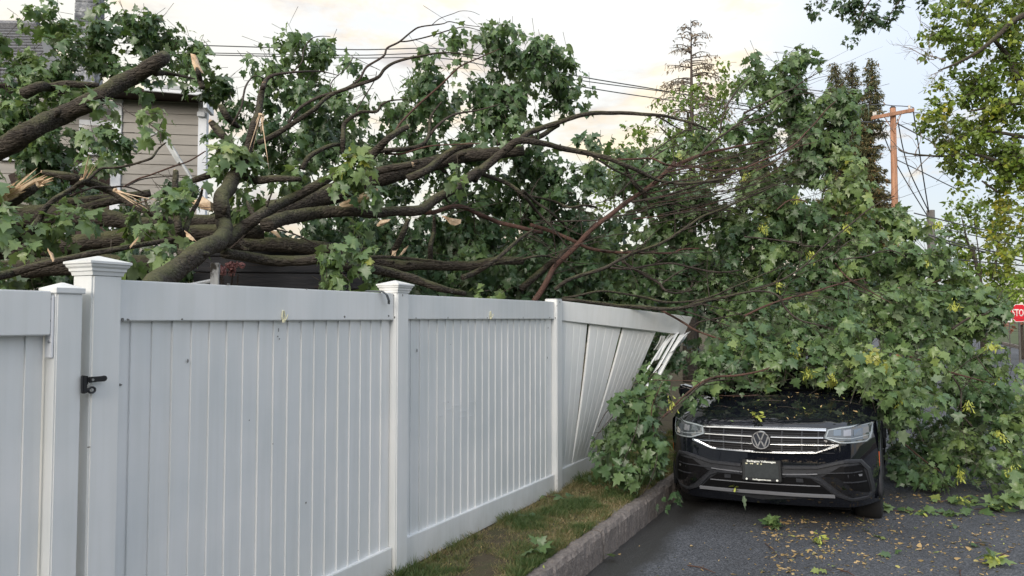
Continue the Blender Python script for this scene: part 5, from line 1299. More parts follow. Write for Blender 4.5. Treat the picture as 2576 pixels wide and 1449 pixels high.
rb(6, 8.0, 8.2, [(1280, 810, 26), (1450, 920, 26), (1600, 1000, 28), (1650, 1060, 26), (1750, 1090, 20), (1900, 1060, 14)], B2); rb(6, 8.1, 8.3, [(1630, 1005, 16), (1750, 920, 15), (1860, 870, 12), (1990, 830, 7)], B2)
rb(6, 7.9, 8.5, [(540, 492, 16), (660, 475, 15), (800, 465, 15), (1090, 457, 14), (1240, 420, 16), (1400, 400, 16), (1560, 335, 16), (1700, 315, 16), (1850, 345, 15), (2050, 375, 15), (2222, 372, 13)], B2)
rb(6, 8.1, 8.6, [(1370, 300, 26), (1540, 270, 25), (1700, 232, 24), (1950, 150, 22), (2100, 95, 20), (2222, 65, 18), (2450, -60, 13), (2650, -170, 8)], B2)
rb(5, 8.0, 8.4, [(1200, 1140, 24), (1360, 1135, 22), (1530, 1130, 22), (1620, 1165, 22), (1700, 1190, 22), (1900, 1200, 21), (2060, 1235, 20), (2222, 1225, 16), (2500, 1180, 10)], BR_)
rb(5, 7.9, 8.3, [(1020, 1110, 22), (1120, 1170, 22), (1200, 1220, 22), (1350, 1300, 22), (1480, 1420, 20), (1560, 1480, 14)]); rb(5, 8.0, 8.3, [(1310, 1190, 36), (1330, 1260, 34), (1400, 1370, 32), (1470, 1450, 26), (1520, 1560, 16)])
rb(5, 8.2, 8.6, [(1480, 1130, 10), (1600, 1040, 13), (1700, 970, 13), (1800, 900, 12), (1900, 880, 11), (2040, 862, 8)], B2); rb(5, 8.2, 8.6, [(1120, 1500, 12), (1280, 1410, 14), (1480, 1180, 12), (1640, 1060, 10), (1800, 1010, 8)], B2)
for k in range(22):
    y0 = 1120 + k * 22 + random.uniform(-14, 14); x0_ = random.uniform(1250, 1750)
    rb(5, random.uniform(7.9, 8.4), random.uniform(8.1, 8.7), [(x0_, y0 + 120, random.uniform(9, 15)), (x0_ + 260, y0 + random.uniform(40, 90)), (x0_ + 560, y0 + random.uniform(-20, 40)), (x0_ + 900, y0 - random.uniform(40, 130)), (x0_ + 1250, y0 - random.uniform(150, 300), 5)], random.choice([B2, B2, BR_]))
for pts, Ya, Yb in [([(-200, 980, 26), (0, 880, 20), (120, 810, 18), (220, 770, 16), (320, 700, 13), (480, 610, 7)], 8.4, 8.5), ([(-300, 1100, 18), (0, 1000, 13), (110, 910, 11), (240, 830, 9), (400, 800, 6)], 8.3, 8.4), ([(-200, 1460, 20), (0, 1370, 18), (120, 1320, 18), (250, 1240, 18), (330, 1150, 17), (400, 1080, 15), (500, 960, 12), (600, 870, 8)], 7.9, 8.1),
                    ([(240, 772, 10), (450, 790, 8), (600, 850, 5)], 8.4, 8.4), ([(130, 500, 5), (200, 450, 5), (270, 432, 4), (330, 450, 3)], 8.6, 8.6), ([(380, 670, 6), (420, 625, 6), (480, 620, 4)], 8.3, 8.3), ([(-100, 1480, 12), (60, 1400, 12), (200, 1290, 10), (420, 1230, 6)], 8.0, 8.1)]:
    rb(7, Ya, Yb, pts, random.choice([B2, BR_]))
for pts, Ya, Yb in [([(-200, 1290, 26), (0, 1195, 24), (200, 1130, 22), (400, 1080, 20), (560, 1030, 18), (720, 985, 14), (850, 960, 8)], 7.7, 7.9), ([(-150, 1060, 20), (0, 1020, 17), (150, 960, 16), (330, 840, 16), (480, 690, 15), (700, 510, 15), (900, 350, 13), (1100, 250, 9)], 7.7, 8.3),
                    ([(340, 842, 10), (550, 770, 9), (640, 690, 9), (730, 630, 8), (850, 640, 5)], 7.9, 8.0), ([(-120, 1075, 24), (0, 1080, 22), (100, 1120, 22), (160, 1220, 19), (260, 1310, 18), (370, 1350, 16), (520, 1385, 12), (700, 1460, 7)], 7.4, 7.2), ([(630, 800, 14), (850, 770, 13), (960, 735, 12), (1080, 722, 11), (1200, 780, 7)], 7.9, 7.9),
                    ([(-200, 600, 18), (0, 620, 16), (230, 650, 15), (330, 680, 14), (450, 680, 9)], 8.0, 8.0), ([(590, 830, 14), (640, 900, 15), (740, 990, 14), (900, 1080, 12), (1080, 1180, 8)], 7.7, 7.7), ([(440, 995, 9), (600, 1000, 10), (750, 1050, 10), (930, 1120, 7)], 7.6, 7.6), ([(1600, 1400, 26), (1720, 1320, 22), (1800, 1290, 18), (1890, 1270, 14), (1960, 1225, 8)], 8.3, 8.3),
                    ([(1300, 1060, 12), (1400, 1020, 10), (1500, 970, 7)], 8.2, 8.2), ([(1380, 1060, 10), (1550, 1080, 6)], 8.2, 8.2), ([(1970, 1220, 12), (2000, 1130, 10), (2040, 1060, 6)], 8.6, 8.6), ([(80, 370, 12), (180, 290, 15), (300, 285, 14), (350, 310, 8)], 8.0, 8.0)]:
    rb(8, Ya, Yb, pts, random.choice([B2, BR_]))
for pts, Ya, Yb in [([(900, -60, 30), (1110, 0, 29), (1310, 95, 26), (1500, 150, 20), (1700, 205, 12)], 7.7, 7.9), ([(1310, 100, 22), (1380, 200, 20), (1430, 300, 20), (1432, 430, 18), (1445, 540, 18), (1550, 665, 16)], 7.7, 7.6), ([(1600, -50, 15), (1700, 80, 13), (1850, 230, 10), (1960, 380, 8), (1960, 700, 8), (2080, 900, 6)], 8.0, 7.9),
                    ([(1430, 290, 10), (1560, 150, 8)], 7.7, 7.7), ([(640, 640, 14), (850, 850, 18), (1080, 1040, 14), (1250, 1150, 8)], 8.1, 7.8), ([(0, 170, 8), (300, 185, 8), (600, 130, 7)], 7.3, 7.3), ([(640, 560, 10), (700, 600, 9), (730, 640, 7)], 7.2, 7.2)]:
    rb(9, Ya, Yb, pts, random.choice([B2, BR_]))
for pts, Ya, Yb in [([(60, 470, 18), (130, 400, 20), (200, 330, 22), (290, 250, 22), (370, 190, 24), (450, 145, 25), (560, 118, 26), (700, 110, 24), (890, 75, 20), (1050, 20, 14)], 6.85, 7.4), ([(80, 460, 14), (260, 310, 18), (400, 190, 20), (500, 155, 18), (620, 150, 12)], 6.9, 7.3), ([(-20, 150, 9), (120, 155, 9), (340, 162, 9), (380, 190, 7)], 6.9, 6.9), ([(60, 160, 6), (20, 250, 9), (-40, 420, 10), (-10, 640, 8)], 6.85, 6.8),
                    ([(-500, 560, 7), (-430, 430, 9), (-300, 330, 12), (-120, 200, 12), (60, 10, 10)], 7.0, 7.0), ([(-560, 700, 7), (-420, 520, 9), (-250, 360, 11), (-40, 280, 8)], 6.9, 6.9), ([(-120, 1150, 9), (-60, 1050, 9), (0, 880, 10), (20, 700, 9)], 6.75, 6.75), ([(-300, 900, 7), (-180, 620, 9), (-140, 430, 9)], 6.8, 6.8), ([(480, 280, 5), (700, 290, 6), (900, 280, 5)], 7.25, 7.0)]:
    rb(10, Ya, Yb, pts, random.choice([B2, BR_]))

# hundreds of thinner shoots leaving the traced branches (joined into one part)
tw = MB(); random.seed(21)
for sp, sr in LB:
    L = sum((b - a).length for a, b in zip(sp, sp[1:]))
    for _ in range(int(L * 5.5)):
        i = random.randrange(len(sp) // 5, len(sp) - 1); p = sp[i]; d = (sp[i + 1] - sp[i]).normalized(); r_ = min(sr[i] * .45, .007)
        q = (d + Vector((random.gauss(0, .55), random.gauss(0, .6), random.gauss(.05, .5)))).normalized(); ln = random.uniform(.25, .9); pts = [p]; n = 4
        for k in range(n):
            q = (q + Vector((random.gauss(.05, .18), random.gauss(0, .18), random.gauss(-.06, .16)))).normalized(); pts.append(pts[-1] + q * ln / n)
        Q = np.array([tuple(x + TO) for x in pts]); ok = in_fence(Q)
        if not ok.all(): continue
        tw.tube(pts, [r_ * (1 - .8 * k / n) for k in range(n + 1)], 4, cap=False)
tw.build('twig', M_BARK2, tree, True)['kind'] = 'stuff'

# loose shards of torn wood
def shard(k, pts, Y, lab, th=.03, grp='shards of torn pale wood among the limbs'):
    c_ = P(*cr(k, *pts[0]), Y); ps = [P(*cr(k, *p), Y) for p in pts]; cen = sum(ps, Vector()) / len(ps)
    o = empty('wood_shard', cen, (0, 0, 0), lab, 'wood shard', grp); n = len(ps)
    mb = MB(); f = [(p - cen) + Vector((0, -th / 2 + random.uniform(-.004, .004), 0)) for p in ps]; mid = Vector((0, -th * .8, 0)); b = [(p - cen) * .9 + Vector((0, th / 2, 0)) for p in ps]
    mb.add([mid] + f + b, [(0, 1 + (i + 1) % n, 1 + i) for i in range(n)] + [(1 + i, 1 + (i + 1) % n, 1 + n + (i + 1) % n, 1 + n + i) for i in range(n)] + [tuple(range(1 + n, 1 + 2 * n))])
    mb.build('heartwood', M_WOOD, o)
    d = (ps[len(ps) // 2] - ps[0]); d.normalize(); mb = MB()
    for i in range(4):
        s = random.uniform(.15, .75); p = f[0].lerp(f[len(ps) // 2], s) + Vector((0, -th * .45, random.uniform(-.008, .008))); mb.tube([p - d * .03, p, p + d * .05], [.001, .003, .001], 4)
    mb.build('fibre', M_WOOD, o)
shard(4, [(1014, 562), (1050, 545), (1300, 432), (1345, 432), (1346, 462), (1310, 490), (1100, 585), (1040, 590), (1016, 580)], 6.2, 'long pale split plank of wood resting on the mossy limb', .06)
shard(4, [(1330, 745), (1365, 700), (1455, 692), (1430, 715), (1380, 745), (1340, 757)], 6.9, 'pale splinter hanging under the middle limb left of the two upright stubs')
shard(4, [(1888, 658), (1960, 680), (2064, 696), (2060, 730), (2010, 748), (1965, 735), (1940, 700)], 7.3, 'pale brown splinter below the kinked reddish branch')
shard(4, [(415, 790), (470, 798), (508, 856), (480, 850), (440, 815)], 6.0, 'small splinter above the dark log left of the hanging leaf bunch')
shard(4, [(1460, 1005), (1468, 965), (1502, 965), (1495, 1012)], 6.8, 'short white splinter stuck at the foot of the left upright stub', .02)
shard(4, [(1530, 1000), (1570, 945), (1596, 937), (1580, 970), (1545, 1005)], 6.8, 'thin tan splinter leaning right above the mossy log', .02)
shard(1, [(1660, 470), (1700, 480), (1730, 570), (1765, 640), (1700, 620), (1675, 560)], 7.2, 'reddish brown bark slab standing above the house eave', .05)
shard(2, [(430, 965), (455, 985), (470, 1040), (462, 1062), (445, 1030)], 4.4, 'small curled bark splinter on the slender limb above the gate post', .012)
shard(2, [(1150, 918), (1165, 885), (1182, 882), (1172, 915)], 4.7, 'tiny pale chip standing on the slender limb above the big post cap', .010)
shard(2, [(1676, 545), (1770, 500), (1840, 545), (1845, 620), (1760, 610), (1700, 580)], 5.7, 'crumbled orange wood behind the fork of the front limb', .08)
shard(2, [(1612, 805), (1640, 815), (1690, 868), (1675, 880), (1618, 850)], 4.95, 'narrow pale splinter in the fork beside the stub', .015)

limb(1, 7.25, 7.25, [(1760, 760, 55), (1735, 690, 55), (1715, 620, 50), (1700, 560, 36)])
# separate broken limbs
bl = empty('broken_limb', P(210, 280, 6.3), (0, 0, 0), 'thick broken limb with torn top end slanting up across the beige house', 'tree limb')
limb(1, 6.0, 6.5, [(-250, 1430, 222), (-50, 1310, 212), (150, 1190, 203), (300, 1115, 200), (450, 1040, 192), (600, 965, 184), (750, 880, 176), (900, 790, 172), (1050, 715, 172), (1180, 660, 160), (1300, 590, 150), (1400, 525, 138), (1430, 500, 125)], B, bl, 'limb', bl.location.copy(), (False, 2.0))
limb(1, 6.15, 6.1, [(490, 1000, 60), (500, 970, 56), (505, 965, 50)], B, bl, 'knot', bl.location.copy()); limb(1, 6.4, 6.6, [(1350, 640, 70), (1450, 640, 45), (1560, 660, 30), (1700, 690, 15)], B, bl, 'side_branch', bl.location.copy())
bl2 = empty('splintered_limb', P(60, 480, 5.2), (0, 0, 0), 'limb stub with big shredded cream and orange break at the left edge', 'tree limb')
o, sp, sr = limb(2, 5.3, 5.35, [(-260, 640, 170), (-50, 585, 170), (100, 520, 160), (230, 440, 140), (330, 370, 105)], B, bl2, 'limb', bl2.location.copy())
O2 = bl2.location.copy()
def spl2(a, b, r_, L, n, seed):
    random.seed(seed); splinter(P(*cr(2, *a), 5.18) - O2, (P(*cr(2, *b), 5.12) - P(*cr(2, *a), 5.18)).normalized(), r_, L, bl2, n)
spl2((60, 480), (380, 300), .055, .34, 22, 5); spl2((0, 510), (200, 400), .045, .25, 16, 6); spl2((350, 385), (560, 345), .03, .17, 14, 7)

# ------------------------------------------------------------------ leaves of the fallen tree
LEFT = [(212, 135, 34, 40, 7.6, .3, 1.8), (30, 340, 60, 40, 7.3, .5, 1.3), (110, 300, 60, 40, 7.4, .4, 1.2), (130, 45, 45, 40, 7.6, .35, 1.1), (125, 95, 65, 40, 7.6, .4, 1.2), (60, 140, 70, 50, 7.6, .4, 1.2), (95, 200, 120, 60, 7.4, .5, 1.2), (20, 250, 60, 60, 7.3, .5, 1), (275, 95, 45, 60, 7.8, .4, 1, -.1), (340, 90, 75, 60, 7.8, .4, 1.1, -.1), (400, 50, 45, 35, 7.9, .3, 1, -.1), (290, 30, 30, 25, 7.9, .3, .9), (300, 165, 80, 40, 7.8, .4, 1, -.15), (400, 110, 50, 50, 7.8, .3, .9, -.1), (220, 160, 50, 40, 7.6, .3, .8),
        (60, 300, 90, 50, 7.2, .5, 1), (110, 350, 120, 40, 7.1, .5, 1.1), (60, 410, 90, 40, 7.0, .4, 1.2, -.2), (190, 370, 90, 40, 7.2, .4, 1.2, -.2), (250, 400, 60, 30, 7.2, .3, 1, -.2), (30, 430, 60, 30, 6.6, .3, 1, -.1), (220, 250, 60, 30, 7.4, .3, .8), (300, 310, 50, 40, 7.4, .3, .6, -.1), (290, 360, 50, 30, 7.3, .3, .9, -.2),
        (470, 150, 45, 35, 8.2, .4, 1, .2), (530, 190, 55, 50, 8.2, .4, 1.2), (560, 250, 45, 50, 8.2, .4, 1.2, -.1), (500, 170, 50, 30, 8.0, .3, 1, .15), (440, 130, 25, 25, 8.1, .2, 1, .1), (585, 300, 25, 40, 8.0, .3, .9, -.1), (540, 320, 30, 30, 8.1, .3, .8, -.1), (385, 205, 35, 12, 6.6, .1, .8)]
LEFTF = [(570, 385, 45, 50, 5.9, .25, 1.3, .22), (615, 420, 35, 40, 5.9, .2, 1.2, .2), (490, 390, 40, 35, 5.8, .2, 1, .1), (440, 490, 50, 50, 5.1, .18, 1.4), (470, 450, 40, 30, 5.2, .2, 1, .1), (355, 318, 26, 22, 5.5, .1, 1.7, .15), (245, 345, 22, 25, 5.6, .1, 1.6, .18), (235, 270, 15, 18, 5.8, .1, 1.2, .15), (350, 290, 18, 16, 5.8, .1, 1),
         (30, 600, 50, 50, 4.9, .2, 1.2), (120, 575, 55, 45, 5.0, .2, 1.4, .05), (200, 580, 40, 28, 5.1, .15, 1.3), (60, 540, 60, 30, 5.2, .2, 1.0), (60, 630, 30, 30, 4.7, .1, 1.2), (160, 510, 30, 20, 5.2, .1, 1), (330, 560, 60, 30, 5.6, .2, 1.1), (30, 700, 50, 40, 5.2, .3, 1.4, -.2), (420, 660, 25, 30, 4.6, .1, 1.1), (295, 630, 14, 12, 4.6, .05, 1.5), (495, 610, 20, 22, 4.9, .1, 1.2, .1), (400, 590, 25, 25, 5.3, .1, 1),
         (850, 395, 55, 40, 6.0, .2, 1.5, .12), (870, 450, 45, 40, 6.0, .2, 1.4), (740, 440, 35, 30, 6.1, .2, 1.3, .1), (640, 520, 35, 40, 6.2, .2, 1, -.05), (610, 500, 30, 30, 6.3, .2, .8), (845, 610, 45, 30, 5.7, .15, 1.4, .08), (870, 650, 50, 45, 5.7, .2, 1.5), (800, 700, 50, 28, 5.5, .15, 1.5), (930, 640, 25, 25, 5.8, .1, 1.2, .1), (915, 700, 30, 25, 5.8, .12, 1.1), (1140, 420, 25, 20, 6.9, .1, 1.3), (1240, 710, 18, 20, 6.9, .1, 1.2), (940, 485, 30, 22, 6.1, .1, 1)]
MID = [(735, 140, 48, 40, 8.2, .4, 1), (830, 120, 60, 45, 8.2, .4, 1.1), (700, 170, 60, 35, 8.2, .4, .7), (650, 180, 30, 25, 8.2, .3, .7), (690, 235, 75, 50, 8.3, .5, .9, -.1), (800, 220, 90, 60, 8.3, .5, 1.1, -.12), (880, 190, 35, 40, 8.2, .4, .9), (730, 320, 100, 60, 8.3, .5, 1.1, -.15), (840, 320, 80, 60, 8.3, .5, 1.0, -.15), (680, 400, 60, 45, 8.3, .5, .9, -.1), (780, 380, 80, 40, 8.3, .5, 1.0, -.15), (630, 300, 30, 50, 8.2, .3, .6, -.1), (900, 270, 50, 45, 8.3, .4, .8, -.1),
       (1205, 90, 75, 45, 8.3, .4, 1.1), (1270, 115, 60, 50, 8.3, .4, 1.1), (1150, 130, 50, 40, 8.2, .4, .8), (1330, 160, 70, 45, 8.3, .4, 1.2), (1400, 190, 55, 50, 8.3, .4, 1.2), (1440, 240, 35, 45, 8.3, .3, 1.1), (1360, 230, 70, 40, 8.3, .4, 1.2), (1240, 200, 90, 50, 8.3, .5, 1.2), (1130, 220, 90, 50, 8.3, .4, 1.0), (1030, 210, 60, 35, 8.2, .4, .7), (1050, 270, 80, 50, 8.3, .5, .9), (1170, 290, 100, 50, 8.3, .5, 1.1, -.1), (1365, 285, 30, 25, 8.3, .2, .9),
       (970, 300, 60, 60, 8.3, .4, .7, -.1), (1240, 280, 60, 60, 8.4, .5, 1, -.1), (950, 390, 80, 50, 8.4, .5, 1, -.1), (1060, 370, 100, 60, 8.4, .5, 1.1, -.15), (1180, 370, 80, 50, 8.4, .5, .9, -.1), (1290, 330, 60, 40, 8.2, .4, 1.1, .25), (1350, 350, 50, 30, 8.3, .3, .8), (1440, 375, 30, 20, 8.3, .2, .9, -.1)]
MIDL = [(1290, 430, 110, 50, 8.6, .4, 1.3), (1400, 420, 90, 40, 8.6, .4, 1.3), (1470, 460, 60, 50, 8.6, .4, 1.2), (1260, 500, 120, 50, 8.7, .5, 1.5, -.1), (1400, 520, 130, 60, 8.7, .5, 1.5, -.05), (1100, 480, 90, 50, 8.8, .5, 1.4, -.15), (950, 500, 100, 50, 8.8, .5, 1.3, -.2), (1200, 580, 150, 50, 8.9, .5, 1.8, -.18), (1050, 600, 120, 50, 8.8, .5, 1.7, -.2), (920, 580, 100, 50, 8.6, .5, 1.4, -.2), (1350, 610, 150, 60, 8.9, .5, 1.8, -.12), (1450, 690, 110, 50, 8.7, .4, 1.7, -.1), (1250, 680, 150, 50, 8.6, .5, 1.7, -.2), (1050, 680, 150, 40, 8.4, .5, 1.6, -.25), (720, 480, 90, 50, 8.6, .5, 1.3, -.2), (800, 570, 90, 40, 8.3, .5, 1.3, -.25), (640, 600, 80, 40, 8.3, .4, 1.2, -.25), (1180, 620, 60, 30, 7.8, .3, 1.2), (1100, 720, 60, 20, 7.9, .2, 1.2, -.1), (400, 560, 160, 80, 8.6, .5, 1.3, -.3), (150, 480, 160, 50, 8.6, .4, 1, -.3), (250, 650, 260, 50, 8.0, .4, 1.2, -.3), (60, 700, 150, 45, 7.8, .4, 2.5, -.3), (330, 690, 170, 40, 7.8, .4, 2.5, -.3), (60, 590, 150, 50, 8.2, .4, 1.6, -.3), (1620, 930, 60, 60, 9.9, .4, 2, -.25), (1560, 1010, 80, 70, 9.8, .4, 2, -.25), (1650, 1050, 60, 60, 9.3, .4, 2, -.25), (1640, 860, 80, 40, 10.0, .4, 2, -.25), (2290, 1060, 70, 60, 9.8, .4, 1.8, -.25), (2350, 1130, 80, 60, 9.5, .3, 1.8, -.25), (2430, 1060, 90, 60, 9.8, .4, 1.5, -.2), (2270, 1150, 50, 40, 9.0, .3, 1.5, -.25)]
RIGHT = [(2010, 150, 40, 22, 9.0, .2, 1.2), (1950, 170, 60, 30, 9.0, .3, 1.1), (1890, 215, 50, 35, 9.1, .3, 1), (1990, 220, 80, 50, 9.0, .4, 1.2, -.05), (2080, 250, 80, 45, 9.0, .4, 1.2), (2118, 270, 40, 28, 9.0, .3, 1.2), (2122, 340, 34, 45, 8.9, .3, 1.4), (2060, 320, 100, 60, 9.1, .5, 1.4), (1940, 290, 90, 50, 9.3, .5, .9, -.05), (1870, 330, 80, 50, 9.3, .5, .9), (2100, 400, 60, 55, 8.9, .4, 1.5), (2010, 400, 110, 60, 9.2, .5, 1.4), (1890, 420, 110, 60, 9.3, .5, 1.0, .05), (1760, 400, 90, 50, 9.3, .5, .7, .1), (1650, 370, 60, 40, 9.3, .4, .6, .1), (1580, 400, 50, 40, 9.2, .4, .7, .05), (1660, 440, 80, 50, 9.3, .5, .9, .1), (1560, 450, 60, 50, 9.2, .4, 1.0), (1540, 360, 30, 25, 9.1, .2, .5),
         (1780, 500, 150, 60, 9.3, .6, 1.2), (1950, 500, 140, 70, 9.2, .5, 1.4), (2100, 480, 80, 60, 8.9, .5, 1.5), (1620, 530, 120, 60, 9.3, .5, 1.3), (1750, 600, 170, 60, 9.3, .5, 1.4, -.05), (1560, 620, 120, 60, 9.2, .5, 1.4, -.08), (1930, 600, 150, 70, 9.1, .5, 1.5, -.05), (2080, 580, 100, 60, 8.8, .5, 1.6), (2250, 520, 42, 38, 8.7, .25, 1.8), (2220, 560, 70, 50, 8.7, .3, 1.5), (2280, 570, 50, 40, 8.7, .3, 1.6), (2180, 640, 100, 50, 8.5, .4, 1.6), (2290, 650, 70, 60, 8.5, .4, 1.6, .03), (2060, 680, 120, 50, 8.5, .4, 1.5), (1880, 690, 140, 60, 8.9, .5, 1.5, -.05), (1700, 700, 150, 60, 9.0, .5, 1.5, -.1),
         (2390, 690, 60, 45, 8.6, .3, 1.5), (2350, 740, 90, 60, 8.4, .4, 1.6), (2440, 745, 50, 42, 8.7, .3, 1.4, .03), (2445, 815, 42, 42, 8.6, .4, 1.4), (2400, 810, 90, 60, 8.3, .4, 1.6), (2200, 760, 130, 60, 8.1, .4, 1.6), (2050, 780, 120, 60, 8.0, .4, 1.6, .03), (1900, 790, 120, 50, 8.3, .4, 1.5), (1780, 790, 80, 30, 8.6, .4, 1.4, -.1), (2280, 850, 120, 50, 7.9, .4, 1.6), (2130, 860, 130, 50, 7.6, .35, 1.7, .03), (1990, 850, 100, 50, 7.8, .35, 1.5), (1870, 870, 80, 40, 8.2, .3, 1.2, -.1), (2420, 890, 90, 60, 8.1, .4, 1.5), (2470, 905, 45, 40, 8.5, .4, 1.3), (2535, 965, 45, 40, 8.3, .4, 1.4),
         (2000, 920, 80, 30, 7.5, .3, 1.5, .1), (2120, 930, 90, 45, 7.2, .25, 2.8, .12), (2230, 940, 90, 50, 7.1, .25, 2.8, .08), (2170, 955, 50, 25, 7.35, .15, 3, .1), (2200, 1000, 70, 25, 7.0, .2, 1.6, .1), (2330, 920, 70, 50, 7.4, .3, 1.5, .02), (2290, 980, 60, 40, 7.1, .2, 1.5, .05), (2300, 1015, 35, 25, 7.0, .15, 1.5), (1925, 960, 40, 16, 7.5, .15, 1.2, .05), (1790, 860, 80, 40, 7.85, .15, 3, -.12), (1900, 850, 90, 40, 7.8, .15, 3, -.08), (1880, 900, 80, 35, 7.65, .12, 3, -.05), (1800, 910, 50, 30, 7.6, .12, 3, -.1), (1990, 900, 70, 30, 7.6, .12, 2.5, 0), (1800, 880, 50, 50, 7.9, .15, 2.5, -.2), (1960, 935, 60, 18, 7.5, .12, 2, .05), (1820, 930, 50, 20, 7.75, .15, 1.8, -.05),
         (2440, 980, 90, 60, 8.0, .4, 1.3, -.05), (2520, 1040, 80, 60, 7.9, .4, 1.5, .02), (2540, 1110, 60, 60, 7.6, .35, 1.6, .02), (2380, 1080, 80, 50, 8.4, .3, .6, -.2), (2290, 1130, 50, 60, 8.4, .2, .7, -.2), (2340, 1170, 90, 40, 8.0, .3, 1.5, -.12), (2440, 1150, 90, 50, 8.0, .35, 1.5, -.08), (2260, 1190, 40, 40, 7.7, .2, 1.4, -.12), (2300, 1230, 60, 15, 7.7, .2, 1.2, -.1), (2420, 1210, 90, 28, 7.7, .25, 1.6, -.05), (2540, 1180, 60, 50, 7.5, .3, 1.5), (2540, 1235, 50, 22, 7.2, .2, 1.4, .05), (2250, 1060, 22, 50, 8.0, .1, .7, -.2)]
LCAR = [(1640, 985, 50, 28, 7.1, .18, 1.5, .12), (1720, 960, 45, 22, 8.0, .2, 1.1, -.1), (1780, 910, 45, 45, 8.5, .3, 1.4, -.2), (1750, 970, 45, 22, 7.6, .2, 1.2, -.05), (1800, 960, 40, 20, 7.5, .1, 1.1, .1), (1610, 1030, 50, 35, 7.0, .2, 1.4, .05), (1660, 1040, 35, 40, 7.1, .15, 1.4), (1620, 1090, 60, 40, 6.95, .2, 1.5, -.08), (1560, 1120, 55, 35, 6.95, .2, 1.5, -.08), (1530, 1165, 45, 30, 6.9, .15, 1.5, -.03), (1610, 1150, 60, 40, 6.85, .2, 1.6, -.05), (1660, 1120, 35, 60, 6.95, .12, 1.5, -.1), (1580, 1195, 70, 20, 6.8, .12, 1.5), (1655, 1180, 22, 22, 6.9, .06, 1.2, -.1), (1700, 880, 40, 40, 8.7, .2, 1.3, -.2), (1500, 1195, 25, 15, 7.0, .08, 1.6), (1505, 1165, 22, 25, 7.2, .08, 1.5), (1540, 1130, 35, 35, 7.3, .1, 1.5), (1585, 1060, 30, 40, 7.4, .1, 1.3), (1680, 1250, 16, 14, 6.8, .05, 1.3, -.15), (1730, 1000, 25, 12, 7.2, .06, 1)]
BIG = .142
arr = []; segs = []
RIGHT = [(b[:4] + (b[4] + (.30 if b[4] > 7.9 else 0),) + b[5:]) for b in RIGHT]
random.seed(3)
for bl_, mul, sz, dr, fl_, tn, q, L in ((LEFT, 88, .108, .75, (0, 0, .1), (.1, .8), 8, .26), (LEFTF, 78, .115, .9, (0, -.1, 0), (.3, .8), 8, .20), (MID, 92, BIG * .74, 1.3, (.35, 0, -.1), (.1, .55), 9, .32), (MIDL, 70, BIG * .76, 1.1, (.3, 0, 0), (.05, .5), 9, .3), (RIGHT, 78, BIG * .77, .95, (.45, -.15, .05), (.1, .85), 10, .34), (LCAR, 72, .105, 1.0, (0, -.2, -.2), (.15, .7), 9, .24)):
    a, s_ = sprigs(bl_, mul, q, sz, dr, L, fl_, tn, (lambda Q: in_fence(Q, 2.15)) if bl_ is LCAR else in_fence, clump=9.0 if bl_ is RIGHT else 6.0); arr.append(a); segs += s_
ALL = [np.concatenate([a[i] for a in arr]) for i in range(7)]
ndeep = len(ALL[0])
tm = twig_mesh(segs, .0028, in_fence); tmm = tm.me('twig', M_BARK2); tmm.transform(Matrix.Translation(-TO)); o = link('twig', tmm, tree); o['kind'] = 'stuff'
# samara bunches, yellow green, scattered through the right part
kb = [(x, y, 26, 20, Y, .15, 1.0) for x, y, Y in [(1990, 880, 7.4), (2090, 950, 7.1), (2200, 960, 6.95), (2150, 900, 7.2), (2040, 930, 7.2), (1630, 975, 6.95), (1665, 1010, 6.95), (1615, 1065, 6.8), (2270, 990, 6.9), (1860, 450, 8.6), (2290, 900, 7.4), (1960, 700, 8.2), (2130, 560, 8.3), (2000, 500, 8.6), (2060, 640, 8.2), (2360, 660, 8.2), (2450, 1020, 7.5), (2500, 1080, 7.4), (2500, 960, 8.0), (1905, 575, 8.5), (2350, 560, 8.4), (2520, 1190, 7.2), (2430, 1200, 7.5), (2480, 880, 7.8), (2400, 780, 8.0)]]
ka, ks = sprigs(kb, 170, 11, .042, 1.2, .1, (0, -.1, -.3), (.95, 1.0), in_fence)
km = leaf_mesh('seed_keys', KEY, ka, mat('seed_keys', (.34, .38, .07), .6)); km.transform(Matrix.Translation(-TO)); o = link('seed_keys', km, tree); o['kind'] = 'stuff'
# the 300 leaves that show largest are parts of their own, the others one part
dist = ALL[0][:, 1]; score = ALL[3] / dist; vis = (ALL[0][:, 0] / dist < .69) & (ALL[0][:, 0] / dist > -.69); score = np.where(vis, score, 0)
idx = np.argsort(-score); big_i = idx[:300]; rest = idx[300:]
rl = [z[rest] for z in ALL]
dm = leaf_mesh('foliage', LEAF_FULL, rl, M_LEAF); dm.transform(Matrix.Translation(-TO)); o = link('foliage', dm, tree); o['kind'] = 'stuff'
one = np.array([1.0]); VAR = []
for v in range(8):
    VAR.append(leaf_mesh('leaf', LEAF_FULL, (np.zeros((1, 3)), np.array([[0, 1.0, 0]]), np.array([[0, 0, 1.0]]), one, one * (v % 4) * .17, one * (.02 + .12 * (v // 2 % 3)), one * (.25 + .07 * v)), M_LEAF))
for j, i in enumerate(big_i):
    p, a, n_, s_ = ALL[0][i], ALL[1][i], ALL[2][i], ALL[3][i]; r_ = np.cross(a, n_)
    o = link('leaf', VAR[j % 8], tree)
    o.matrix_local = Matrix(((r_[0] * s_, a[0] * s_, n_[0] * s_, p[0] - TO.x), (r_[1] * s_, a[1] * s_, n_[1] * s_, p[1] - TO.y), (r_[2] * s_, a[2] * s_, n_[2] * s_, p[2] - TO.z), (0, 0, 0, 1)))
print('fallen tree leaves', len(ALL[0]))

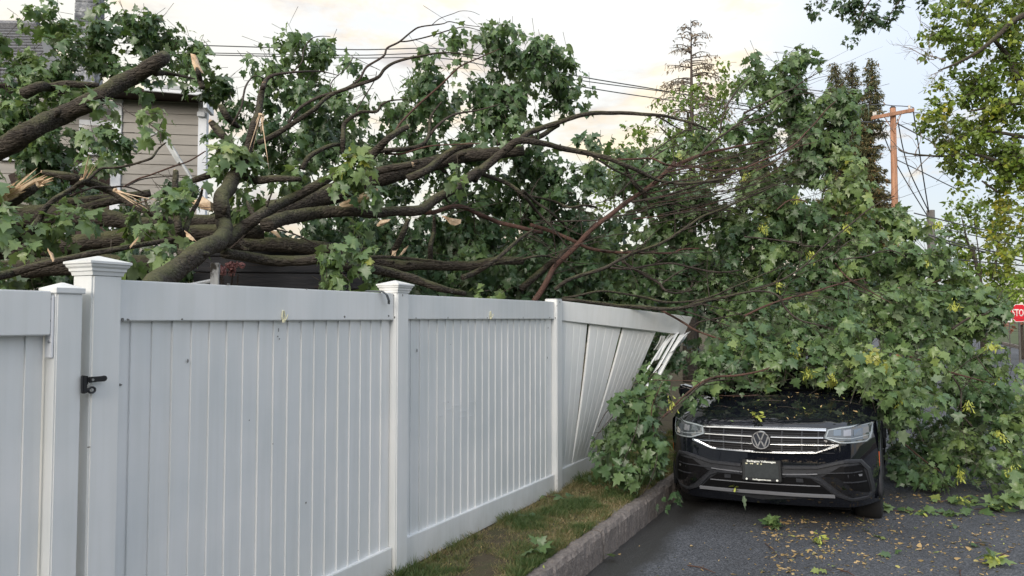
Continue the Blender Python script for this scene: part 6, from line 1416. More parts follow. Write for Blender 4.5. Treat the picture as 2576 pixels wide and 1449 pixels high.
# ------------------------------------------------------------------ background trees
random.seed(5)
def bgtree(name, base, label, cat, trunkpts, blobs, per, lsz, m, shape=LEAF_SIMPLE, q=9, droop=.5, L=.5, tint=(.1, .9), twr=.006, flow=(0, 0, 0), group=None, branches=(), bm=None):
    t = empty(name, base, (0, 0, 0), label, cat, group); O = Vector(base)
    if trunkpts:
        sp, sr = smooth_pts([Vector(p[:3]) - O for p in trunkpts], [p[3] for p in trunkpts], 5); mb = MB(); mb.tube(sp, sr, 10, .06); mb.build('trunk', bm or M_BARK, t, True)
    for br in branches:
        sp, sr = smooth_pts([P(x, y, Y) - O for x, y, Y, r in br], [r for x, y, Y, r in br], 5); mb = MB(); mb.tube(sp, sr, 7, .05); mb.build('branch', bm or M_BARK, t, True)
    a, s_ = sprigs(blobs, per, q, lsz, droop, L, flow, tint)
    me = leaf_mesh('foliage', shape, a, m); me.transform(Matrix.Translation(-O)); o = link('foliage', me, t); o['kind'] = 'stuff'
    tm_ = twig_mesh(s_, twr).me('twig', M_BARK2); tm_.transform(Matrix.Translation(-O)); o = link('twig', tm_, t); o['kind'] = 'stuff'
    return t
# right-hand maple
b0 = P(2680, 800, 17.0)
RM = [(2440, 20, 60, 35, 17, .8, 1.1), (2520, 40, 80, 45, 17, 1, 1.1), (2600, 60, 70, 80, 17, 1), (2400, 70, 60, 35, 16.8, .8, 1.1), (2370, 45, 35, 22, 16.8, .6, 1), (2365, 105, 35, 20, 16.8, .6, 1), (2470, 120, 90, 45, 17, 1, 1.1), (2560, 150, 60, 60, 17, 1, 1.1), (2395, 160, 32, 16, 16.8, .5, 1, -.2), (2440, 200, 60, 30, 17, .8, 1), (2500, 220, 80, 40, 17, 1), (2420, 235, 45, 22, 16.8, .6, 1.2, -.2), (2380, 258, 40, 18, 16.8, .6, 1.2, .2), (2350, 300, 50, 25, 16.6, .6, 1.2, .15), (2430, 300, 70, 40, 17, 1, 1.2, .1), (2520, 300, 80, 45, 17, 1, 1.2), (2400, 345, 50, 25, 17, .7, 1.2, -.1),
      (2460, 370, 90, 35, 17, 1, 1.2), (2400, 385, 40, 14, 16.9, .6, 1), (2550, 380, 60, 50, 17, 1, 1.2, -.1), (2450, 425, 60, 25, 17, .7, 1.1, .1), (2420, 450, 25, 14, 17, .4, 1), (2520, 430, 70, 35, 17, .8, 1.1), (2570, 480, 50, 35, 17, .8, 1.2, .1), (2550, 540, 40, 40, 17, .8, 1.2, .2), (2580, 600, 30, 50, 17, .8, 1.1, .15), (2560, 660, 30, 40, 17, .6, 1, .25)]
bgtree('maple_tree', (b0.x, 17.0, -.3), 'tall sunlit yellow green maple filling the upper right corner', 'tree', [(b0.x, 17.0, -.3, .30), (b0.x - .05, 17.0, 3.0, .26), (b0.x + .1, 17.1, 6.0, .22), (b0.x - .1, 17.1, 9.0, .12)], RM, 62, .112, M_LEAFY, LEAF_SIMPLE, 10, .5, .4, (.1, .95),
       branches=[[(2700, 420, 17, .12), (2576, 225, 16.8, .075), (2540, 150, 16.7, .06), (2505, 105, 16.6, .04), (2480, 85, 16.6, .02)], [(2700, 30, 16.5, .09), (2576, 38, 16, .07), (2510, 90, 15.9, .055), (2460, 130, 15.9, .045), (2405, 160, 15.9, .03), (2360, 178, 15.9, .012)], [(2680, 260, 16.8, .06), (2540, 262, 16.6, .04), (2440, 280, 16.5, .02)], [(2640, 450, 16.8, .12), (2560, 430, 16.8, .06), (2470, 392, 16.7, .035), (2390, 393, 16.7, .028), (2340, 392, 16.7, .022), (2280, 385, 16.7, .015), (2260, 376, 16.7, .012)],
                 [(2640, 500, 17, .12), (2565, 420, 16.7, .09), (2545, 360, 16.7, .07)], [(2600, 350, 16.7, .05), (2480, 330, 16.7, .03), (2400, 350, 16.7, .015)], [(2510, 483, 16.8, .025), (2470, 455, 16.8, .02)]])
# its bare twigs over the sky
def bare(name, seeds, m, par, O, depth=3, seed=1, spread=.7):
    random.seed(seed); mb = MB()
    def grow(p, d, L, r_, k):
        q = p; dd = d.copy(); pts = [p]; rr = [r_]
        for i in range(3):
            dd = (dd + Vector((random.gauss(0, .22), random.gauss(0, .2), random.gauss(.02, .22)))).normalized(); q = q + dd * L / 3; pts.append(q); rr.append(r_ * (1 - .2 * (i + 1)))
        mb.tube([x - O for x in pts], rr, 4, cap=False)
        if k > 0:
            for j in range(random.choice([2, 3, 3])):
                i = random.choice([1, 2, 3]); nd = (dd + Vector((random.gauss(0, spread), random.gauss(0, .4), random.gauss(0, spread)))).normalized(); grow(pts[i], nd, L * random.uniform(.5, .8), r_ * .6, k - 1)
    for px, py, Y, qx, qy, r_ in seeds:
        a = P(px, py, Y); b = P(qx, qy, Y); grow(a, (b - a).normalized(), (b - a).length, r_, depth)
    o = mb.build(name, m, par); o['kind'] = 'stuff'; return o
M_GREYT = mat('grey_twig', (.20, .17, .155), .9)
mt = [o for o in bpy.data.objects if o.name == 'maple_tree'][0]
bare('twig', [(2380, 150, 16, 2290, 120, .014), (2350, 150, 16, 2300, 155, .012), (2370, 178, 16, 2330, 200, .010), (2300, 392, 16.7, 2320, 330, .012), (2270, 380, 16.7, 2215, 350, .012), (2340, 392, 16.7, 2300, 440, .012), (2380, 393, 16.7, 2350, 350, .012), (2330, 392, 16.7, 2270, 400, .012), (2400, 370, 16.7, 2350, 345, .01)], M_GREYT, mt, mt.location.copy(), 3, 4)
# overhanging branch at the top
ob = P(2250, -60, 12)
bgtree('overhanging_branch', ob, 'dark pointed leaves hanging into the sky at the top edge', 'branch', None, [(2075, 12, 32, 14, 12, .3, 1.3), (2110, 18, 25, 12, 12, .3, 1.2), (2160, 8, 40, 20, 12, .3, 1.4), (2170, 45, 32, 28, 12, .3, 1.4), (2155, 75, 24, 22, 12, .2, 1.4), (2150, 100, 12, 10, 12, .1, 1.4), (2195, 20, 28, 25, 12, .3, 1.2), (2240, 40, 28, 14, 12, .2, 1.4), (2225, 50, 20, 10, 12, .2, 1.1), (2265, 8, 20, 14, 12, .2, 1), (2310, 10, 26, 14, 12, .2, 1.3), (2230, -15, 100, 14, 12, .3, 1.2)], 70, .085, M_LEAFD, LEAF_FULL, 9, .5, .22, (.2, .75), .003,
       branches=[[(2400, -40, 12, .02), (2250, -30, 12, .018), (2190, 0, 12, .012), (2160, 60, 12, .008)], [(2250, -30, 12, .014), (2110, -10, 12, .009), (2070, 10, 12, .004)], [(2290, -30, 12, .01), (2250, 20, 12, .008), (2235, 45, 12, .004)]], bm=M_BARK2)
# background yellow green tree in the middle
b1 = P(1735, 800, 19)
bgtree('background_tree', (b1.x, 19, -.3), 'loose yellow green tree behind the fallen maple below the bare conifer', 'tree', [(b1.x, 19, -.3, .2), (b1.x, 19, 3, .15), (b1.x + .1, 19, 5.5, .08), (b1.x, 19, 7, .03)],
       [(1790, 225, 50, 30, 19, .8, 1), (1740, 260, 60, 30, 19, .8, 1), (1690, 290, 60, 35, 19, .8, 1), (1840, 260, 50, 50, 19, .8, 1), (1770, 310, 90, 40, 19, 1, 1.1), (1650, 340, 60, 35, 19, .8, 1), (1620, 370, 50, 30, 19, .8, 1), (1720, 360, 110, 40, 19, 1, 1.2), (1830, 370, 90, 60, 19, 1, 1.2), (1560, 400, 60, 40, 19, 1, .9), (1700, 430, 130, 50, 19, 1, 1.3), (1560, 470, 90, 50, 19, 1, 1.2), (1850, 190, 30, 20, 19, .5, .8)], 26, .11, M_LEAFY, LEAF_SIMPLE, 8, .9, .5, (.05, .7),
       branches=[[(1735, 420, 19, .06), (1700, 360, 19, .035), (1660, 320, 19, .015)], [(1735, 400, 19, .05), (1790, 320, 19, .03), (1820, 250, 19, .012)]])
# small far tree on the right
b2 = P(2450, 800, 38)
bgtree('background_tree', (b2.x, 38, -.4), 'feathery yellow green tree behind the low wires at the right', 'tree', [(b2.x + .5, 38, -.4, .2), (b2.x + .4, 38, 3, .14), (b2.x, 38, 5.5, .06)],
       [(2450, 505, 40, 22, 38, .8, 1), (2415, 530, 45, 22, 38, .8, 1), (2480, 530, 45, 25, 38, .8, 1), (2395, 565, 35, 20, 38, .8, 1), (2450, 560, 60, 22, 38, .8, .8), (2520, 545, 50, 22, 38, .8, 1), (2380, 600, 35, 18, 38, .8, 1), (2440, 605, 70, 25, 38, 1, .9), (2520, 590, 60, 25, 38, 1, .8), (2400, 640, 60, 25, 38, 1, 1), (2480, 640, 80, 30, 38, 1, 1.2), (2560, 620, 50, 30, 38, 1, 1), (2480, 690, 100, 35, 38, 1, 1.4), (2540, 740, 80, 40, 38, 1, 1.4), (2440, 760, 80, 40, 38, 1, 1.3)], 9, .22, M_LEAFY, LEAF_SIMPLE, 9, .5, .6, (.1, .75), .009,
       branches=[[(2500, 700, 38, .09), (2508, 640, 38, .06), (2520, 575, 38, .03)], [(2450, 650, 38, .06), (2432, 600, 38, .045), (2418, 540, 38, .02)], [(2470, 700, 38, .05), (2460, 620, 38, .03), (2450, 550, 38, .012)]])
b3 = P(2570, 800, 33)
bgtree('lime_shrub', (b3.x, 33, -.4), 'bright lime green shrub above the stop sign', 'shrub', [(b3.x, 33, -.4, .1), (b3.x, 33, 2.2, .04)], [(2562, 705, 28, 16, 33, .5, 1.3), (2545, 730, 30, 14, 33, .5, 1.3), (2575, 745, 30, 25, 33, .6, 1.2), (2540, 755, 22, 10, 33, .4, 1.2), (2590, 700, 30, 30, 33, .6, 1.2), (2530, 780, 22, 30, 33.5, .6, .8)], 18, .16, M_LIME, LEAF_TINY, 10, .5, .4, (.2, 1), .005)
bgtree('red_shrub', (b3.x, 33, -.4), 'low rusty red bushes under the stop sign', 'shrub', None, [(2545, 815, 22, 7, 33, .5, 1.3), (2575, 813, 22, 7, 33, .5, 1.2)], 8, .2, leaf_mat('rust_leaf', [(0, (.12, .045, .03)), (1, (.28, .12, .08))], (.2, .1, .08)), LEAF_TINY, 10, .5, .4, (.2, 1), .005)

# spruce with three tops
def spruce(name, px, ptop, pbot, Y, halfpx, label, mneed, seed, tops=((0, 0),), nb=60, dead=False, per=26, base_z=-.3):
    random.seed(seed); r_ = np.random.default_rng(seed)
    top = P(px, ptop, Y); bot = P(px, pbot, Y); base = Vector((top.x, Y, base_z)); t = empty(name, base, (0, 0, 0), label, 'tree')
    pos, ax, nn, sz, kk, cc, tt = [], [], [], [], [], [], []
    for ti, (dx, dy) in enumerate(tops):
        tp_ = P(px + dx, ptop + dy, Y + .2 * ti); hx = tp_.x - base.x
        mb = MB(); mb.tube([(hx * .2, 0, 0), (hx * .7, 0, (tp_.z - base.z) * .6), (hx, 0, tp_.z - base.z)], [.16, .09, .008], 8); mb.build('trunk', M_BARK2, t, True)
        H = tp_.z - bot.z; W = halfpx / FPX * Y; br = MB()
        for i in range(nb):
            h = ((i + random.random()) / nb) ** .85; z = tp_.z - h * H - .05; L = W * (.12 + .88 * h ** .8) * random.uniform(.65, 1.1)
            a = random.uniform(0, 6.28) if not dead else random.choice([0, math.pi]) + random.gauss(0, .7)
            d = Vector((math.cos(a), math.sin(a) * (1 if not dead else .6), 0)); x0 = tp_.x + (base.x - tp_.x) * min(1, h * .4); up = .30 if h < .35 else -.05
            pts = [Vector((x0, Y, z)), Vector((x0, Y, z)) + d * L * .5 + Vector((0, 0, up * L * .5 + (.10 if dead else 0) * L)), Vector((x0, Y, z)) + d * L + Vector((0, 0, up * L * .4 - (.12 * L if not dead or h > .5 else -.1 * L)))]
            pts, rr = smooth_pts(pts, [.022 if not dead else .02, .013, .004], 4); br.tube([p - base for p in pts], rr, 4, cap=False)
            m = int(per * L + 4)
            for j in range(m):
                s = random.uniform(.12, 1) ** .8 * (len(pts) - 1); k = int(min(s, len(pts) - 2)); p = pts[k].lerp(pts[k + 1], s - k)
                w_ = Vector((random.gauss(0, .5), random.gauss(0, .5), random.gauss(-.45 if not dead else -.8, .35))) + d * .4
                w_.normalize(); n_ = Vector((random.gauss(0, 1), random.gauss(0, 1), random.gauss(0, 1))); n_ = (n_ - w_ * n_.dot(w_)).normalized()
                off = Vector((random.gauss(0, .06), random.gauss(0, .06), random.gauss(-.02, .05)))
                pos.append(tuple(p + off)); ax.append(tuple(w_)); nn.append(tuple(n_)); sz.append(random.uniform(.06, .15) if not dead else random.uniform(.06, .17)); kk.append(.3); cc.append(.2); tt.append(min(1, max(0, random.gauss(.45 + .25 * h, .25))))
        br.build('branch', M_BARK2, t).__setitem__('kind', 'stuff')
    sh = (np.array([(0, 0), (.16, .3), (0, 1), (-.16, .3)]), [(0, 1, 2), (0, 2, 3)])
    me = leaf_mesh('needles', sh, tuple(np.array(z) for z in (pos, ax, nn, sz, kk, cc, tt)), mneed); me.transform(Matrix.Translation(-base)); o = link('needles', me, t); o['kind'] = 'stuff'
    return t
spruce('spruce_tree', 2138, 150, 620, 25, 70, 'dense brownish spruce with three pointed tops left of the orange pole', M_NEEDLE, 3, ((-38, 6), (0, 10), (42, 6)), 190, per=230)
spruce('bare_conifer', 1738, 50, 300, 22, 125, 'thin nearly bare conifer standing against the sky above the middle of the tree', leaf_mat('dead_needle', [(0, (.12, .10, .08)), (1, (.24, .19, .15))], (.2, .17, .14), .1, .8, .2), 8, ((0, 0),), 56, True, 24)

# wooded backdrop at the end of the yards, one mass
bb = []
for i in range(34):
    x = -250 + i * 78; y = 700 + random.uniform(-35, 25)
    if 2250 < x < 2520: y = 760
    if x >= 2520: continue
    bb.append((x, y, 75, 75 + random.uniform(-10, 20), 34 + random.uniform(-3, 3), 2.0, 1.0, random.uniform(-.1, .1))); bb.append((x, y + 60, 75, 60, 33, 1.6, 1.2, -.1))
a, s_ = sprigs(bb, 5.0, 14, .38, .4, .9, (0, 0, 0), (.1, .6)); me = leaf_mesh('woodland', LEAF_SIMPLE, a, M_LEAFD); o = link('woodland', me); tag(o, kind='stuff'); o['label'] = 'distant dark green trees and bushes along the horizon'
# unseen trees added left and behind the camera to darken the car's reflections
vb = []
for i in range(26):
    a_ = R(120 + i * 6.5); d_ = 34 + random.uniform(-3, 3); vb.append((d_ * math.sin(a_), d_ * math.cos(a_), random.uniform(8.0, 11.5)))
parts_ = []
for x, y, h in vb:
    n_ = 170; u_ = rng.normal(size=(n_, 3)); u_ = unit(u_) * (rng.random((n_, 1)) ** .4); c_ = np.array([x, y, h * .5]) + u_ * np.array([3.4, 3.4, h * .52]); q_ = 10
    b_ = (c_[:, None, :] + rng.normal(size=(n_, q_, 3)) * .45).reshape(-1, 3); A_ = unit(rng.normal(size=b_.shape)); N_ = rng.normal(size=b_.shape); N_ -= A_ * (N_ * A_).sum(-1, keepdims=True); N_ = unit(N_); m_ = len(b_)
    parts_.append((b_, A_, N_, rng.uniform(.5, .9, m_), np.full(m_, .2), np.full(m_, .1), rng.uniform(.1, .6, m_)))
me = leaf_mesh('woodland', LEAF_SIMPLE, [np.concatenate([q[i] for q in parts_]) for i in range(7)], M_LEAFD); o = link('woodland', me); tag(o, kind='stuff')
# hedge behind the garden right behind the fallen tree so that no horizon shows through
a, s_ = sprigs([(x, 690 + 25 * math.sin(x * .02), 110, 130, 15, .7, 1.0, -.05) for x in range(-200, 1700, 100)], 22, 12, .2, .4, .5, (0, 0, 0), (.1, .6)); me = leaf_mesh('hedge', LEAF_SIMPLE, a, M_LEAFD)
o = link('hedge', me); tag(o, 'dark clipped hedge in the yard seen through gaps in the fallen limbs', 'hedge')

# ------------------------------------------------------------------ verge grass
def in_poly_grass(n, r0, r1, s0, s1):
    r = rng.uniform(r0, r1, n); s = rng.uniform(s0, s1, n); return r, s
def grass(n, r0, r1, s0, s1, h, name, mats):
    r, s = in_poly_grass(n, r0, r1, s0, s1)
    x = K0.x + KN.x * r + KD.x * s; y = K0.y + KN.y * r + KD.y * s
    tf = (x - F0.x) * FN.x + (y - F0.y) * FN.y
    pn = np.array([noise.noise(Vector((a * 2.6, b * 2.6, 0))) + .5 * noise.noise(Vector((a * 8, b * 8, 3))) for a, b in zip(x, y)])
    keep = (tf > .004) & (rng.random(n) < np.clip(.8 + pn * .9, .45, 1))
    x, y, pn = x[keep], y[keep], pn[keep]; m = len(x)
    hh = h * rng.uniform(.4, 1.2, m) * np.clip(1 + pn * .8, .5, 1.6); hh = np.where((tf[keep] < .05), hh * 1.6, hh); a = rng.uniform(0, 6.283, m); w_ = rng.uniform(.0018, .0035, m); ln = rng.uniform(.2, 1.1, m) * hh
    b = rng.uniform(0, 6.283, m); ex, ey = np.cos(a) * w_, np.sin(a) * w_; lx, ly = np.cos(b) * ln, np.sin(b) * ln
    z = np.zeros(m) - .01
    V = np.stack([np.stack([x - ex, y - ey, z], -1), np.stack([x + ex, y + ey, z], -1), np.stack([x + lx * .4 + ex * .8, y + ly * .4 + ey * .8, z + hh * .6], -1), np.stack([x + lx * .4 - ex * .8, y + ly * .4 - ey * .8, z + hh * .6], -1), np.stack([x + lx, y + ly, z + hh * .95], -1)], 1)
    base = (np.arange(m) * 5)[:, None]; T = (np.array([[0, 1, 2], [0, 2, 3], [3, 2, 4]])[None] + base[:, None]).reshape(-1)
    me = bpy.data.meshes.new(name); me.vertices.add(m * 5); me.vertices.foreach_set('co', V.reshape(-1).astype(np.float32)); me.loops.add(m * 9); me.loops.foreach_set('vertex_index', T.astype(np.int32))
    me.polygons.add(m * 3); me.polygons.foreach_set('loop_start', np.arange(m * 3, dtype=np.int32) * 3)
    at = me.attributes.new('tint', 'FLOAT', 'POINT'); tn = np.clip(.62 - pn * 1.2 + rng.normal(size=m) * .22, 0, 1); at.data.foreach_set('value', np.repeat(tn, 5).astype(np.float32))
    me.materials.append(mats); me.update(calc_edges=True); o = link(name, me); tag(o, kind='stuff'); return o
M_GRASS = leaf_mat('grass_blade', [(0, (.05, .095, .03)), (.42, (.10, .145, .05)), (.62, (.19, .16, .075)), (1, (.33, .26, .15))], (.12, .15, .06), .2, .6, .3)
grass(230000, -1.25, -.10, -4.2, 3.5, .052, 'grass', M_GRASS)
# clover-like flat weeds
r, s = in_poly_grass(900, -1.1, -.2, -4, 2.5); x = K0.x + KN.x * r + KD.x * s; y = K0.y + KN.y * r + KD.y * s; k_ = ((x - F0.x) * FN.x + (y - F0.y) * FN.y) > .03; x, y = x[k_], y[k_]; m = len(x)
ang = rng.uniform(0, 6.28, m); me = leaf_mesh('weeds', LEAF_SIMPLE, (np.stack([x, y, np.full(m, .012)], -1), np.stack([np.cos(ang), np.sin(ang), np.full(m, .25)], -1), np.stack([-.2 * np.cos(ang), -.2 * np.sin(ang), np.full(m, .97)], -1), rng.uniform(.012, .03, m), np.full(m, .1), np.full(m, .1), rng.uniform(.2, .9, m)), M_LEAF); tag(link('weeds', me), kind='stuff')

# ------------------------------------------------------------------ litter on road, verge, car
def flat_arr(x, y, z, size, tint, tilt=.25):
    m = len(x); a = rng.uniform(0, 6.283, m); A = np.stack([np.cos(a), np.sin(a), rng.normal(size=m) * tilt], -1); A = unit(A); Nn = np.stack([rng.normal(size=m) * tilt, rng.normal(size=m) * tilt, np.ones(m)], -1); Nn -= A * (Nn * A).sum(-1, keepdims=True); Nn = unit(Nn)
    return (np.stack([x, y, z], -1), A, Nn, size, rng.uniform(-.1, .5, m), rng.uniform(-.2, .5, m), tint)
def road_pts(cl, n_each):
    X, Y_ = [], []
    for px, py, rx, ry, n in cl:
        u = rng.normal(size=(int(n * n_each), 2)) * .5
        for a, b in u:
            d = on_z(px + a * rx, py + b * ry, -.16); X.append(d.x); Y_.append(d.y)
    X = np.array(X); Y_ = np.array(Y_); r = (X - K0.x) * KN.x + (Y_ - K0.y) * KN.y; k = r > .05; X, Y_, r = X[k], Y_[k], r[k]
    Z = ROAD_Z + .014 * np.minimum(r, 4.2) - .014 * np.maximum(r - 4.2, 0) + .006
    return X, Y_, Z
CL = [(2300, 1340, 330, 70, 260), (2100, 1400, 380, 70, 150), (2450, 1420, 250, 60, 120), (2330, 1300, 350, 40, 160), (1960, 1330, 60, 22, 90), (2080, 1375, 70, 18, 80), (1990, 1385, 60, 16, 60), (2400, 1250, 250, 25, 120), (2010, 1300, 60, 9, 60), (2150, 1310, 120, 14, 60), (1970, 1425, 60, 14, 30), (2180, 1400, 90, 20, 50), (1750, 1400, 200, 60, 16), (2480, 1350, 160, 40, 70), (2060, 1345, 60, 10, 60), (2250, 1245, 90, 16, 60)]
X, Y_, Z = road_pts(CL, .62); m = len(X)
tn = np.where(rng.random(m) < .86, rng.uniform(.15, .72, m), rng.uniform(.8, 1, m))
me = leaf_mesh('leaf_litter', KEY, flat_arr(X, Y_, Z, rng.uniform(.012, .03, m) * rng.choice([1, 1, 1.5, 2.2], m), tn), M_LITTER); tag(link('leaf_litter', me), kind='stuff')
X, Y_, Z = road_pts(CL, .22); m = len(X); me = leaf_mesh('leaf_litter', LEAF_SIMPLE, flat_arr(X, Y_, Z, rng.uniform(.02, .05, m), rng.uniform(.1, .8, m)), M_LITTER); tag(link('leaf_litter', me), kind='stuff')
# litter and dark wet twigs on the verge
r, s = in_poly_grass(160, -1.1, -.05, -4, 2.3); x = K0.x + KN.x * r + KD.x * s; y = K0.y + KN.y * r + KD.y * s; k_ = ((x - F0.x) * FN.x + (y - F0.y) * FN.y) > .05; x, y = x[k_], y[k_]; m = len(x)
me = leaf_mesh('leaf_litter', KEY, flat_arr(x, y, np.full(m, .022), rng.uniform(.015, .04, m), rng.uniform(.1, 1, m)), M_LITTER); tag(link('leaf_litter', me), kind='stuff')
# litter on the bonnet
u = rng.uniform(-.75, .8, 95); v = rng.uniform(.2, 1.05, 95); pts = [CM @ Vector((a, max(b, lead(a) + .02), bon(a, max(b, lead(a) + .02)) + .018)) for a, b in zip(u, v)]; m = len(pts)
me = leaf_mesh('bonnet_litter', KEY, flat_arr(np.array([p.x for p in pts]), np.array([p.y for p in pts]), np.array([p.z for p in pts]), rng.uniform(.015, .05, m), rng.uniform(.3, 1, m), .15), M_LITTER); tag(link('bonnet_litter', me), kind='stuff')
tb = MB()
for _ in range(16):
    a, b = random.uniform(-.7, .7), random.uniform(.35, 1.0); p0 = CM @ Vector((a, b, bon(a, b) + .014)); a2 = a + random.uniform(-.3, .3); b2 = b + random.uniform(-.06, .06); b2 = max(b2, lead(a2) + .02); p1 = CM @ Vector((a2, b2, bon(a2, b2) + .014)); tb.tube([p0, p0.lerp(p1, .5) + Vector((0, 0, .012)), p1], [.002, .0018, .001], 4)
tag(tb.build('bonnet_twigs', M_BARK2), kind='stuff')

SPV = VAR
M_KEYY = bpy.data.materials['seed_keys']
LV_Y = leaf_mesh('leaf', LEAF_FULL, (np.zeros((1, 3)), np.array([[0, 1.0, 0]]), np.array([[0, 0, 1.0]]), one, one * .3, one * .2, one * .92), M_LEAF)
KV = leaf_mesh('seed_key', KEY, (np.zeros((1, 3)), np.array([[0, 1.0, 0]]), np.array([[0, 0, 1.0]]), one, one * .3, one * .3, one * 1.0), M_KEYY)
def sprig(loc, lab, n=10, size=.10, spread=.10, keys=0, seed=0, elong=(1, 0), flat=.25, cat='leaf cluster', yel=0, twig=True):
    random.seed(seed); t = empty('leaf_cluster', loc, (0, 0, 0), lab, cat, 'leaf clusters torn from the tree')
    ex = Vector((elong[0], elong[1], 0)); ln = max(ex.length, 1)
    if twig:
        mb = MB(); d = ex.normalized(); mb.tube([-d * spread * ln * .9 + Vector((0, 0, .012)), Vector((0, .01, .02)), d * spread * ln + Vector((0, 0, .012))], [.004, .003, .0015], 5); mb.build('stem', M_BARKR, t)
    for i in range(n):
        a = random.uniform(0, 6.28); s_ = size * random.uniform(.6, 1.15); u_ = random.uniform(-1, 1)
        p = Vector((math.cos(a), math.sin(a), 0)) * spread * random.uniform(.0, .5) + ex * spread * u_ + Vector((0, 0, .01 + random.uniform(0, flat) * size))
        A = Vector((math.cos(a), math.sin(a), random.uniform(-.25, .55) * (flat * 3))).normalized(); n_ = Vector((random.gauss(0, .45), random.gauss(-.2, .45), 1)); n_ = (n_ - A * n_.dot(A)).normalized(); r_ = A.cross(n_)
        o = link('leaf', LV_Y if i < yel else SPV[i % 8], t); o.matrix_local = Matrix(((r_.x * s_, A.x * s_, n_.x * s_, p.x), (r_.y * s_, A.y * s_, n_.y * s_, p.y), (r_.z * s_, A.z * s_, n_.z * s_, p.z), (0, 0, 0, 1)))
    for i in range(keys):
        a = random.uniform(0, 6.28); s_ = random.uniform(.035, .06); p = Vector((math.cos(a), math.sin(a), 0)) * spread * random.uniform(0, .6) + Vector((0, 0, random.uniform(.01, .07)))
        A = Vector((math.cos(a), math.sin(a), random.uniform(-.6, .8))).normalized(); n_ = Vector((random.gauss(0, .6), random.gauss(0, .6), 1)); n_ = (n_ - A * n_.dot(A)).normalized(); r_ = A.cross(n_)
        o = link('seed_key', KV, t); o.matrix_local = Matrix(((r_.x * s_ * 1.4, A.x * s_, n_.x * s_, p.x), (r_.y * s_ * 1.4, A.y * s_, n_.y * s_, p.y), (r_.z * s_ * 1.4, A.z * s_, n_.z * s_, p.z), (0, 0, 0, 1)))
    return t
def rz(px, py):
    p = on_z(px, py, -.165); p.z = road_z(kr(p.x, p.y)) + .006; return p
sprig(rz(1938, 1322), 'dark green crumpled leaf bunch on the road under the car bumper', 13, .11, .07, 0, 1, (.5, 0), .7)
sprig(rz(2062, 1358), 'small bright yellow green seed bunch on the road ringed by tan litter', 2, .06, .05, 22, 2, (1, 0), .3, yel=2)
sprig(rz(2500, 1418), 'yellow green leaf and seed bunch near the lower right corner', 8, .10, .06, 26, 3, (.6, 0), .7, yel=3)
sprig(rz(2310, 1288), 'long flat spray of green leaves on the road right of the front tyre', 26, .11, .13, 6, 4, (2.6, -.6), .35)
sprig(rz(2520, 1283), 'spray of light green leaves on the road at the right edge', 22, .13, .16, 4, 5, (1.8, 0), .45)
sprig(rz(2410, 1262), 'dark leaf spray on the road against the foot of the fallen foliage', 16, .11, .14, 10, 6, (1.8, 0), .35, yel=4)
sprig(rz(2050, 1340) + Vector((.5, .1, 0)), 'single dark leaf lying flat on the road right of the seed bunch', 1, .11, .01, 0, 7, (1, 0), .1, twig=False)
sprig(rz(2225, 1348), 'single light green leaf flat on the road below the leaf spray', 2, .07, .05, 0, 8, (1, 0), .1, twig=False, yel=2)
sprig(rz(2265, 1392), 'pair of overlapping light green leaves on the open road', 3, .10, .07, 0, 9, (1.2, 0), .1, twig=False, yel=1)
sprig(rz(2075, 1432), 'two small light green leaves on a thin stem near the bottom edge', 2, .08, .05, 0, 10, (1, 0), .15, yel=2)
sprig(rz(2470, 1368), 'thin green leaf with a long stem right of centre on the road', 2, .09, .06, 0, 11, (1.2, 0), .1)
sprig(rz(2400, 1325), 'small dark leaf scrap on the road near the spray of leaves', 2, .07, .04, 0, 16, (1, 0), .1)
sprig(on_z(1550, 1400, -.175), 'single grey green leaf on the damp gutter strip', 1, .11, .01, 0, 12, (1, 0), .1, twig=False)
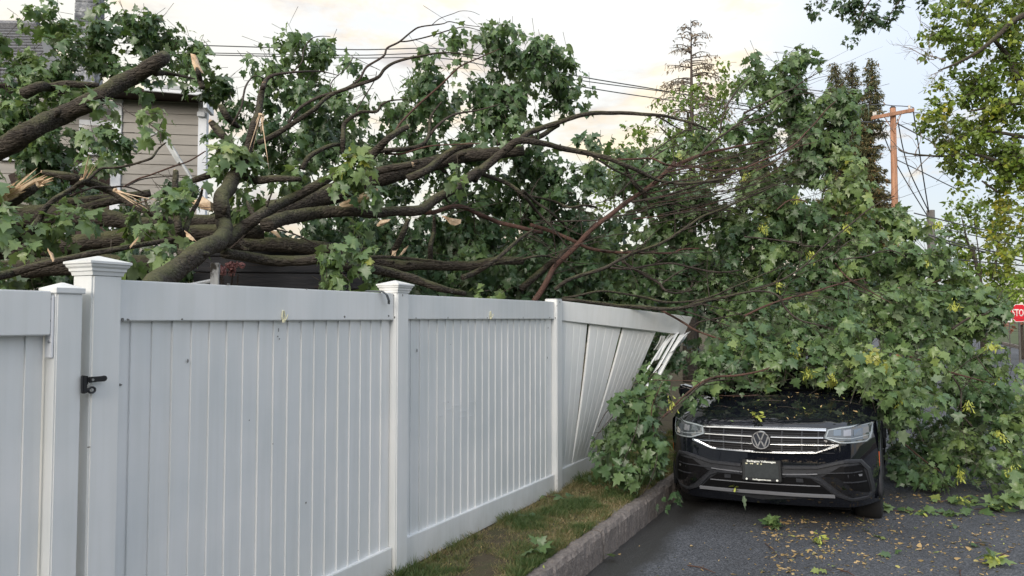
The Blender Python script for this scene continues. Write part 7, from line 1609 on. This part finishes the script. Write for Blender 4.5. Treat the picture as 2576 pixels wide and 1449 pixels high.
sprig(on_z(1357, 1398, .02), 'fresh green leaf bunch on the verge grass beside the kerb', 9, .11, .06, 0, 13, (.8, 0), .8)
sprig(on_z(1390, 1255, .02), 'dark green leaves strewn on the verge near the capless post', 7, .10, .16, 0, 14, (1.5, -.4), .2)
sprig(on_z(1320, 1300, .02), 'single broad leaf flat on the verge grass close to the fence', 2, .09, .08, 0, 15, (1, -.4), .2, twig=False)
pb = CM @ Vector((C(870, 410)[0], .22, bon(C(870, 410)[0], .22) + .02)); sprig(pb, 'bright yellow green seed bunch lying on the car bonnet', 1, .05, .05, 22, 17, (.8, 0), .3, yel=1)
pb = CM @ S(*C(700, 1110), .055); sprig(pb, 'little pinkish green flower stalk caught on the lower bumper', 2, .05, .03, 8, 18, (1, 0), .3, yel=2)
# hanging leaf blade under it
o = link('hanging_leaf', SPV[2]); pb = CM @ S(*C(770, 1150), .06); o.matrix_world = Matrix.Translation(pb) @ Matrix.Rotation(R(-5), 4, 'Y') @ Matrix.Rotation(R(-90), 4, 'X') @ Matrix.Diagonal((.045, .115, .09, 1)); tag(o, 'single narrow leaf dangling from the lower bumper', 'leaf')
# pale twigs and sticks on the road
for (xa, ya), (xb, yb), th, lab in [((1730, 1412), (1800, 1432), .006, 'dark stick on the road below the car at the left'), ((2115, 1430), (2150, 1444), .006, 'short reddish stick at the bottom edge of the road'), ((1925, 1358), (1965, 1398), .004, 'forked twig with tan scraps on the road'), ((2500, 1412), (2545, 1384), .004, 'thin pale twig leaning on the bright leaf bunch'), ((2415, 1432), (2418, 1449), .005, 'short dark stick at the lower right')]:
    a, b = rz(xa, ya), rz(xb, yb); o = a.lerp(b, .5); mb = MB(); mb.tube([a - o + Vector((0, 0, th)), Vector((0, .01, th * 2.5)), b - o + Vector((0, 0, th))], [th, th * .8, th * .5], 5); mb.tube([Vector((0, .01, th * 2)), Vector((.03, .04, th * 3))], th * .5, 4); q = mb.build('stick', M_BARKR); q.location = o; tag(q, lab, 'stick', 'sticks on the road')
